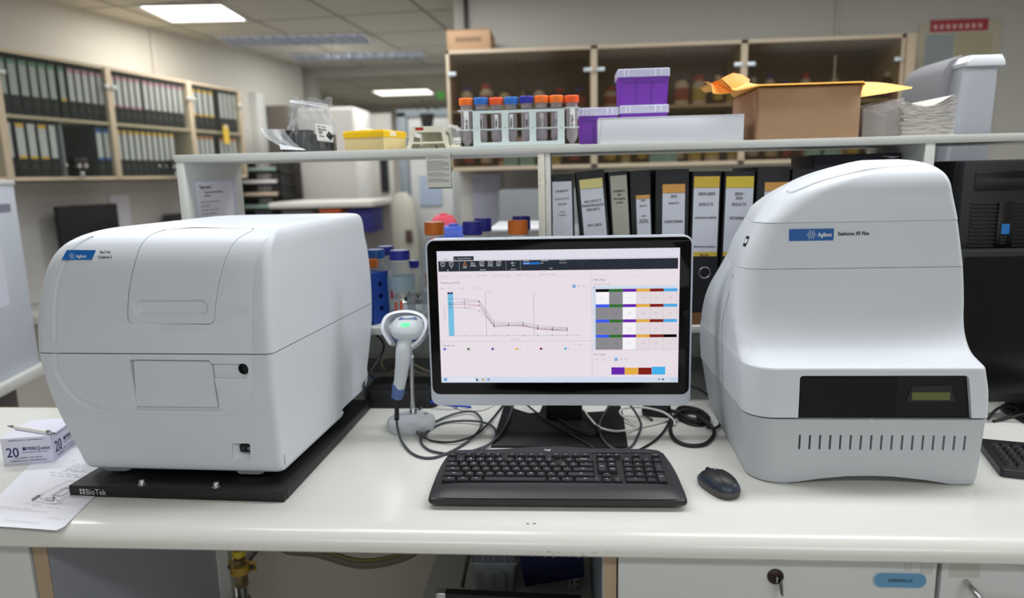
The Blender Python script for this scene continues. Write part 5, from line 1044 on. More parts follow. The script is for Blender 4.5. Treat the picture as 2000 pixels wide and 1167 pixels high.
v = atY(922, 432, 1.80); bottle(v.x, 1.80, .038, v.z - LZ, CAPN, 'glass bottle with navy cap showing just above the monitor', None, (atY(941, 445, 1.8).x - atY(904, 445, 1.8).x) / 2)
v = atY(943, 426, 1.90); bottle(v.x, 1.90, .036, v.z - LZ, CAPN, 'second navy capped bottle standing further back above the monitor', None, .023)
v = atY(1011, 430, 1.78); bottle(v.x, 1.78, .038, v.z - LZ, CAPO, 'glass bottle with orange cap above the monitor near the middle post', None, (atY(1030, 445, 1.78).x - atY(992, 445, 1.78).x) / 2)
v = atY(1018, 422, 1.88); bottle(v.x, 1.88, .036, v.z - LZ, CAPN, 'navy capped bottle hiding behind the orange capped one', None, .024)
# orange capped tube lying in front of it
v = atY(722, 517, 1.80); t = thing('sample_jar', 'small jar with bright orange lid behind the blue rack', 'jar', (v.x, 1.82, LZ)); b = MB(); b.lathe([(.014, 0), (.015, .004), (.015, v.z - LZ - .008)], GLS); b.build('body', t); b = MB(); b.lathe([(.017, v.z - LZ - .008), (.017, v.z - LZ + .012), (.015, v.z - LZ + .014)], CAPO); b.build('lid', t)
# blue rack
BR = mat('rack_blue', (24, 66, 158), .4); p0 = atY(724, 612, 1.735); p1 = atY(752, 602, 1.78); hz = atY(724, 535, 1.735).z - LZ
t = thing('tube_rack', 'bright blue plastic tube rack with round holes beside the glass bottles', 'rack', (p0.x, 1.735, LZ), -atan2(p1.x - p0.x, .045)); o_ = []
b = MB(); W_ = .045; 
for px in (0,): 
    b.b2(-.16, .004, -.002, .004, 0, .010, BR); b.b2(-.16, .004, -.002, .004, hz - .014, hz - .004, BR); b.b2(-.012, .004, -.002, .004, 0, hz - .004, BR); b.b2(-.16, .004, 0, .065, hz - .008, hz, BR); b.b2(-.16, .004, 0, .065, 0, .004, BR); b.b2(-.16, .004, .06, .065, 0, hz, BR); b.b2(-.16, -.01, .008, .012, .012, hz - .016, mat('rack_blue_in', (34, 80, 170), .5))
b.build('frame', t)
b = MB(28); b.prism([(0.006, 0), (.065, 0), (.062, hz + .002), (.006, hz + .002)], .005, BR, TM(0, 0, 0, pi / 2, 0, pi / 2)); ep = b.build('end_plate', t)
c = MB(); 
for z in (.022, .040, .058): c.lathe([(.0075, -.02), (.0075, .03)], BR, TM(.0, .036, z * hz / .075, 0, pi / 2, 0), 20)
cut(ep, c, 28)
# ================================================================== THINGS ON THE TOP BOARD
TZ = SZ + .0005
# zip bag with black parts
v = atY(598, 292, 1.76); bg = thing('zip_bag', 'clear zip bag standing with crumpled neck and hazard label', 'plastic bag', (v.x, 1.76, TZ)); BAGM = film('bag_film', (235, 238, 242), .07, .08, bump=.9, bscale=55, fk=.38)
def pt(px, py, y): q = atY(px, py, y); return (q.x, q.y, max(TZ + .0004, q.z))
b = MB(60); 
prof_l = [(552, 291), (555, 270), (562, 250), (568, 238), (566, 222), (567, 208), (565, 197), (570, 190)]; prof_r = [(655, 290), (655, 262), (650, 243), (644, 225), (640, 215), (645, 205), (648, 197), (645, 192)]
ths = [.035, .034, .032, .026, .018, .010, .004, .006]; rings = []
for k, (l_, r_) in enumerate(zip(prof_l, prof_r)):
    A_ = Vector(pt(*l_, 1.76)); B_ = Vector(pt(*r_, 1.76)); R_ = []; n = 40
    if k == 0: A_.z = B_.z = TZ + .0006
    for j in range(n):
        a = 2 * pi * j / n; f = (1 - cos(a)) / 2; p = A_.lerp(B_, f); y = 1.765 - ths[k] * sin(a) * (1 + .25 * sin(j * 2.3 + k * 1.7)); w_ = (.004 * sin(j * 1.9 + k * 2.2)) if k in (2, 3, 4, 5) else (.002 * sin(j * 3))
        R_.append((p.x + w_, y + w_ * 1.5, p.z + (.004 * sin(f * 14 + k) if k >= 6 else 0) + (.003 * sin(j * 2.7) if 0 < k < 6 else 0)))
    rings.append(R_)
rr2 = []
for a_, c_ in zip(rings, rings[1:]):
    for u in (0, .5):
        rr2.append([tuple(Vector(p).lerp(Vector(q), u) + Vector((0, (rnd.random() - .5) * .006 * (u > 0), 0))) for p, q in zip(a_, c_)])
rr2.append(rings[-1]); b.loft(rr2, BAGM, cap=False); b.build('bag', bg, True)
b = MB(); b.tube([pt(566, 199, 1.752), pt(585, 201, 1.749), pt(610, 205, 1.75), pt(640, 209, 1.752)], .0022, film('zip_strip', (240, 242, 246), .55, .2), 6, 3); b.tube([pt(566, 196, 1.752), pt(590, 198, 1.749), pt(641, 205, 1.752)], .0008, WINK, 6, 3); b.build('zip_closure', bg, True)
b = MB(); q = [pt(615, 241, 1.728), pt(649, 245, 1.726), pt(651, 278, 1.722), pt(620, 274, 1.724)]; b.raw(q[::-1] if 0 else q, [(3, 2, 1, 0)], mat('bag_label', (226, 226, 220), .5))
c0 = Vector(q[0]); ux = (Vector(q[1]) - c0); uy = (Vector(q[3]) - c0); 
def lp(u, v_): return tuple(c0 + ux * u + uy * v_ + Vector((0, -.0006, 0)))
b.raw([lp(.75, .36), lp(.98, .62), lp(.78, .92), lp(.55, .66)], [(3, 2, 1, 0)], INK); b.raw([lp(.75, .44), lp(.88, .59), lp(.72, .64), lp(.64, .62)], [(3, 2, 1, 0)], INKF)
for (u0, u1, v_) in ((.1, .3, .1), (.35, .6, .12), (.12, .34, .26), (.38, .62, .28), (.14, .4, .38), (.14, .35, .5), (.14, .45, .68)): b.raw([lp(u0, v_), lp(u1, v_ + .02), lp(u1, v_ + .07), lp(u0, v_ + .05)], [(3, 2, 1, 0)], INKF if v_ < .2 else INK)
b.raw([lp(.12, .9), lp(.9, .96), lp(.9, .975), lp(.12, .915)], [(3, 2, 1, 0)], INKF); b.build('hazard_label', bg, True)
for nm, lab_, xa, xb_, za, zb_, yy, ttl in (('foam_block', 'black foam block inside the standing zip bag at its label', 612, 653, 288, 262, 1.765, 0), ('foam_block', 'black moulded part in the open end of the lying bag', 556, 610, 287, 254, 1.76, 0)):
    A_ = atY(xa, za, yy); B_ = atY(xb_, zb_, yy); t = thing(nm, lab_, 'packing part', ((A_.x + B_.x) / 2, yy, TZ)); w = (B_.x - A_.x) / 2; h = B_.z - TZ
    b = MB(); b.box((0, 0, h / 2 + .001), (w * 2, .035, h), RUB, .004); b.build('block', t)
    b = MB(); 
    for k in range(3): b.box((-w * .5 + k * w * .5, -.0185, h * .55), (.006, .004, h * .6), mat('foam_rib', (52, 52, 56), .5), .001)
    b.build('ribs', t)
lb = thing('open_bag', 'clear plastic bag lying open beside the standing zip bag', 'plastic bag', (atY(540, 292, 1.73).x, 1.73, TZ)); b = MB(60)
g = [[(509, 250), (530, 252), (556, 252)], [(515, 262), (535, 262), (560, 262)], [(528, 274), (548, 275), (572, 276)], [(545, 284), (565, 286), (585, 287)], [(560, 292), (580, 292), (600, 293)]]
for yo, s_ in ((1.725, 1), (1.755, -1)):
    vs = []; 
    for r_ in g:
        P = crom([(x, y_, 0) for x, y_ in r_], 4)
        for k, p in enumerate(P): q = atY(p.x, p.y, yo + .006 * sin(k * 1.3)); vs.append((q.x, q.y, max(TZ + .0004, q.z)))
    n = len(vs) // 5; b.raw(vs, [(r_ * n + k, r_ * n + k + 1, (r_ + 1) * n + k + 1, (r_ + 1) * n + k) for r_ in range(4) for k in range(n - 1)], film('bag_film2', (236, 238, 240), .35, .12, bump=.9, bscale=60))
b.build('bag', lb, True)
b = MB(); b.loft([[pt(545 + k * 12, 281 + k * 2.4, 1.715) for k in range(5)], [pt(548 + k * 12, 291.5 + k * .3, 1.712) for k in range(5)]], mat('white_strip', (226, 228, 232), .4), cap=False, closed=False); b.build('white_strip', lb, True)
# yellow pipette tip box
YLD = mat('lid_yellow', (248, 200, 30), .3); q0 = atY(671, 290, 1.74); q1 = atY(761, 289, 1.74); YT = thing('pipette_tip_box', 'clear pipette tip box with translucent yellow lid and side sticker', 'box', (q0.x, 1.74, TZ), radians(0))
hy = atY(671, 256, 1.74).z - TZ; wy = q1.x - q0.x; dy = .115; TB = film('tip_base', (236, 216, 160), .72, .3); wr = TM(0, 0, 0)
b = MB(); 
def skew_box(b, x0, x1, y0, y1, z0, z1, m): b.loft([[(x0, y0, z0), (x1, y0, z0), (x1 + sh_ * (y1 - y0), y1, z0), (x0 + sh_ * (y1 - y0), y1, z0)], [(x0, y0, z1), (x1, y0, z1), (x1 + sh_ * (y1 - y0), y1, z1), (x0 + sh_ * (y1 - y0), y1, z1)]], m)
sh_ = 0
YT.rotation_euler = (0, 0, radians(-17)); b.b2(.002, wy - .002, .002, dy - .002, 0, hy * .66, TB, .002); b.build('base', YT); b = MB(); b.b2(0, wy, 0, dy, hy * .62, hy * .95, YLD, .003); b.b2(-.0005, wy + .0005, -.0005, dy + .0005, hy * .80, hy * .95, YLD, .002); b.b2(.004, wy - .004, .004, dy - .004, hy * .95, hy, YLD, .001); b.build('lid', YT)
b = MB(); b.b2(wy, wy + .0006, .03, .06, hy * .7, hy * .93, mat('sticker', (240, 225, 190), .6)); b.build('sticker', YT)
b = MB(); 
for k in range(9): b.b2(.008 + k * wy / 9.8, .012 + k * wy / 9.8, .004, .006, .003, hy * .6, mat('tip_shadow', (200, 176, 120), .6))
b.build('tips', YT)
v = atY(716, 256, 1.80); t = thing('cotton_pad', 'small beige sponge lying on the yellow lid', 'sponge', (v.x, v.y, TZ + hy + .0005)); b = MB(60); b.lathe([(.012, 0), (.017, .002), (.018, .0045), (.013, .0075), (.004, .009)], mat('sponge_beige', (222, 206, 180), .9, bump=.5), TM(0, 0, 0) @ Matrix.Diagonal((1.1, .7, .9, 1)), 18); b.build('body', t)
# cream microtube rack
CRE = mat('rack_cream', (222, 220, 200), .45); q0 = atY(795, 290, 1.728); q1 = atY(880, 288, 1.728); CT = thing('microtube_rack', 'cream plastic microtube rack with open end frame and red tag', 'rack', (q0.x, 1.728, TZ)); wc = q1.x - q0.x; hc_ = atY(820, 247, 1.728).z - TZ
b = MB(25); M1 = TM(0, 0, 0, pi / 2); b.prism(rpoly([(0, 0), (.010, 0), (.0145, .012), (wc - .0145, .012), (wc - .010, 0), (wc, 0), (wc - .016, hc_), (.016, hc_)], .003), .005, CRE, M1); fr = b.build('end_frame', CT)
c = MB(); c.prism(rpoly([(.0165, .0165), (wc - .0165, .0165), (wc - .021, hc_ - .014), (.021, hc_ - .014)], .004), .03, CRE, TM(0, .01, 0, pi / 2)); cut(fr, c, 28)
b = MB(); b.b2(.014, wc - .014, .001, .12, hc_ - .012, hc_ - .009, CRE); 
for k in range(5): b.b2(.014, wc - .014, .012 + k * .026, .015 + k * .026, .012, hc_ - .012, CRE) if k in (4,) else None
b.b2(.008, .011, .001, .12, .002, hc_ * .6, CRE); b.b2(wc - .011, wc - .008, .001, .12, .002, hc_ * .6, CRE); b.b2(.01, wc - .01, .1, .104, .002, .012, CRE); b.b2(wc * .5, wc * .5 + .004, .1, .104, 0, hc_ - .01, CRE)
b.b2(-.014, .012, .05, .053, .008, .0095, CRE); b.b2(-.014, .012, .05, .053, hc_ - .020, hc_ - .0185, CRE); b.build('tray', CT)
b = MB(); b.quad(.024, hc_ - .0095, .044, hc_ - .0025, mat('tag_red', (172, 30, 30), .4), TM(0, -.0052, 0, pi / 2)); b.build('tag', CT)
for k, (px, py, nm) in enumerate(((881, 244, 'clear microtube standing behind the cream rack end'), (890, 246, 'clear microtube with printed label beside the conical tubes'), (896, 250, 'clear microtube with black writing nearest the conical tube rack'))):
    v = atY(px, py, 1.765 - .01 * k); t = thing('microtube', nm, 'tube', (v.x, v.y, TZ)); b = MB(); h = v.z - TZ; b.lathe([(.003, .0), (.005, .012), (.0055, h - .006)], film('tube_plastic', (225, 228, 226), .3, .15), None, 16); b.build('body', t); b = MB(); b.lathe([(.0066, h - .007), (.0066, h), (.006, h + .001)], film('tube_lid', (235, 236, 236), .6, .2), None, 16); b.build('lid', t)
    if k: b = MB(); b.quad(-.0045, .012, .0045, .026, WINK, TM(0, -.0058, 0, pi / 2)); b.quad(-.003, .015, .002, .017, INK, TM(0, -.006, 0, pi / 2)); b.build('label', t)
t = thing('spare_tube_strip', 'small beige strip lying between the cream rack and conical tube rack', 'strip', (atY(890, 286, 1.74).x, 1.745, TZ)); b = MB(); b.box((0, 0, .0035), (.026, .03, .007), CRE, .0015); b.build('base', t); b = MB(); [b.box((k * .007 - .008, -.005, .0085), (.004, .004, .003), CRE, .001) for k in range(3)]; b.build('pegs', t)
# conical tube rack
RKM = mat('rack_mint', (206, 220, 220), .35); q0 = atY(925, 283, 1.735); q1 = atY(1103, 281, 1.735); RK = thing('conical_tube_rack', 'pale mint rack of stacked plates with three windows holding conical tubes', 'rack', (q0.x, 1.735, TZ + .002)); RK.location = (q0.x, 1.735, TZ + .001); RK.matrix_basis = Matrix.Translation((q0.x, 1.735, TZ + .001))
wr_ = q1.x - q0.x; hrk = atY(925, 215, 1.735).z - TZ - .001; e0 = atY(895, 220, 1.745).x - q0.x; e1 = atY(1131, 216, 1.745).x - q0.x
b = MB(28); b.prism(rr(0, .002, wr_, hrk, .001), .003, RKM, TM(0, 0, 0, pi / 2)); fp = b.build('front_plate', RK)
c = MB()
for xa, xb_ in ((938, 980), (993, 1034), (1047, 1089)):
    w0 = atY(xa, 250, 1.733).x - q0.x; w1 = atY(xb_, 250, 1.733).x - q0.x; c.prism(rr(w0, .0105, w1, hrk - .0085, .004), .02, RKM, TM(0, .01, 0, pi / 2))
cut(fp, c, 28)
b = MB(); TX = [atY(px, 240, 1.752).x - q0.x for px in (911, 940, 970, 999, 1029, 1058, 1087, 1117)]
for z, nm in ((hrk - .002, 'top'), (hrk * .46, 'mid')):
    s_ = .0165; ys0, ys1 = .001, .040     # bars around the tubes
    b.b2(e0, e1, ys1 - .003, ys1, z, z + .0022, RKM); b.b2(e0, e1, -.0005, .0018, z, z + .0022, RKM) if z < hrk * .5 else b.b2(e0, e1, -.003, .0018, z, z + .0022, RKM)
    for k in range(9):
        xx = (TX[k] - .0155) if k < 8 else TX[7] + .0155; b.b2(xx - .0006, xx + .0006, 0, ys1, z, z + .0022, RKM)
b.b2(e0, e1, -.001, .040, .0, .002, RKM); b.build('plates', RK)
b = MB(); b.b2(0, wr_, .038, .041, .002, hrk - .002, RKM); bp = b.build('back_plate', RK)
c = MB()
for xa, xb_ in ((938, 980), (993, 1034), (1047, 1089)):
    w0 = atY(xa, 250, 1.733).x - q0.x; w1 = atY(xb_, 250, 1.733).x - q0.x; c.b2(w0 - .004, w1 + .004, .03, .05, .008, hrk - .006, RKM)
cut(bp, c, 28)
b = MB(); M1 = TM(0, -.0034, 0, pi / 2)
for px in (987, 1041): v = atY(px, 249, 1.733); b.plate([(v.x - q0.x + .0015 * cos(a), v.z - TZ - .001 + .0015 * sin(a)) for a in [k * pi / 4 for k in range(8)]], INKF, M1)
for px in (932, 1096): v = atY(px, 249, 1.733); xx, zz = v.x - q0.x, v.z - TZ - .001; [b.line((xx + sx_ * .002, zz + sy_ * .002), (xx + tx_ * .002, zz + ty_ * .002), .0005, INKF, M1) for sx_, sy_, tx_, ty_ in ((-1, -1, 1, -1), (1, -1, 1, 1), (1, 1, -1, 1), (-1, 1, -1, -1))]
b.build('marks', RK)
CO, CB1, CB2, CR = mat('tube_cap_orange', (244, 118, 40), .4), mat('tube_cap_blue', (40, 112, 200), .4), mat('tube_cap_navy', (44, 48, 160), .4), mat('tube_cap_red_orange', (236, 92, 40), .4)
TP = film('conical_plastic', (214, 206, 212), .30, .12); TL = film('tube_contents', (206, 196, 200), .4, .2)
names = ['orange capped conical tube at the cream rack end of the mint rack', 'light blue capped conical tube beside the outermost orange one', 'red-orange capped conical tube between the two light blue capped ones', 'light blue capped conical tube beside the dark blue one', 'dark blue capped conical tube in the middle of the mint rack', 'orange capped conical tube next to the dark blue capped one', 'orange capped conical tube second from the purple box end', 'red-orange capped conical tube with NaCl writing nearest the purple box']
tops = [192, 191, 191, 190, 188, 187, 186.5, 186.5]
for k, (cm, nm) in enumerate(zip((CO, CB1, CR, CB1, CB2, CO, CO, CR), names)):
    x = q0.x + TX[k]; zt_ = atY(0 or 1000, 200, 1.754); zt_ = atY((911, 940, 970, 999, 1029, 1058, 1087, 1117)[k], tops[k], 1.754).z; z0 = TZ + .0032; h = zt_ - z0
    t = thing('conical_tube', nm, 'test tube', (x, 1.7555, z0), 0, 'conical tubes in the mint rack'); r = .0138
    b = MB(50); b.lathe([(.0022, 0), (.006, .003), (r * .93, .015), (r, .020), (r, h - .014)], TP, None, 28); b.build('tube_body', t)
    b = MB(50); b.lathe([(.001, .001), (.0055, .0045), (r * .88, .016), (r * .92, h * .3)], TL, None, 24); b.build('contents', t)
    b = MB(25); NR = 36; rc = .0172; b.loft([[(rc * q_ * (1 + .02 * (j % 2)) * cos(2 * pi * j / NR), rc * q_ * (1 + .02 * (j % 2)) * sin(2 * pi * j / NR), z) for j in range(NR)] for q_, z in ((.97, h - .0165), (1.0, h - .015), (1.0, h - .002), (.94, h), (.03, h))], cm); b.build('cap', t)
    b = MB(); 
    if k in (0, 7):
        vs = [(r * 1.01 * cos(a), r * 1.01 * sin(a), z) for z in (h * .32, h * .74) for a in [-pi / 2 - .35 + .15 * i for i in range(7)]]; b.raw(vs, [(i, i + 1, i + 8, i + 7) for i in range(6)], WINK)
        if k == 7: b.text('1% NaCl', .0085, INK, TM(.0035, -r * 1.02, h * .34, pi / 2) @ TM(0, 0, 0, 0, 0, pi / 2), 'l', bold=.0006)
        else: b.text('PBS 50', .0078, INK, TM(.0045, -r * 1.02, h * .36, pi / 2) @ TM(0, 0, 0, 0, 0, pi / 2), 'l', bold=.0005); [b.quad(-.0125, h * (.3 + .07 * i), -.008, h * (.3 + .07 * i) + .0006, INKF, TM(0, -r * .75, 0, pi / 2)) for i in range(6)]
    else:
        b.quad(-.004, h * .36, .005, h * .64, WINK if k in (2, 3) else mat('faint_print', (196, 190, 196), .6), TM(0, -r * 1.01, 0, pi / 2)); [b.quad(-.002 + .0015 * i, h * .38, -.001 + .0015 * i, h * (.52 + .02 * (i * k % 4)), INK, TM(0, -r * 1.03, 0, pi / 2)) for i in range(1 if k > 4 else 3)]
    b.build('writing', t)
# purple boxes
PUR = film('purple_plastic', (116, 44, 176), .82, .25); CLR = film('clear_lid', (222, 222, 246), .55, .2); PUD = mat('purple_rib', (90, 30, 150), .4)
def pbox(px0, px1, pyt, y, label, z0=None, fill=True, dep=.10):
    A_ = atY(px0, pyt, y); B_ = atY(px1, pyt, y); w = B_.x - A_.x; z0 = z0 or TZ; h = A_.z - z0; t = thing('freezer_box', label, 'box', (A_.x, y, z0)); lh = .0195
    b = MB(); b.loft([rr(.004, .004, w - .004, dep - .004, .004, 0), rr(.0015, .0015, w - .0015, dep - .0015, .004, h - lh)], PUR, None); b.build('box_body', t)
    b = MB(); b.loft([rr(-.001, -.001, w + .001, dep + .001, .004, h - lh), rr(-.001, -.001, w + .001, dep + .001, .004, h - .002), rr(.001, .001, w - .001, dep - .001, .004, h)], CLR)
    for u in (.12, .2, .72, .84): b.b2(w * u, w * u + .0012, -.002, -.001, h - lh + .002, h - .003, WINK)
    b.build('lid', t); b = MB(); [b.b2(w * u, w * u + .001, .0005, .002, .002, h - lh - .004, PUD) for u in (.36, .66)]; b.b2(w * .1, w * .95, .0008, .0022, h - lh - .0125, h - lh - .0115, PUD); b.build('ribs', t); return h
PY = 1.80
hA = pbox(1211, 1306, 206, PY, 'purple freezer box with clear lid under the other purple box'); zA = atY(1211, 206, PY).z
pbox(1207, 1308, 135, PY - .002, 'purple freezer box with clear lid stacked on top', zA + .0005); pbox(1130, 1208, 211, PY + .005, 'purple freezer box with clear lid beside the conical tubes')
A_ = atY(1235, 205, PY + .02); t = thing('tissue', 'crumpled pale tissue and clear tube visible inside the top purple box', 'tissue', (A_.x + .03, PY + .03, zA + .004)); b = MB(60); vs = []
R_ = [[((.034 * s_) * cos(2 * pi * j / 20) * (1 + .15 * sin(j * 2.3)), .022 * s_ * sin(2 * pi * j / 20), z + .003 * sin(j * 1.7)) for j in range(20)] for s_, z in ((1, .001), (.95, .012), (.7, .022), (.3, .028))]; b.loft(R_, mat('tissue_lilac', (214, 190, 230), .8)); b.build('body', t)
# white flat box
q0 = atY(1170, 280, 1.715); q1 = atY(1452, 273, 1.715); zt_ = atY(1170, 231, 1.715).z; WB = thing('flat_carton', 'long flat white carton lying in front of the purple boxes', 'box', (q0.x, 1.715, TZ)); w = q1.x - q0.x; h = zt_ - TZ; b = MB(); b.b2(0, w, 0, .10, 0, h, mat('carton_white', (222, 224, 232), .55), .001); b.build('box_body', WB)
b = MB(); b.b2(-.0008, w + .0008, -.0008, .1008, h - .0006, h + .0006, mat('carton_lid', (236, 237, 242), .5), .0004); b.line((.0, 0), (.006, h), .0004, INKF, TM(.001, -.0006, 0, pi / 2)); b.build('lid_flap', WB)
# brown box and envelope
q0 = atY(1477, 268, 1.715); q1 = atY(1677, 263, 1.715); zt_ = atY(1477, 172, 1.715).z; CB_ = thing('cardboard_box', 'plain brown cardboard box under the orange envelope', 'box', (q0.x, 1.715, TZ)); w = q1.x - q0.x; h = zt_ - TZ
b = MB(); b.b2(0, w, 0, .235, 0, h - .001, CARD, .0012); b.build('carton', CB_)
b = MB(); b.b2(-.0012, -.0002, .004, .235, 0, h - .004, CARD); b.b2(0, w, -.0009, 0, h - .004, h, mat('card_edge', (150, 116, 86), .8)); b.b2(-.0016, .0016, -.001, .001, 0, h, MATS['card_edge']); b.build('flaps', CB_)
EN = mat('manila', (240, 180, 84), .6, var=.04, bump=.2, bscale=30); EV = thing('manila_envelope', 'orange manila envelope with curled open end resting on the brown box', 'envelope', (q0.x, 1.8, zt_ + .001)); ez = zt_ + .0015
cols = [(-.075, .012, .040), (-.068, -.004, .03), (-.055, .004, .02), (-.035, .010, .012), (-.015, .006, .008), (0.0, .003, .004), (.03, .0015, .002), (.1, .001, .001), (w - .005, .001, .001), (w + .03, .0, .0), (w + .07, -.004, -.006), (w + .095, -.008, -.012)]
def envz(x, v): 
    f = (x - 0) 
    return 0
b = MB(60); NXE, NYE = 60, 16; vs = []; x0e, x1e = -.088, w + .004
for j in range(NYE + 1):
    v_ = j / NYE
    for i in range(NXE + 1):
        u = i / NXE; x = x0e + (x1e - x0e) * u; yy = 1.700 + .25 * v_; z = ez + .002
        if x < 0: z += .000 - .010 * min(1, -x / .05) * (1 - v_) + .035 * v_ * max(0, sin(min(1, -x / .075) * pi)) * (1 if v_ < .9 else .8)
        if x < -.06: z += (-.06 - x) * .9
        if x > w: z += -.03 * ((x - w) / .105) * (1 - v_) - .004; yy = yy + ((x - w) / .105) * .12 * (1 - v_)
        vs.append((q0.x + x, yy, z))
fs = [(j * (NXE + 1) + i, j * (NXE + 1) + i + 1, (j + 1) * (NXE + 1) + i + 1, (j + 1) * (NXE + 1) + i) for j in range(NYE) for i in range(NXE)]
b.raw(vs, fs, EN); 
vs2 = [(v_[0], v_[1] + .001, v_[2] + .0035 + .010 * max(0, 1 - abs((v_[0] - q0.x + .02) / .06)) ** 1 * min(1, (v_[1] - 1.70) / .05)) for v_ in vs]; b.raw(vs2, fs, EN)
n = NXE + 1; vs3 = [vs[i] for i in range(n)] + [vs2[i] for i in range(n)]; b.raw(vs3, [(i, i + 1, n + i + 1, n + i) for i in range(4, n - 1)], EN); 
EA = [atY(1676, 160, 1.90), atY(1720, 161, 1.88), atY(1782, 170, 1.84)]; EB = [atY(1678, 190, 1.718), atY(1730, 182, 1.76), atY(1781, 172.5, 1.835)]
TE = [Vector((q0.x + w, 1.95, ez + .004)), Vector((q0.x + w + .07, 1.93, ez + .002)), Vector(EA[2]) + Vector((0, .01, 0))]
b.loft([[tuple(p) for p in crom(TE, 6)], [tuple(p) for p in crom(EA, 6)], [tuple(p) for p in crom(EB, 6)]], EN, cap=False, closed=False)
b.raw([tuple(EB[0]), (q0.x + w, 1.70, ez + .003), tuple(EA[0])], [(0, 1, 2)], EN); b.build('sleeve', EV, True)
b = MB(60)
fl_ = [[(1375, 160), (1388, 162), (1392, 182)], [(1392, 170), (1400, 172), (1402, 184)], [(1412, 152), (1420, 165), (1418, 183)], [(1432, 143), (1436, 160), (1436, 178)], [(1449, 146), (1450, 160), (1452, 175)], [(1464, 155), (1464, 164), (1466, 172)]]
R_ = [[tuple(p) for p in crom([tuple(atY(*r_[0], 1.80)), tuple(atY(*r_[1], 1.745)), tuple(atY(*r_[2], 1.71))], 5)] for r_ in fl_]
R2 = []
for k in range(len(R_) - 1):
    for u in (0, .25, .5, .75): R2.append([tuple(Vector(p).lerp(Vector(q_), u)) for p, q_ in zip(R_[k], R_[k + 1])])
R2.append(R_[-1]); b.loft(R2, EN, cap=False, closed=False); b.loft([[tuple(Vector(p) + Vector((0, .0015, .0012))) for p in r_] for r_ in R2], mat('manila_inner', (236, 148, 60), .6), cap=False, closed=False); b.build('curled_flap', EV, True)
# paper towels
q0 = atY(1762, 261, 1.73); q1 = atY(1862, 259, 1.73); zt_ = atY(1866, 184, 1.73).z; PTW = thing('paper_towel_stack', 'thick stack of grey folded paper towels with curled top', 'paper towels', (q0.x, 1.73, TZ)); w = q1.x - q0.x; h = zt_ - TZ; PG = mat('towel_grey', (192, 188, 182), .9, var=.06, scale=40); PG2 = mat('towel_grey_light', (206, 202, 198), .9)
b = MB(40); NL = 26
for k in range(NL):
    z0 = k * h * .86 / NL; j_ = rnd.uniform(-.003, .003); vs = []
    for y in (0, .2):
        for i in range(13):
            u = i / 12; sag = -.012 * sin(pi * min(1, u * 1.1)) * (k / NL) ** 2 + .014 * max(0, u - .55) / .45 * (k / NL) ** 1.5; o2 = rnd.uniform(-.0015, .0015) if y == 0 else 0
            vs.append((u * w + j_ * (u - .5) * 2, y + o2 + .0, z0 + sag)); vs.append((u * w + j_ * (u - .5) * 2, y + o2, z0 + sag + h * .86 / NL * .82))
    fs = []
    for i in range(12):
        a = i * 2; c = 26 + i * 2; fs += [(a, a + 2, a + 3, a + 1), (c, c + 1, c + 3, c + 2), (a + 1, a + 3, c + 3, c + 1), (a, c, c + 2, a + 2)]
    fs += [(0, 1, 27, 26), (24, 50, 51, 25)]; b.raw(vs, fs, PG if k % 3 else PG2)
b.build('folded_towels', PTW); 
p0 = atY(1682, 262, 1.75); b = MB(40); hh_ = atY(1740, 197, 1.75).z - TZ
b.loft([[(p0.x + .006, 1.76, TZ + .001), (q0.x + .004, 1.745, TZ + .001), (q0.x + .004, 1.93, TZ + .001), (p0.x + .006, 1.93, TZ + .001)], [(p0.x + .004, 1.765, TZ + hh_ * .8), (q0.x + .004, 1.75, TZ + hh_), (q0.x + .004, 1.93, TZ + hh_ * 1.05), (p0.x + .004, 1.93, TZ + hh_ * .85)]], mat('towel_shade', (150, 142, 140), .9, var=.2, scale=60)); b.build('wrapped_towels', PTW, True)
b = MB(60); R_ = []
for k in range(7):
    u = k / 6; x = p0.x + (q0.x + .006 - p0.x) * u; hz_ = hh_ * (.78 + .25 * u) + .004; R_.append([(x, 1.742 + .005 * sin(k * 2), TZ + .001), (x + .004 * sin(k * 3), 1.738 + .004 * cos(k * 1.7), TZ + hz_ * .5), (x, 1.745, TZ + hz_), (x, 1.93, TZ + hz_ + .004)])
b.loft(R_, film('wrap_film', (214, 210, 206), .28, .12, bump=.8, bscale=50), cap=False, closed=False); b.build('plastic_wrap', PTW, True)
# silver dispenser behind the shelf unit
DM = mat('dispenser_silver', (150, 153, 161), .42, .3); DM2 = mat('dispenser_dark', (112, 112, 116), .55)
D_ = thing('towel_dispenser', 'tall silver grey dispenser with sloped top standing behind the shelf unit', 'dispenser', (1.13, 2.15, .0)); y0d, y1d = 2.06, 2.34
f0 = [atY(*q_, y0d) for q_ in ((1862, 258), (1940, 258), (1955, 122), (1888, 122))]; 
b = MB(30); base_z = 1.20
xl0, xr0 = f0[0].x - .02, f0[1].x - .0; xl1, xr1 = f0[3].x, f0[2].x; zt1 = f0[3].z
def dsl(f, x_, y_): return 0
sl0 = xl1 - f0[0].x
k_ = (base_z - f0[0].z) / (zt1 - f0[0].z)
bl = f0[0].x + sl0 * k_; br = f0[1].x + (xr1 - f0[1].x) * k_
b.loft([rr(bl, y0d, br, y1d, .015, base_z), rr(f0[0].x, y0d, f0[1].x, y1d, .015, f0[0].z), rr(xl1, y0d, xr1, y1d, .015, zt1)], DM); b.build('front_housing', D_, True)
b = MB(40); lft = [atY(1800, 190, 2.2), atY(1812, 150, 2.2), atY(1826, 128, 2.2), atY(1850, 116, 2.2), atY(1890, 107, 2.2)]
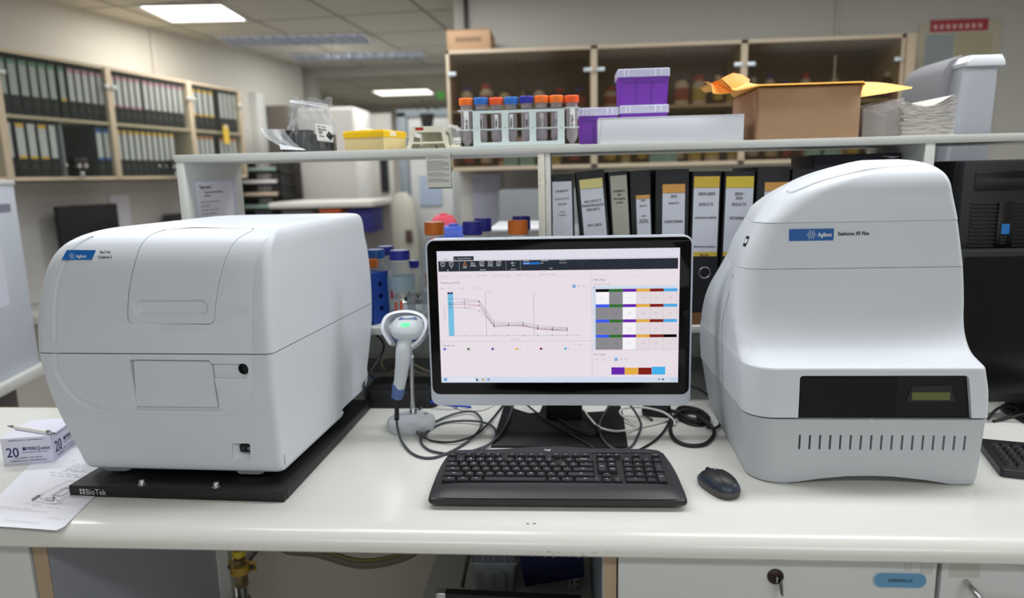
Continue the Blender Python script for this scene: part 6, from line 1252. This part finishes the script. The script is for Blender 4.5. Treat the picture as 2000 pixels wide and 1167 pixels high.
o = [(bl - .07, base_z)] + [(bl + .02, base_z), (xl1 + .02, lft[3].z - .004)] + [(p.x, p.z) for p in lft[:4][::-1]] ; b.loft([[(p[0], 2.12, p[1]) for p in o], [(p[0], 2.34, p[1]) for p in o]], DM2); b.build('rear_housing', D_, True)
b = MB(40); c0 = atY(1878, 108, y0d); c1 = atY(1963, 106, y0d); zc_ = atY(1960, 124, y0d).z; b.loft([rr(xl1 - .004, y0d - .006, xr1 + .012, y1d, .008, zc_ - .004), rr(xl1 - .006, y0d - .008, c1.x + .002, y1d, .008, zc_ + .006), rr(xl1 + .008, y0d + .002, c1.x - .002, y1d, .008, c0.z)], mat('dispenser_lid', (186, 189, 196), .4, .2)); b.build('lid', D_, True)
b = MB(); b.b2(.95, 1.5, 2.06, 2.6, 0, 1.195, CABW); tag(b.build('rear_cabinet'), 'white cabinet behind the bench carrying the silver dispenser', 'cabinet')
# PC tower and second monitor
P0 = atY(1897, 313, 1.665); PC = thing('computer_tower', 'black ribbed desktop computer with blue sticker beyond the domed instrument', 'computer', (.95, 1.8, 1.10))
px0, pz1 = P0.x, P0.z; b = MB(); b.b2(atY(1868, 313, 1.705).x, 1.12, 1.705, 1.99, 1.1015, pz1, BLKPL, .003); b.b2(px0 - .01, 1.12, 1.672, 1.704, 1.1015, pz1 - .001, BLKPL, .006); b.build('case', PC, True)
b = MB(); g0 = atY(1906, 335, 1.671); g1 = atY(2030, 370, 1.671); b.b2(g0.x, 1.115, 1.669, 1.672, g1.z, g0.z, mat('pc_gloss', (16, 16, 18), .25), .001); b.b2(g0.x + .004, 1.113, 1.6675, 1.669, atY(1910, 363, 1.67).z, atY(1910, 350, 1.67).z, BLKPL, .001); b.build('disc_drive', PC, True)
b = MB(); zz0 = atY(1910, 484, 1.67).z; zz1 = atY(1910, 392, 1.67).z
for k in range(12): z = zz0 + (zz1 - zz0) * k / 12; b.b2(g0.x - .004, 1.115, 1.667, 1.673, z + .001, z + .0055, BLKPL, .0015)
b.build('vent_ribs', PC, True)
b = MB(); s0 = atY(1957, 457, 1.66); s1 = atY(1974, 437, 1.66); b.b2(s0.x - .010, s1.x + .010, 1.6635, 1.668, zz0, zz1 - .002, mat('pc_strip', (12, 12, 13), .3), .002); b.b2(s0.x, s1.x, 1.6625, 1.664, s0.z, s1.z, mat('pc_sticker', (50, 130, 210), .3)); [b.b2(s0.x - .001, s1.x - .004, 1.6628, 1.664, s0.z - .008 - .007 * k, s0.z - .0055 - .007 * k, mat('pc_slot', (60, 60, 64), .4)) for k in range(3)]; b.build('sticker_panel', PC, True)
M2 = thing('computer_monitor', 'black switched-off monitor behind the tall domed instrument', 'monitor', (1.2, 1.6, DZ)); m0 = atY(1896, 489, 1.60); mbz = atY(1940, 785, 1.60).z
b = MB(); b.b2(m0.x - .03, 1.40, 1.60, 1.64, mbz, m0.z, BLKPL, .004); b.build('casing', M2, True); b = MB(); b.b2(m0.x - .012, 1.38, 1.5985, 1.60, mbz + .022, m0.z - .014, mat('screen_off', (14, 14, 17), .16)); b.build('screen', M2, True)
b = MB(); b.b2(m0.x + .2, m0.x + .3, 1.61, 1.63, DZ + .01, mbz + .02, BLKPL, .004); b.prism(rr(m0.x + .13, 1.50, m0.x + .37, 1.68, .04), .012, BLKPL, TM(0, 0, DZ), .003); b.build('stand', M2, True)
cable([(1930, 818, .005), (1945, 800, .015), (1965, 792, .02), (1985, 798, .012), (1970, 812, .004), (1940, 822, 0), (1960, 818, .002), (2010, 806, .02)], .003, CBK, 'black cables tangled below the switched-off monitor')
v = atZ(1990, 805, DZ); t = thing('desk_speaker', 'black rounded speaker foot at the picture edge below the monitor', 'speaker', tuple(v)); b = MB(40); b.lathe([(.025, 0), (.03, .01), (.03, .03), (.022, .042), (0, .045)], BLKPL, TM(.02, .03, 0)); b.build('body', t); b = MB(); b.lathe([(.018, .0), (.018, .001)], DARK, TM(.02, -.0005, .02, pi / 2)); b.build('grille', t)
# ================================================================== BINDER CABINETS ALONG THE LEFT WALL
CG = film('cabinet_glass', (150, 155, 150), .03, .08, fk=.10, tint=(246, 248, 246))
CZ0, CZ1, CSH = 1.51, 2.17, 1.838
units = [(-1.40, -.70, 'nearest the camera side'), (-.70, 0, 'x'), (0, .69, 'x'), (.69, 1.25, 'x')]
ulab = ['wooden binder cabinet cut by the picture edge', 'wooden glass-door cabinet of green and pink labelled binders', 'middle wooden glass-door cabinet full of pink labelled binders', 'smallest wooden cabinet at the far end with yellow banded binders']
DKI = mat('cabinet_inner', (92, 84, 76), .8)
def luv(s, y, z): return (s, y, z)
for (s0, s1, _), lb_ in zip(units, ulab):
    t = thing('wall_cabinet', lb_, 'cabinet', tuple(LW @ Vector((s0, 0, CZ0))), atan2(uL.y, uL.x), 'binder wall cabinets'); w = s1 - s0; H = CZ1 - CZ0; dp = .35
    b = MB(); b.b2(0, .02, -.004, dp, 0, H, BEECH, .001); b.b2(w - .02, w, -.004, dp, 0, H, BEECH, .001); b.b2(.016, w - .016, 0, dp, H - .018, H, BEECH); b.b2(.016, w - .016, 0, dp, 0, .018, BEECH); b.b2(.016, w - .016, 0.004, dp, CSH - CZ0 - .009, CSH - CZ0 + .009, BEECH); b.build('carcass', t)
    b = MB(); b.b2(.016, w - .016, dp - .012, dp, .018, H - .018, DKI); b.build('back_board', t)
    for k in (0, 1):
        b = MB(); b.b2(.018 + k * (w / 2 - .018), w / 2 * (k + 1) - .002 - .016 * k, -.002, .003, .02, H - .02, CG); d_ = b.build('glass_door', t)
        b = MB(); hx_ = w / 2 + (-.03 if k == 0 else .03); b.lathe([(.010, 0), (.010, .012), (.006, .014)], STEEL, TM(hx_, -.012, .08, pi / 2), 12); b.build('knob', d_)
        b = MB(); hx_ = .025 if k == 0 else w - .025; b.box((hx_, -.008, H - .12), (.035, .016, .022), mat('hinge_grey', (200, 205, 205), .3, .4), .003); b.build('hinge', d_)
def shelf_binders(s0, s1, z, rows, grp, lab, cat_='binder', tilt=0):
    x = s0
    for i, (wd, top, lc, foot) in enumerate(rows):
        if top is not None:
            hh = .297
            t = thing('ring_binder', lab[i] if isinstance(lab, list) else lab, 'binder', tuple(LW @ Vector((x, .02, z + .0005))), atan2(uL.y, uL.x), grp)
            b = MB(); b.b2(0, wd - .003, 0, .26, 0, hh, BLK, .002); b.build('cover', t)
            b = MB(); b.b2(wd * .16, wd * .82, -.0012, 0, hh * .34, hh * .93, lc, 0); 
            if top: b.b2(wd * .16, wd * .82, -.002, -.001, hh * .86, hh * .93, top)
            if foot: b.b2(wd * .16, wd * .82, -.002, -.001, hh * .32, hh * .37, foot)
            b.build('spine_label', t)
            b = MB(); b.tube([(wd * .5 + .011 * cos(a), -.001, .055 + .011 * sin(a)) for a in [k * pi / 5 for k in range(10)]], .0014, mat('ring_dull', (120, 120, 122), .4, .7), 5, 1, True); b.build('finger_ring', t)
        x += wd
LGR = mat('spine_grey', (182, 186, 184), .7); LGG = mat('spine_green', (110, 150, 125), .7); LPK = mat('spine_pink', (206, 150, 170), .7); LWH = mat('spine_white', (206, 206, 210), .7); LBL = mat('spine_blue', (40, 100, 180), .6); LYE = mat('spine_yellow', (226, 180, 70), .6); LOR = mat('spine_orange', (206, 130, 84), .6)
TS = CSH + .009; BS = CZ0 + .018
shelf_binders(-.685, -.02, TS, [(.06, LGG, LGR, None), (.062, LGG, LGR, None), (.06, LGG, LGR, None), (.055, LGG, LGR, None), (.055, LGG, LGR, None), (.055, LGG, LGR, None), (.012, None, None, None), (.046, LGG, LGR, YLG), (.012, None, None, None)][:8], 'green labelled binders', 'black binder with grey spine label and green top on the upper binder shelf')
shelf_binders(-.27, -.02, TS, [(.05, LPK, LWH, None)] * 5, 'pink labelled binders in the second cabinet', 'black binder with pale pink-topped label between green labels and the first divider')
shelf_binders(.02, .68, TS, [(.05, LPK, LWH, LPK)] * 5 + [(.012, None, None, None)] + [(.052, LPK, LWH, None)] * 7, 'pink labelled binders in the middle cabinet', 'black binder with pink-topped white label on the upper shelf of the middle cabinet')
shelf_binders(.72, 1.23, TS, [(.06, LYE, LWH, LYE)] * 4 + [(.055, None, None, None)] + [(.05, LWH, LWH, None)] * 4, 'binders in the far cabinet', 'binder with bright white label on the upper shelf of the far cabinet')
shelf_binders(-.685, -.02, BS, [(.045, LWH, LWH, None)], 'lower shelf first', 'slim black binder with narrow white label at the open end of the lower shelf')
shelf_binders(-.63, -.02, BS, [(.066, LYE, LWH, LYE), (.062, LWH, LWH, LYE), (.068, LYE, LWH, LYE), (.055, LWH, LWH, None)], 'yellow banded binders on the lower shelf', 'black binder with yellow banded white label on the lower shelf of the second cabinet')
shelf_binders(-.125, -.02, BS, [(.055, LBL, LWH, LBL), (.05, LBL, LWH, LBL)], 'blue banded binders', 'black binder with blue banded label beside the first lower divider')
shelf_binders(.02, .68, BS, [(.05, LYE, LWH, None)] * 4 + [(.05, LYE, LWH, None)] * 6, 'orange topped binders on the lower shelf', 'black binder with orange-topped white label on the lower shelf of the middle cabinet')
shelf_binders(.72, 1.23, BS, [(.05, LOR, LWH, None)] * 4 + [(.06, None, None, None)] + [(.05, LOR, LWH, None)] * 4, 'binders on the far lower shelf', 'binder with pale label low in the far cabinet')
t = thing('yellow_note', 'yellow paper tag hanging from the far cabinet shelf edge', 'note', tuple(LW @ Vector((1.02, -.016, TS - .03))), atan2(uL.y, uL.x)); b = MB(); b.b2(-.03, .03, -.003, 0, -.06, .07, YLG); b.build('paper', t); b = MB(); b.b2(-.012, .012, -.006, -.003, .055, .08, mat('tape_clear', (210, 205, 180), .3)); b.build('tape', t)
# grey divider + lock things
for s_, lb_ in ((-.345, 'grey magazine divider standing among the yellow banded binders'),): b = MB(); b.b2(s_, s_ + .012, .03, .30, BS + .0, BS + .30, mat('divider_grey', (150, 152, 155), .5), .002, LW); tag(b.build('file_divider'), lb_, 'divider')
for s_, lb_ in ((-.30, 'black padlocked latch on the second cabinet doors'), (.44, 'dark latch box on the middle cabinet doors')):
    t = thing('cabinet_latch', lb_, 'latch', tuple(LW @ Vector((s_, -.02, BS + .06)))); t.rotation_euler = (0, 0, atan2(uL.y, uL.x)); b = MB(); b.box((0, -.01, .02), (.09, .02, .05), RUB, .004); b.build('plate', t); b = MB(); b.lathe([(.014, 0), (.014, .01)], STEEL, TM(-.022, -.02, .0, pi / 2), 12); b.lathe([(.014, 0), (.014, .01)], STEEL, TM(.022, -.02, .0, pi / 2), 12); b.box((0, -.015, -.05), (.028, .012, .04), STEEL, .004); b.build('lock', t)
# lower left: wall desk with monitor, papers, refrigerator
WLB = mat('background_panel', (190, 188, 186), .7)
b = MB(); b.b2(-.55, 1.6, -.10, .35, .72, .76, LAMW, 0, LW); tag(b.build('wall_desk'), 'pale desk along the binder wall behind the boxy instrument', 'desk')
b = MB(); b.b2(-1.2, 1.5, .345, .358, .8, 1.5, WLB, 0, LW); b.build('x'); bpy.data.objects['x'].name = 'trim_3'; struct(bpy.data.objects['trim_3'])
t = thing('computer_monitor', 'black monitor on the wall desk under the binder cabinets', 'monitor', tuple(LW @ Vector((-.06, .20, .76))), atan2(uL.y, uL.x)); b = MB(); b.b2(-.22, .22, 0, .03, .30, .60, BLKPL, .006); b.build('screen', t); b = MB(); b.b2(-.03, .03, .03, .05, .02, .4, BLKPL, .004); b.b2(-.12, .12, -.05, .12, 0, .015, BLKPL, .004); b.build('stand', t)
for s_, z_, w_, h_, c_, lb_ in ((.32, 1.20, .16, .22, (212, 212, 222), 'white sheet pinned beside the wall desk monitor'), (-.47, 1.25, .10, .2, (205, 206, 222), 'pale sheet pinned near the refrigerator under the cabinets')):
    b = MB(); b.b2(s_ - w_ / 2, s_ + w_ / 2, .335, .342, z_ - h_ / 2 + .1, z_ + h_ / 2 + .1, mat('pin_%d' % c_[2], c_, .7), 0, LW); tag(b.build('pinned_sheet'), lb_, 'paper')
t = thing('desk_clutter_box', 'dark red and black box lying on the wall desk near the refrigerator', 'box', tuple(LW @ Vector((-.42, -.05, .76))), atan2(uL.y, uL.x)); b = MB(); b.b2(-.12, .12, -.1, .1, 0, .10, RUB, .006); b.build('body', t); b = MB(); b.b2(-.12, .12, -.102, -.1, .06, .09, mat('dull_red', (120, 50, 55), .6)); b.build('stripe', t)
t = thing('desk_organizer', 'dark organizer with orange folder at the far end of the wall desk', 'organizer', tuple(LW @ Vector((.75, .1, .76))), atan2(uL.y, uL.x)); b = MB(); b.b2(-.1, .1, 0, .2, 0, .5, mat('organizer_dark', (70, 70, 74), .6), .004); b.build('body', t); b = MB(); b.b2(-.32, -.12, -.02, .1, .36, .42, mat('folder_orange', (190, 130, 90), .7), .004); b.build('folder', t)
q0 = atY(78, 709, 2.6); q1 = atZ(0, 749, q0.z); dv = (q1 - q0); dv.z = 0; L_ = dv.length + .5; za = atan2(dv.y, dv.x); hz = 1.485 - q0.z
FR = thing('desk_partition', 'tall pale blue-grey partition standing on the side desk at the picture edge', 'partition', (q0.x, q0.y, q0.z), za)
b = MB(); b.b2(0, L_, -.04, 0, .004, hz, mat('partition_blue', (192, 199, 212), .45), .004); b.build('board', FR); b = MB(); b.b2(-.004, L_, -.044, .004, hz, hz + .02, CABW, .003); b.build('top_trim', FR)
b = MB(); b.b2(.05, .18, .0, .002, hz - .1, hz - .07, mat('note_mark', (120, 122, 140), .6)); b.b2(.15, .3, .0, .001, hz - .45, hz - .2, mat('pale_note', (204, 206, 222), .6)); b.build('stuck_notes', FR); FR['kind'] = 'thing'
b = MB(); b.b2(-.01, L_, -.7, .03, -.035, .003, CABW, .003, TM(q0.x, q0.y, q0.z, 0, 0, za)); b.b2(.1, L_, -.6, -.05, -q0.z, -.035, mat('under_desk_shade', (90, 86, 84), .6), 0, TM(q0.x, q0.y, q0.z, 0, 0, za)); tag(b.build('side_desk'), 'white edged side desk carrying the tall pale partition', 'desk')  # dark block under the board stands in for the shade beneath the desk
# ================================================================== REAR GLASS CUPBOARDS (right)
RY = 4.0; rx = [-.641, .182, .993, 1.83]; rlabs = ['wooden glass-door cupboard under the small carton', 'middle wooden glass-door cupboard of chemical bottles', 'wooden glass-door cupboard nearest the wall poster']
for i in range(3):
    x0, x1 = rx[i], rx[i + 1]; w = x1 - x0; H = CZ1 - 1.512 + .002; t = thing('wall_cupboard', rlabs[i], 'cupboard', (x0, RY, 1.512)); dp = .35
    b = MB(); b.b2(0, .018, 0, dp, 0, H, BEECH, .001); b.b2(w - .018, w, 0, dp, 0, H, BEECH, .001); b.b2(0, w, 0, dp, H - .02, H, BEECH); b.b2(0, w, 0, dp, 0, .02, BEECH); b.b2(.018, w - .018, .06, dp, .32, .336, BEECH)
    if i == 0: b.b2(.018, .13, .02, dp, .32, .336, BEECH)
    b.build('carcass', t)
    b = MB(); b.b2(.018, w - .018, dp - .012, dp, .02, H - .02, mat('cupboard_back', (92, 80, 66), .8)); b.build('back_board', t)
    for k in (0, 1):
        b = MB(); b.b2(.02 + k * (w / 2 - .02), (k + 1) * w / 2 - .002 - .018 * k, -.002, .003, .022, H - .022, film('cupboard_glass', (104, 94, 78), .12, .12, fk=.12, tint=(232, 226, 216))); d_ = b.build('glass_door', t)
        b = MB(); hx_ = .035 if k == 0 else w - .035; b.box((hx_, -.013, H - .13), (.045, .010, .022), mat('hinge_bright', (205, 214, 220), .3, .3), .004); b.build('hinge', d_)
    if i == 2: b = MB(); b.b2(w * .56, w * .57, -.016, -.012, .10, H - .1, mat('handle_wood', (120, 104, 92), .5)); b.build('door_pull', t)
b = MB(); b.b2(1.835, 1.88, 3.98, 4.34, 1.515, 2.17, BEECH, .002); b.build('end_panel', t, True)
CAPRED, CWHb = mat('cap_red', (165, 30, 40), .5), mat('jar_white', (205, 200, 190), .5); AMB = mat('amber_glass', (70, 38, 22), .3); CREAMJ = mat('jar_cream', (196, 188, 160), .6); CGN = mat('cap_green', (60, 130, 90), .5); CBKc = mat('cap_black', (30, 30, 34), .5); LTB = mat('label_cyan', (150, 205, 216), .5)
def jar(x, y, z, r, h, body_m, cap_m, lab_m, label, grp):
    t = thing('chemical_bottle', label, 'bottle', (x, y, z), 0, grp); b = MB(40); b.lathe([(r, 0), (r, h * .68), (r * .6, h * .8), (r * .55, h * .84)], body_m, None, 16); b.build('body', t)
    b = MB(40); b.lathe([(r * .68, h * .82), (r * .68, h), (.0, h)], cap_m, None, 16); b.build('cap', t)
    b = MB(40); b.lathe([(r * 1.02, h * .15), (r * 1.02, h * .55)], lab_m, None, 16, cap=False); b.build('label', t)
cm_ = [(CAPRED, 'red'), (CAPN, 'navy'), (CWHb, 'white'), (CBKc, 'black'), (CGN, 'green')]; bm_ = [(CWHb, 'white'), (AMB, 'amber'), (CREAMJ, 'cream')]
for i in range(3):
    for sh, z in (('upper', 1.512 + .3365), ('lower', 1.512 + .0205)):
        x = rx[i] + .06; 
        while x < rx[i + 1] - .05:
            ci = rnd.choices(range(5), (4, 3, 3, 2, 1))[0]; bi = rnd.choices(range(3), (5, 4, 3))[0]; r = rnd.uniform(.026, .042); h = rnd.uniform(.10, .17) if sh == 'upper' else rnd.uniform(.12, .2)
            lm = (mat('bottle_label', (190, 180, 166), .6), mat('bottle_label2', (160, 70, 60), .6), mat('bottle_label3', (188, 176, 90), .6))[rnd.randrange(3)]
            if sh == 'lower' and i == 1 and .62 < (x - rx[i]) / .82 < 1.0 and 0: pass
            jar(x + r, RY + .12 + rnd.uniform(-.02, .05), z, r, h, bm_[bi][0], cm_[ci][0], lm, '%s bottle with %s cap on the %s shelf of the %s' % (bm_[bi][1], cm_[ci][1], sh, ('first cupboard', 'middle cupboard', 'last cupboard')[i]), '%s %s bottles on the %s shelf of %s' % (cm_[ci][1], bm_[bi][1], sh, ('first cupboard', 'middle cupboard', 'last cupboard')[i]))
            x += 2 * r + rnd.uniform(.008, .05)
for px, lb_ in ((998, 'pale cyan tub on the lower shelf of the first cupboard'), (1030, 'second pale cyan tub beside the first near the middle post'), (1283, 'pale cyan tub in the middle cupboard'), (1308, 'second pale cyan tub in the middle cupboard'), (1588, 'pale cyan tub low in the last cupboard'), (1624, 'second pale cyan tub low in the last cupboard')):
    v = atY(px, 306 if px < 1500 else 300, RY + .03); t = thing('plastic_tub', lb_, 'tub', (v.x, RY + .05, 1.5325)); b = MB(); b.prism(rr(-.042, -.03, .042, .03, .01), .05, LTB); b.build('body', t); b = MB(); b.prism(rr(-.045, -.033, .045, .033, .01), .012, CWH, TM(0, 0, .05)); b.build('lid', t)
# carton on top, poster
c0 = atY(873, 93, 4.02); c1 = atY(958, 92, 4.02); ct = atY(873, 58, 4.02); CT2 = thing('carton', 'small brown carton lying on top of the rear cupboards', 'box', (c0.x, 4.02, 2.1725)); w = c1.x - c0.x; h = ct.z - 2.1725; b = MB(); b.b2(0, w, 0, .28, 0, h, CARD, .003); b.build('body', CT2); b = MB(); b.quad(w * .2, h * .4, w * .8, h * .62, mat('card_print', (140, 112, 88), .8), TM(0, -.001, 0, pi / 2)); b.quad(0, h - .006, w, h - .001, MATS['card_edge'], TM(0, -.0015, 0, pi / 2)); b.build('print', CT2)
PS = thing('wall_poster', 'faded safety poster with red header on the rear wall', 'poster', (2.06, 4.355, 1.6)); b = MB(); b.b2(2.06, 2.515, 4.350, 4.358, 1.55, 2.285, mat('poster_base', (196, 188, 166), .6, var=.06, scale=6)); b.build('sheet', PS, True)
b = MB(); M1 = UPR(0, 4.3495, 0); b.quad(2.12, 2.235, 2.44, 2.30, mat('poster_red', (176, 60, 76), .6), M1); [b.quad(2.14 + .035 * k, 2.25, 2.16 + .035 * k, 2.275, mat('poster_pale', (220, 180, 180), .6), M1, .0003) for k in range(8)]
b.quad(2.10, 2.05, 2.26, 2.22, mat('poster_grey', (160, 168, 172), .6), M1); b.quad(2.27, 2.08, 2.47, 2.22, mat('poster_tan', (186, 178, 150), .6), M1); b.quad(2.10, 1.85, 2.27, 2.03, mat('poster_yellow', (206, 200, 150), .6), M1); [b.quad(2.28, 1.85 + .03 * k, 2.46, 1.865 + .03 * k, MATS['poster_tan'], M1, .0003) for k in range(6)]; b.build('print', PS, True)
# bench, splash shield and sheets under the rear cupboards
b = MB(); b.b2(-.63, 1.0, 3.75, 4.36, .86, .9, LAM, .004); tag(b.build('rear_worktop'), 'white worktop beneath the rear glass cupboards', 'worktop')
b = MB(); b.b2(-.62, 1.0, 3.8, 4.3, 0, .86, CABW); tag(b.build('rear_base_cabinet'), 'white base cabinets beneath the rear worktop', 'cabinet')
v0 = atY(912, 450, 4.0); v1 = atY(968, 345, 4.0); b = MB(); b.b2(v0.x, v1.x, 4.33, 4.345, v0.z - .02, v1.z + .02, mat('lilac_sheet', (172, 174, 192), .6)); tag(b.build('wall_sheet'), 'pale lilac sheet on the wall under the rear cupboards', 'paper')
t = thing('laboratory_cabinet', 'grey apparatus box on the rear worktop behind the capped bottles', 'apparatus', (-.1, 4.1, .9)); b = MB(); b.b2(-.36, .12, 3.95, 4.3, .9, 1.40, mat('apparatus_grey', (134, 138, 142), .5), .015); b.build('body', t, True); b = MB(); b.b2(-.28, .09, 3.94, 3.95, .95, 1.20, mat('apparatus_pale', (170, 172, 174), .5), .004); b.build('front_panel', t, True)
t = thing('splash_tray', 'white tray between the navy and orange capped bottles beyond the monitor', 'tray', (-.12, 2.35, 1.12)); v0 = atY(958, 465, 2.2); v1 = atY(1050, 445, 2.2); vt = atY(1005, 428, 2.4); b = MB(); b.b2(v0.x, v1.x + .02, 2.08, 2.5, vt.z - .02, vt.z - .012, mat('tray_white', (236, 238, 244), .3), .003); b.build('board', t, True); b = MB(); b.b2(v0.x, v1.x + .02, 2.08, 2.5, .92, vt.z - .02, CABW); b.build('box', t, True)
b = MB(); b.b2(-.95, .95, 2.06, 2.7, .88, .918, LAM, .004); tag(b.build('opposite_worktop'), 'white worktop on the opposite side of the shelf unit', 'worktop')
b = MB(); b.b2(-.9, .9, 2.16, 2.65, 0, .88, CABW); tag(b.build('opposite_cabinet'), 'white base cabinets on the opposite side of the bench', 'cabinet')
for px, py, c_, lb_, r in ((885, 436, (214, 70, 90), 'blurred coral red plastic bag behind the tall orange capped bottle', .05), (886, 452, (50, 80, 180), 'blurred blue plastic bag under the coral one', .06)):
    v = atY(px, py, 2.35); t = thing('plastic_sack', lb_, 'bag', (v.x - (.06 if r < .055 else 0), 2.35 + (0.0 if r > .055 else .16), .918)); b = MB(60); H = v.z + .02 - .918; b.lathe([(r * .9, 0), (r * 1.15, H * .3), (r * 1.1, H * .75), (r * .95, H * .95), (r * .6, H)], mat('sack_%d' % c_[0], c_, .5, bump=.5, bscale=60), None, 20); b.build('body', t); b = MB(); b.lathe([(r * .28, H), (r * .3, H + .006), (0, H + .01)], MATS['sack_%d' % c_[0]], None, 12); b.build('knot', t)
# ================================================================== MIDDLE DISTANCE
PR = mat('partition', (192, 191, 186), .6); 
t = thing('letter_trays', 'stack of black letter trays with papers on a far counter', 'letter trays', (-2.25, 5.2, 1.02)); v0 = atY(478, 440, 5.62); v1 = atY(556, 312, 5.62)
b = MB(); [b.b2(v0.x, v1.x, 5.55, 5.85, v0.z + .02 + k * .10, v0.z + .045 + k * .10, RUB, .004) for k in range(6)]; b.b2(v0.x + .02, v0.x + .04, 5.55, 5.85, v0.z, v0.z + .55, RUB); b.b2(v1.x - .04, v1.x - .02, 5.55, 5.85, v0.z, v0.z + .55, RUB); b.build('trays', t, True)
b = MB(); [b.b2(v0.x + .05, v1.x - .05, 5.54, 5.83, v0.z + .046 + k * .10, v0.z + .07 + k * .10, (PAPER, mat('paper_teal', (150, 176, 170), .7), mat('paper_peach', (220, 200, 184), .7))[k % 3]) for k in range(5)]; b.build('papers', t, True)
b = MB(); v0 = atY(535, 398, 5.0); v1 = atY(735, 402, 5.0); b.b2(v0.x, v1.x, 4.9, 5.5, v0.z - .03, v0.z + .01, mat('counter_white', (222, 221, 216), .4), .006); ctz = v0.z - .03; t = tag(b.build('far_counter'), 'white far counter top above orange and blue boxes', 'counter')
b = MB(); b.b2(v0.x, v1.x, 5.4, 5.45, 0, ctz, mat('counter_back', (150, 148, 150), .7)); b.build('back_panel', t)
for px0, px1, py0, py1, c_, lb_ in ((552, 610, 410, 440, (110, 106, 112), 'grey box under the far counter'), (624, 664, 403, 418, (216, 110, 70), 'orange box hanging under the far counter'), (680, 726, 408, 455, (44, 46, 120), 'navy fabric bag under the far counter'), (500, 532, 412, 428, (46, 46, 54), 'black box below the letter trays')):
    v0 = atY(px0, py1, 4.95); v1 = atY(px1, py0, 4.95); t = thing('storage_box', lb_, 'box', (v0.x, 4.95, v0.z)); m_ = mat('far_%d' % c_[2], c_, .7); w = v1.x - v0.x; h = min(v1.z, ctz - .008) - v0.z; b = MB(); b.b2(0, w, 0, .3, 0, h, m_, .01); b.build('body', t); b = MB(); b.b2(-.002, w + .002, -.004, .304, h - .02, h, m_, .004); b.build('rim', t)
# tall cupboards / fridges mid left, coat things
v0 = atY(598, 470, 5.9); v1 = atY(690, 208, 5.9); t = thing('tall_cabinet', 'tall pale cabinet beyond the far counter', 'cabinet', (v0.x, 5.9, 0)); b = MB(); b.b2(v0.x, v1.x, 5.9, 6.4, 0, v1.z, mat('tall_white', (214, 213, 212), .5), .01); b.build('body', t, True); b = MB(); b.b2(v0.x + .01, v1.x - .01, 5.885, 5.9, .1, v1.z - .02, mat('tall_door', (208, 207, 205), .5), .005); d_ = b.build('door', t, True); v = atY(735, 350, 5.88)
v0 = atY(470, 480, 6.0); v1 = atY(500, 178, 6.0); b = MB(); b.b2(v0.x, v1.x, 6.0, 6.18, 0, v1.z, CABW, .01); tag(b.build('end_column'), 'pale narrow cabinet at the end of the binder row', 'cabinet')
v0 = atY(500, 480, 6.2); v1 = atY(560, 205, 6.2); b = MB(); b.b2(v0.x, v1.x, 6.2, 6.5, 0, v1.z, mat('dark_shelves', (104, 98, 92), .8), .01); tag(b.build('dark_shelving'), 'dark open shelving in the corner past the binder cabinets', 'shelving')
v0 = atY(760, 480, 6.3); v1 = atY(790, 300, 6.3); t = thing('lab_coat', 'pale grey coat hanging beside the corridor door', 'coat', (v0.x + .05, 6.72, v0.z)); b = MB(60); H = 1.0; b.lathe([(.16, -.5), (.15, .0), (.13, .3), (.10, .42), (.04, .48)], mat('coat_grey', (196, 196, 186), .9, bump=.5, bscale=20), Matrix.Diagonal((1, .5, 1, 1)), 20); b.build('cloth', t); b = MB(); b.b2(.03, .10, -.09, -.07, .0, .12, mat('coat_dark', (90, 70, 70), .8), .01); b.build('pocket', t)
v = atY(833, 205, 6.6); t = thing('hanging_plant', 'dark green plant on top of a unit near the corridor door', 'plant', (v.x, 6.6, v.z - .1)); b = MB(60); 
for k in range(26):
    a = k * 2.4; r_ = .05 + .09 * rnd.random(); p = Vector((r_ * cos(a), r_ * .6 * sin(a), .02 + .12 * rnd.random())); d = Vector((cos(a), sin(a) * .6, .2)) * .06; n = Vector((-sin(a), cos(a), 0)) * .02; b.raw([tuple(p), tuple(p + d * .5 + n), tuple(p + d), tuple(p + d * .5 - n)], [(0, 1, 2, 3)], mat('leaf_dark', (34, 60, 44), .7))
b.build('leaves', t); b = MB(); b.lathe([(.05, -.1), (.07, .02)], RUB, None, 14); b.build('pot', t)
v = atY(861, 185, 6.8); b = MB(); b.b2(v.x - .035, v.x + .035, 6.78, 6.8, v.z - .04, v.z + .03, emi('exit_green', (96, 170, 80), .6)); tag(b.build('exit_light'), 'small green light glowing above the corridor', 'sign')
v0 = atY(795, 480, 5.5); v1 = atY(868, 215, 5.5); t = thing('glass_unit', 'pale unit standing against the corridor wall beneath the plant', 'cabinet', (v0.x, 5.5, 0)); b = MB(); b.b2(-.95, -.66, 6.0, 6.6, 0, 1.83, mat('unit_pale', (176, 182, 184), .5), .01); b.build('body', t, True); b = MB(); b.b2(-.66, -.655, 6.05, 6.55, .3, 1.7, CABW); b.build('door', t, True)
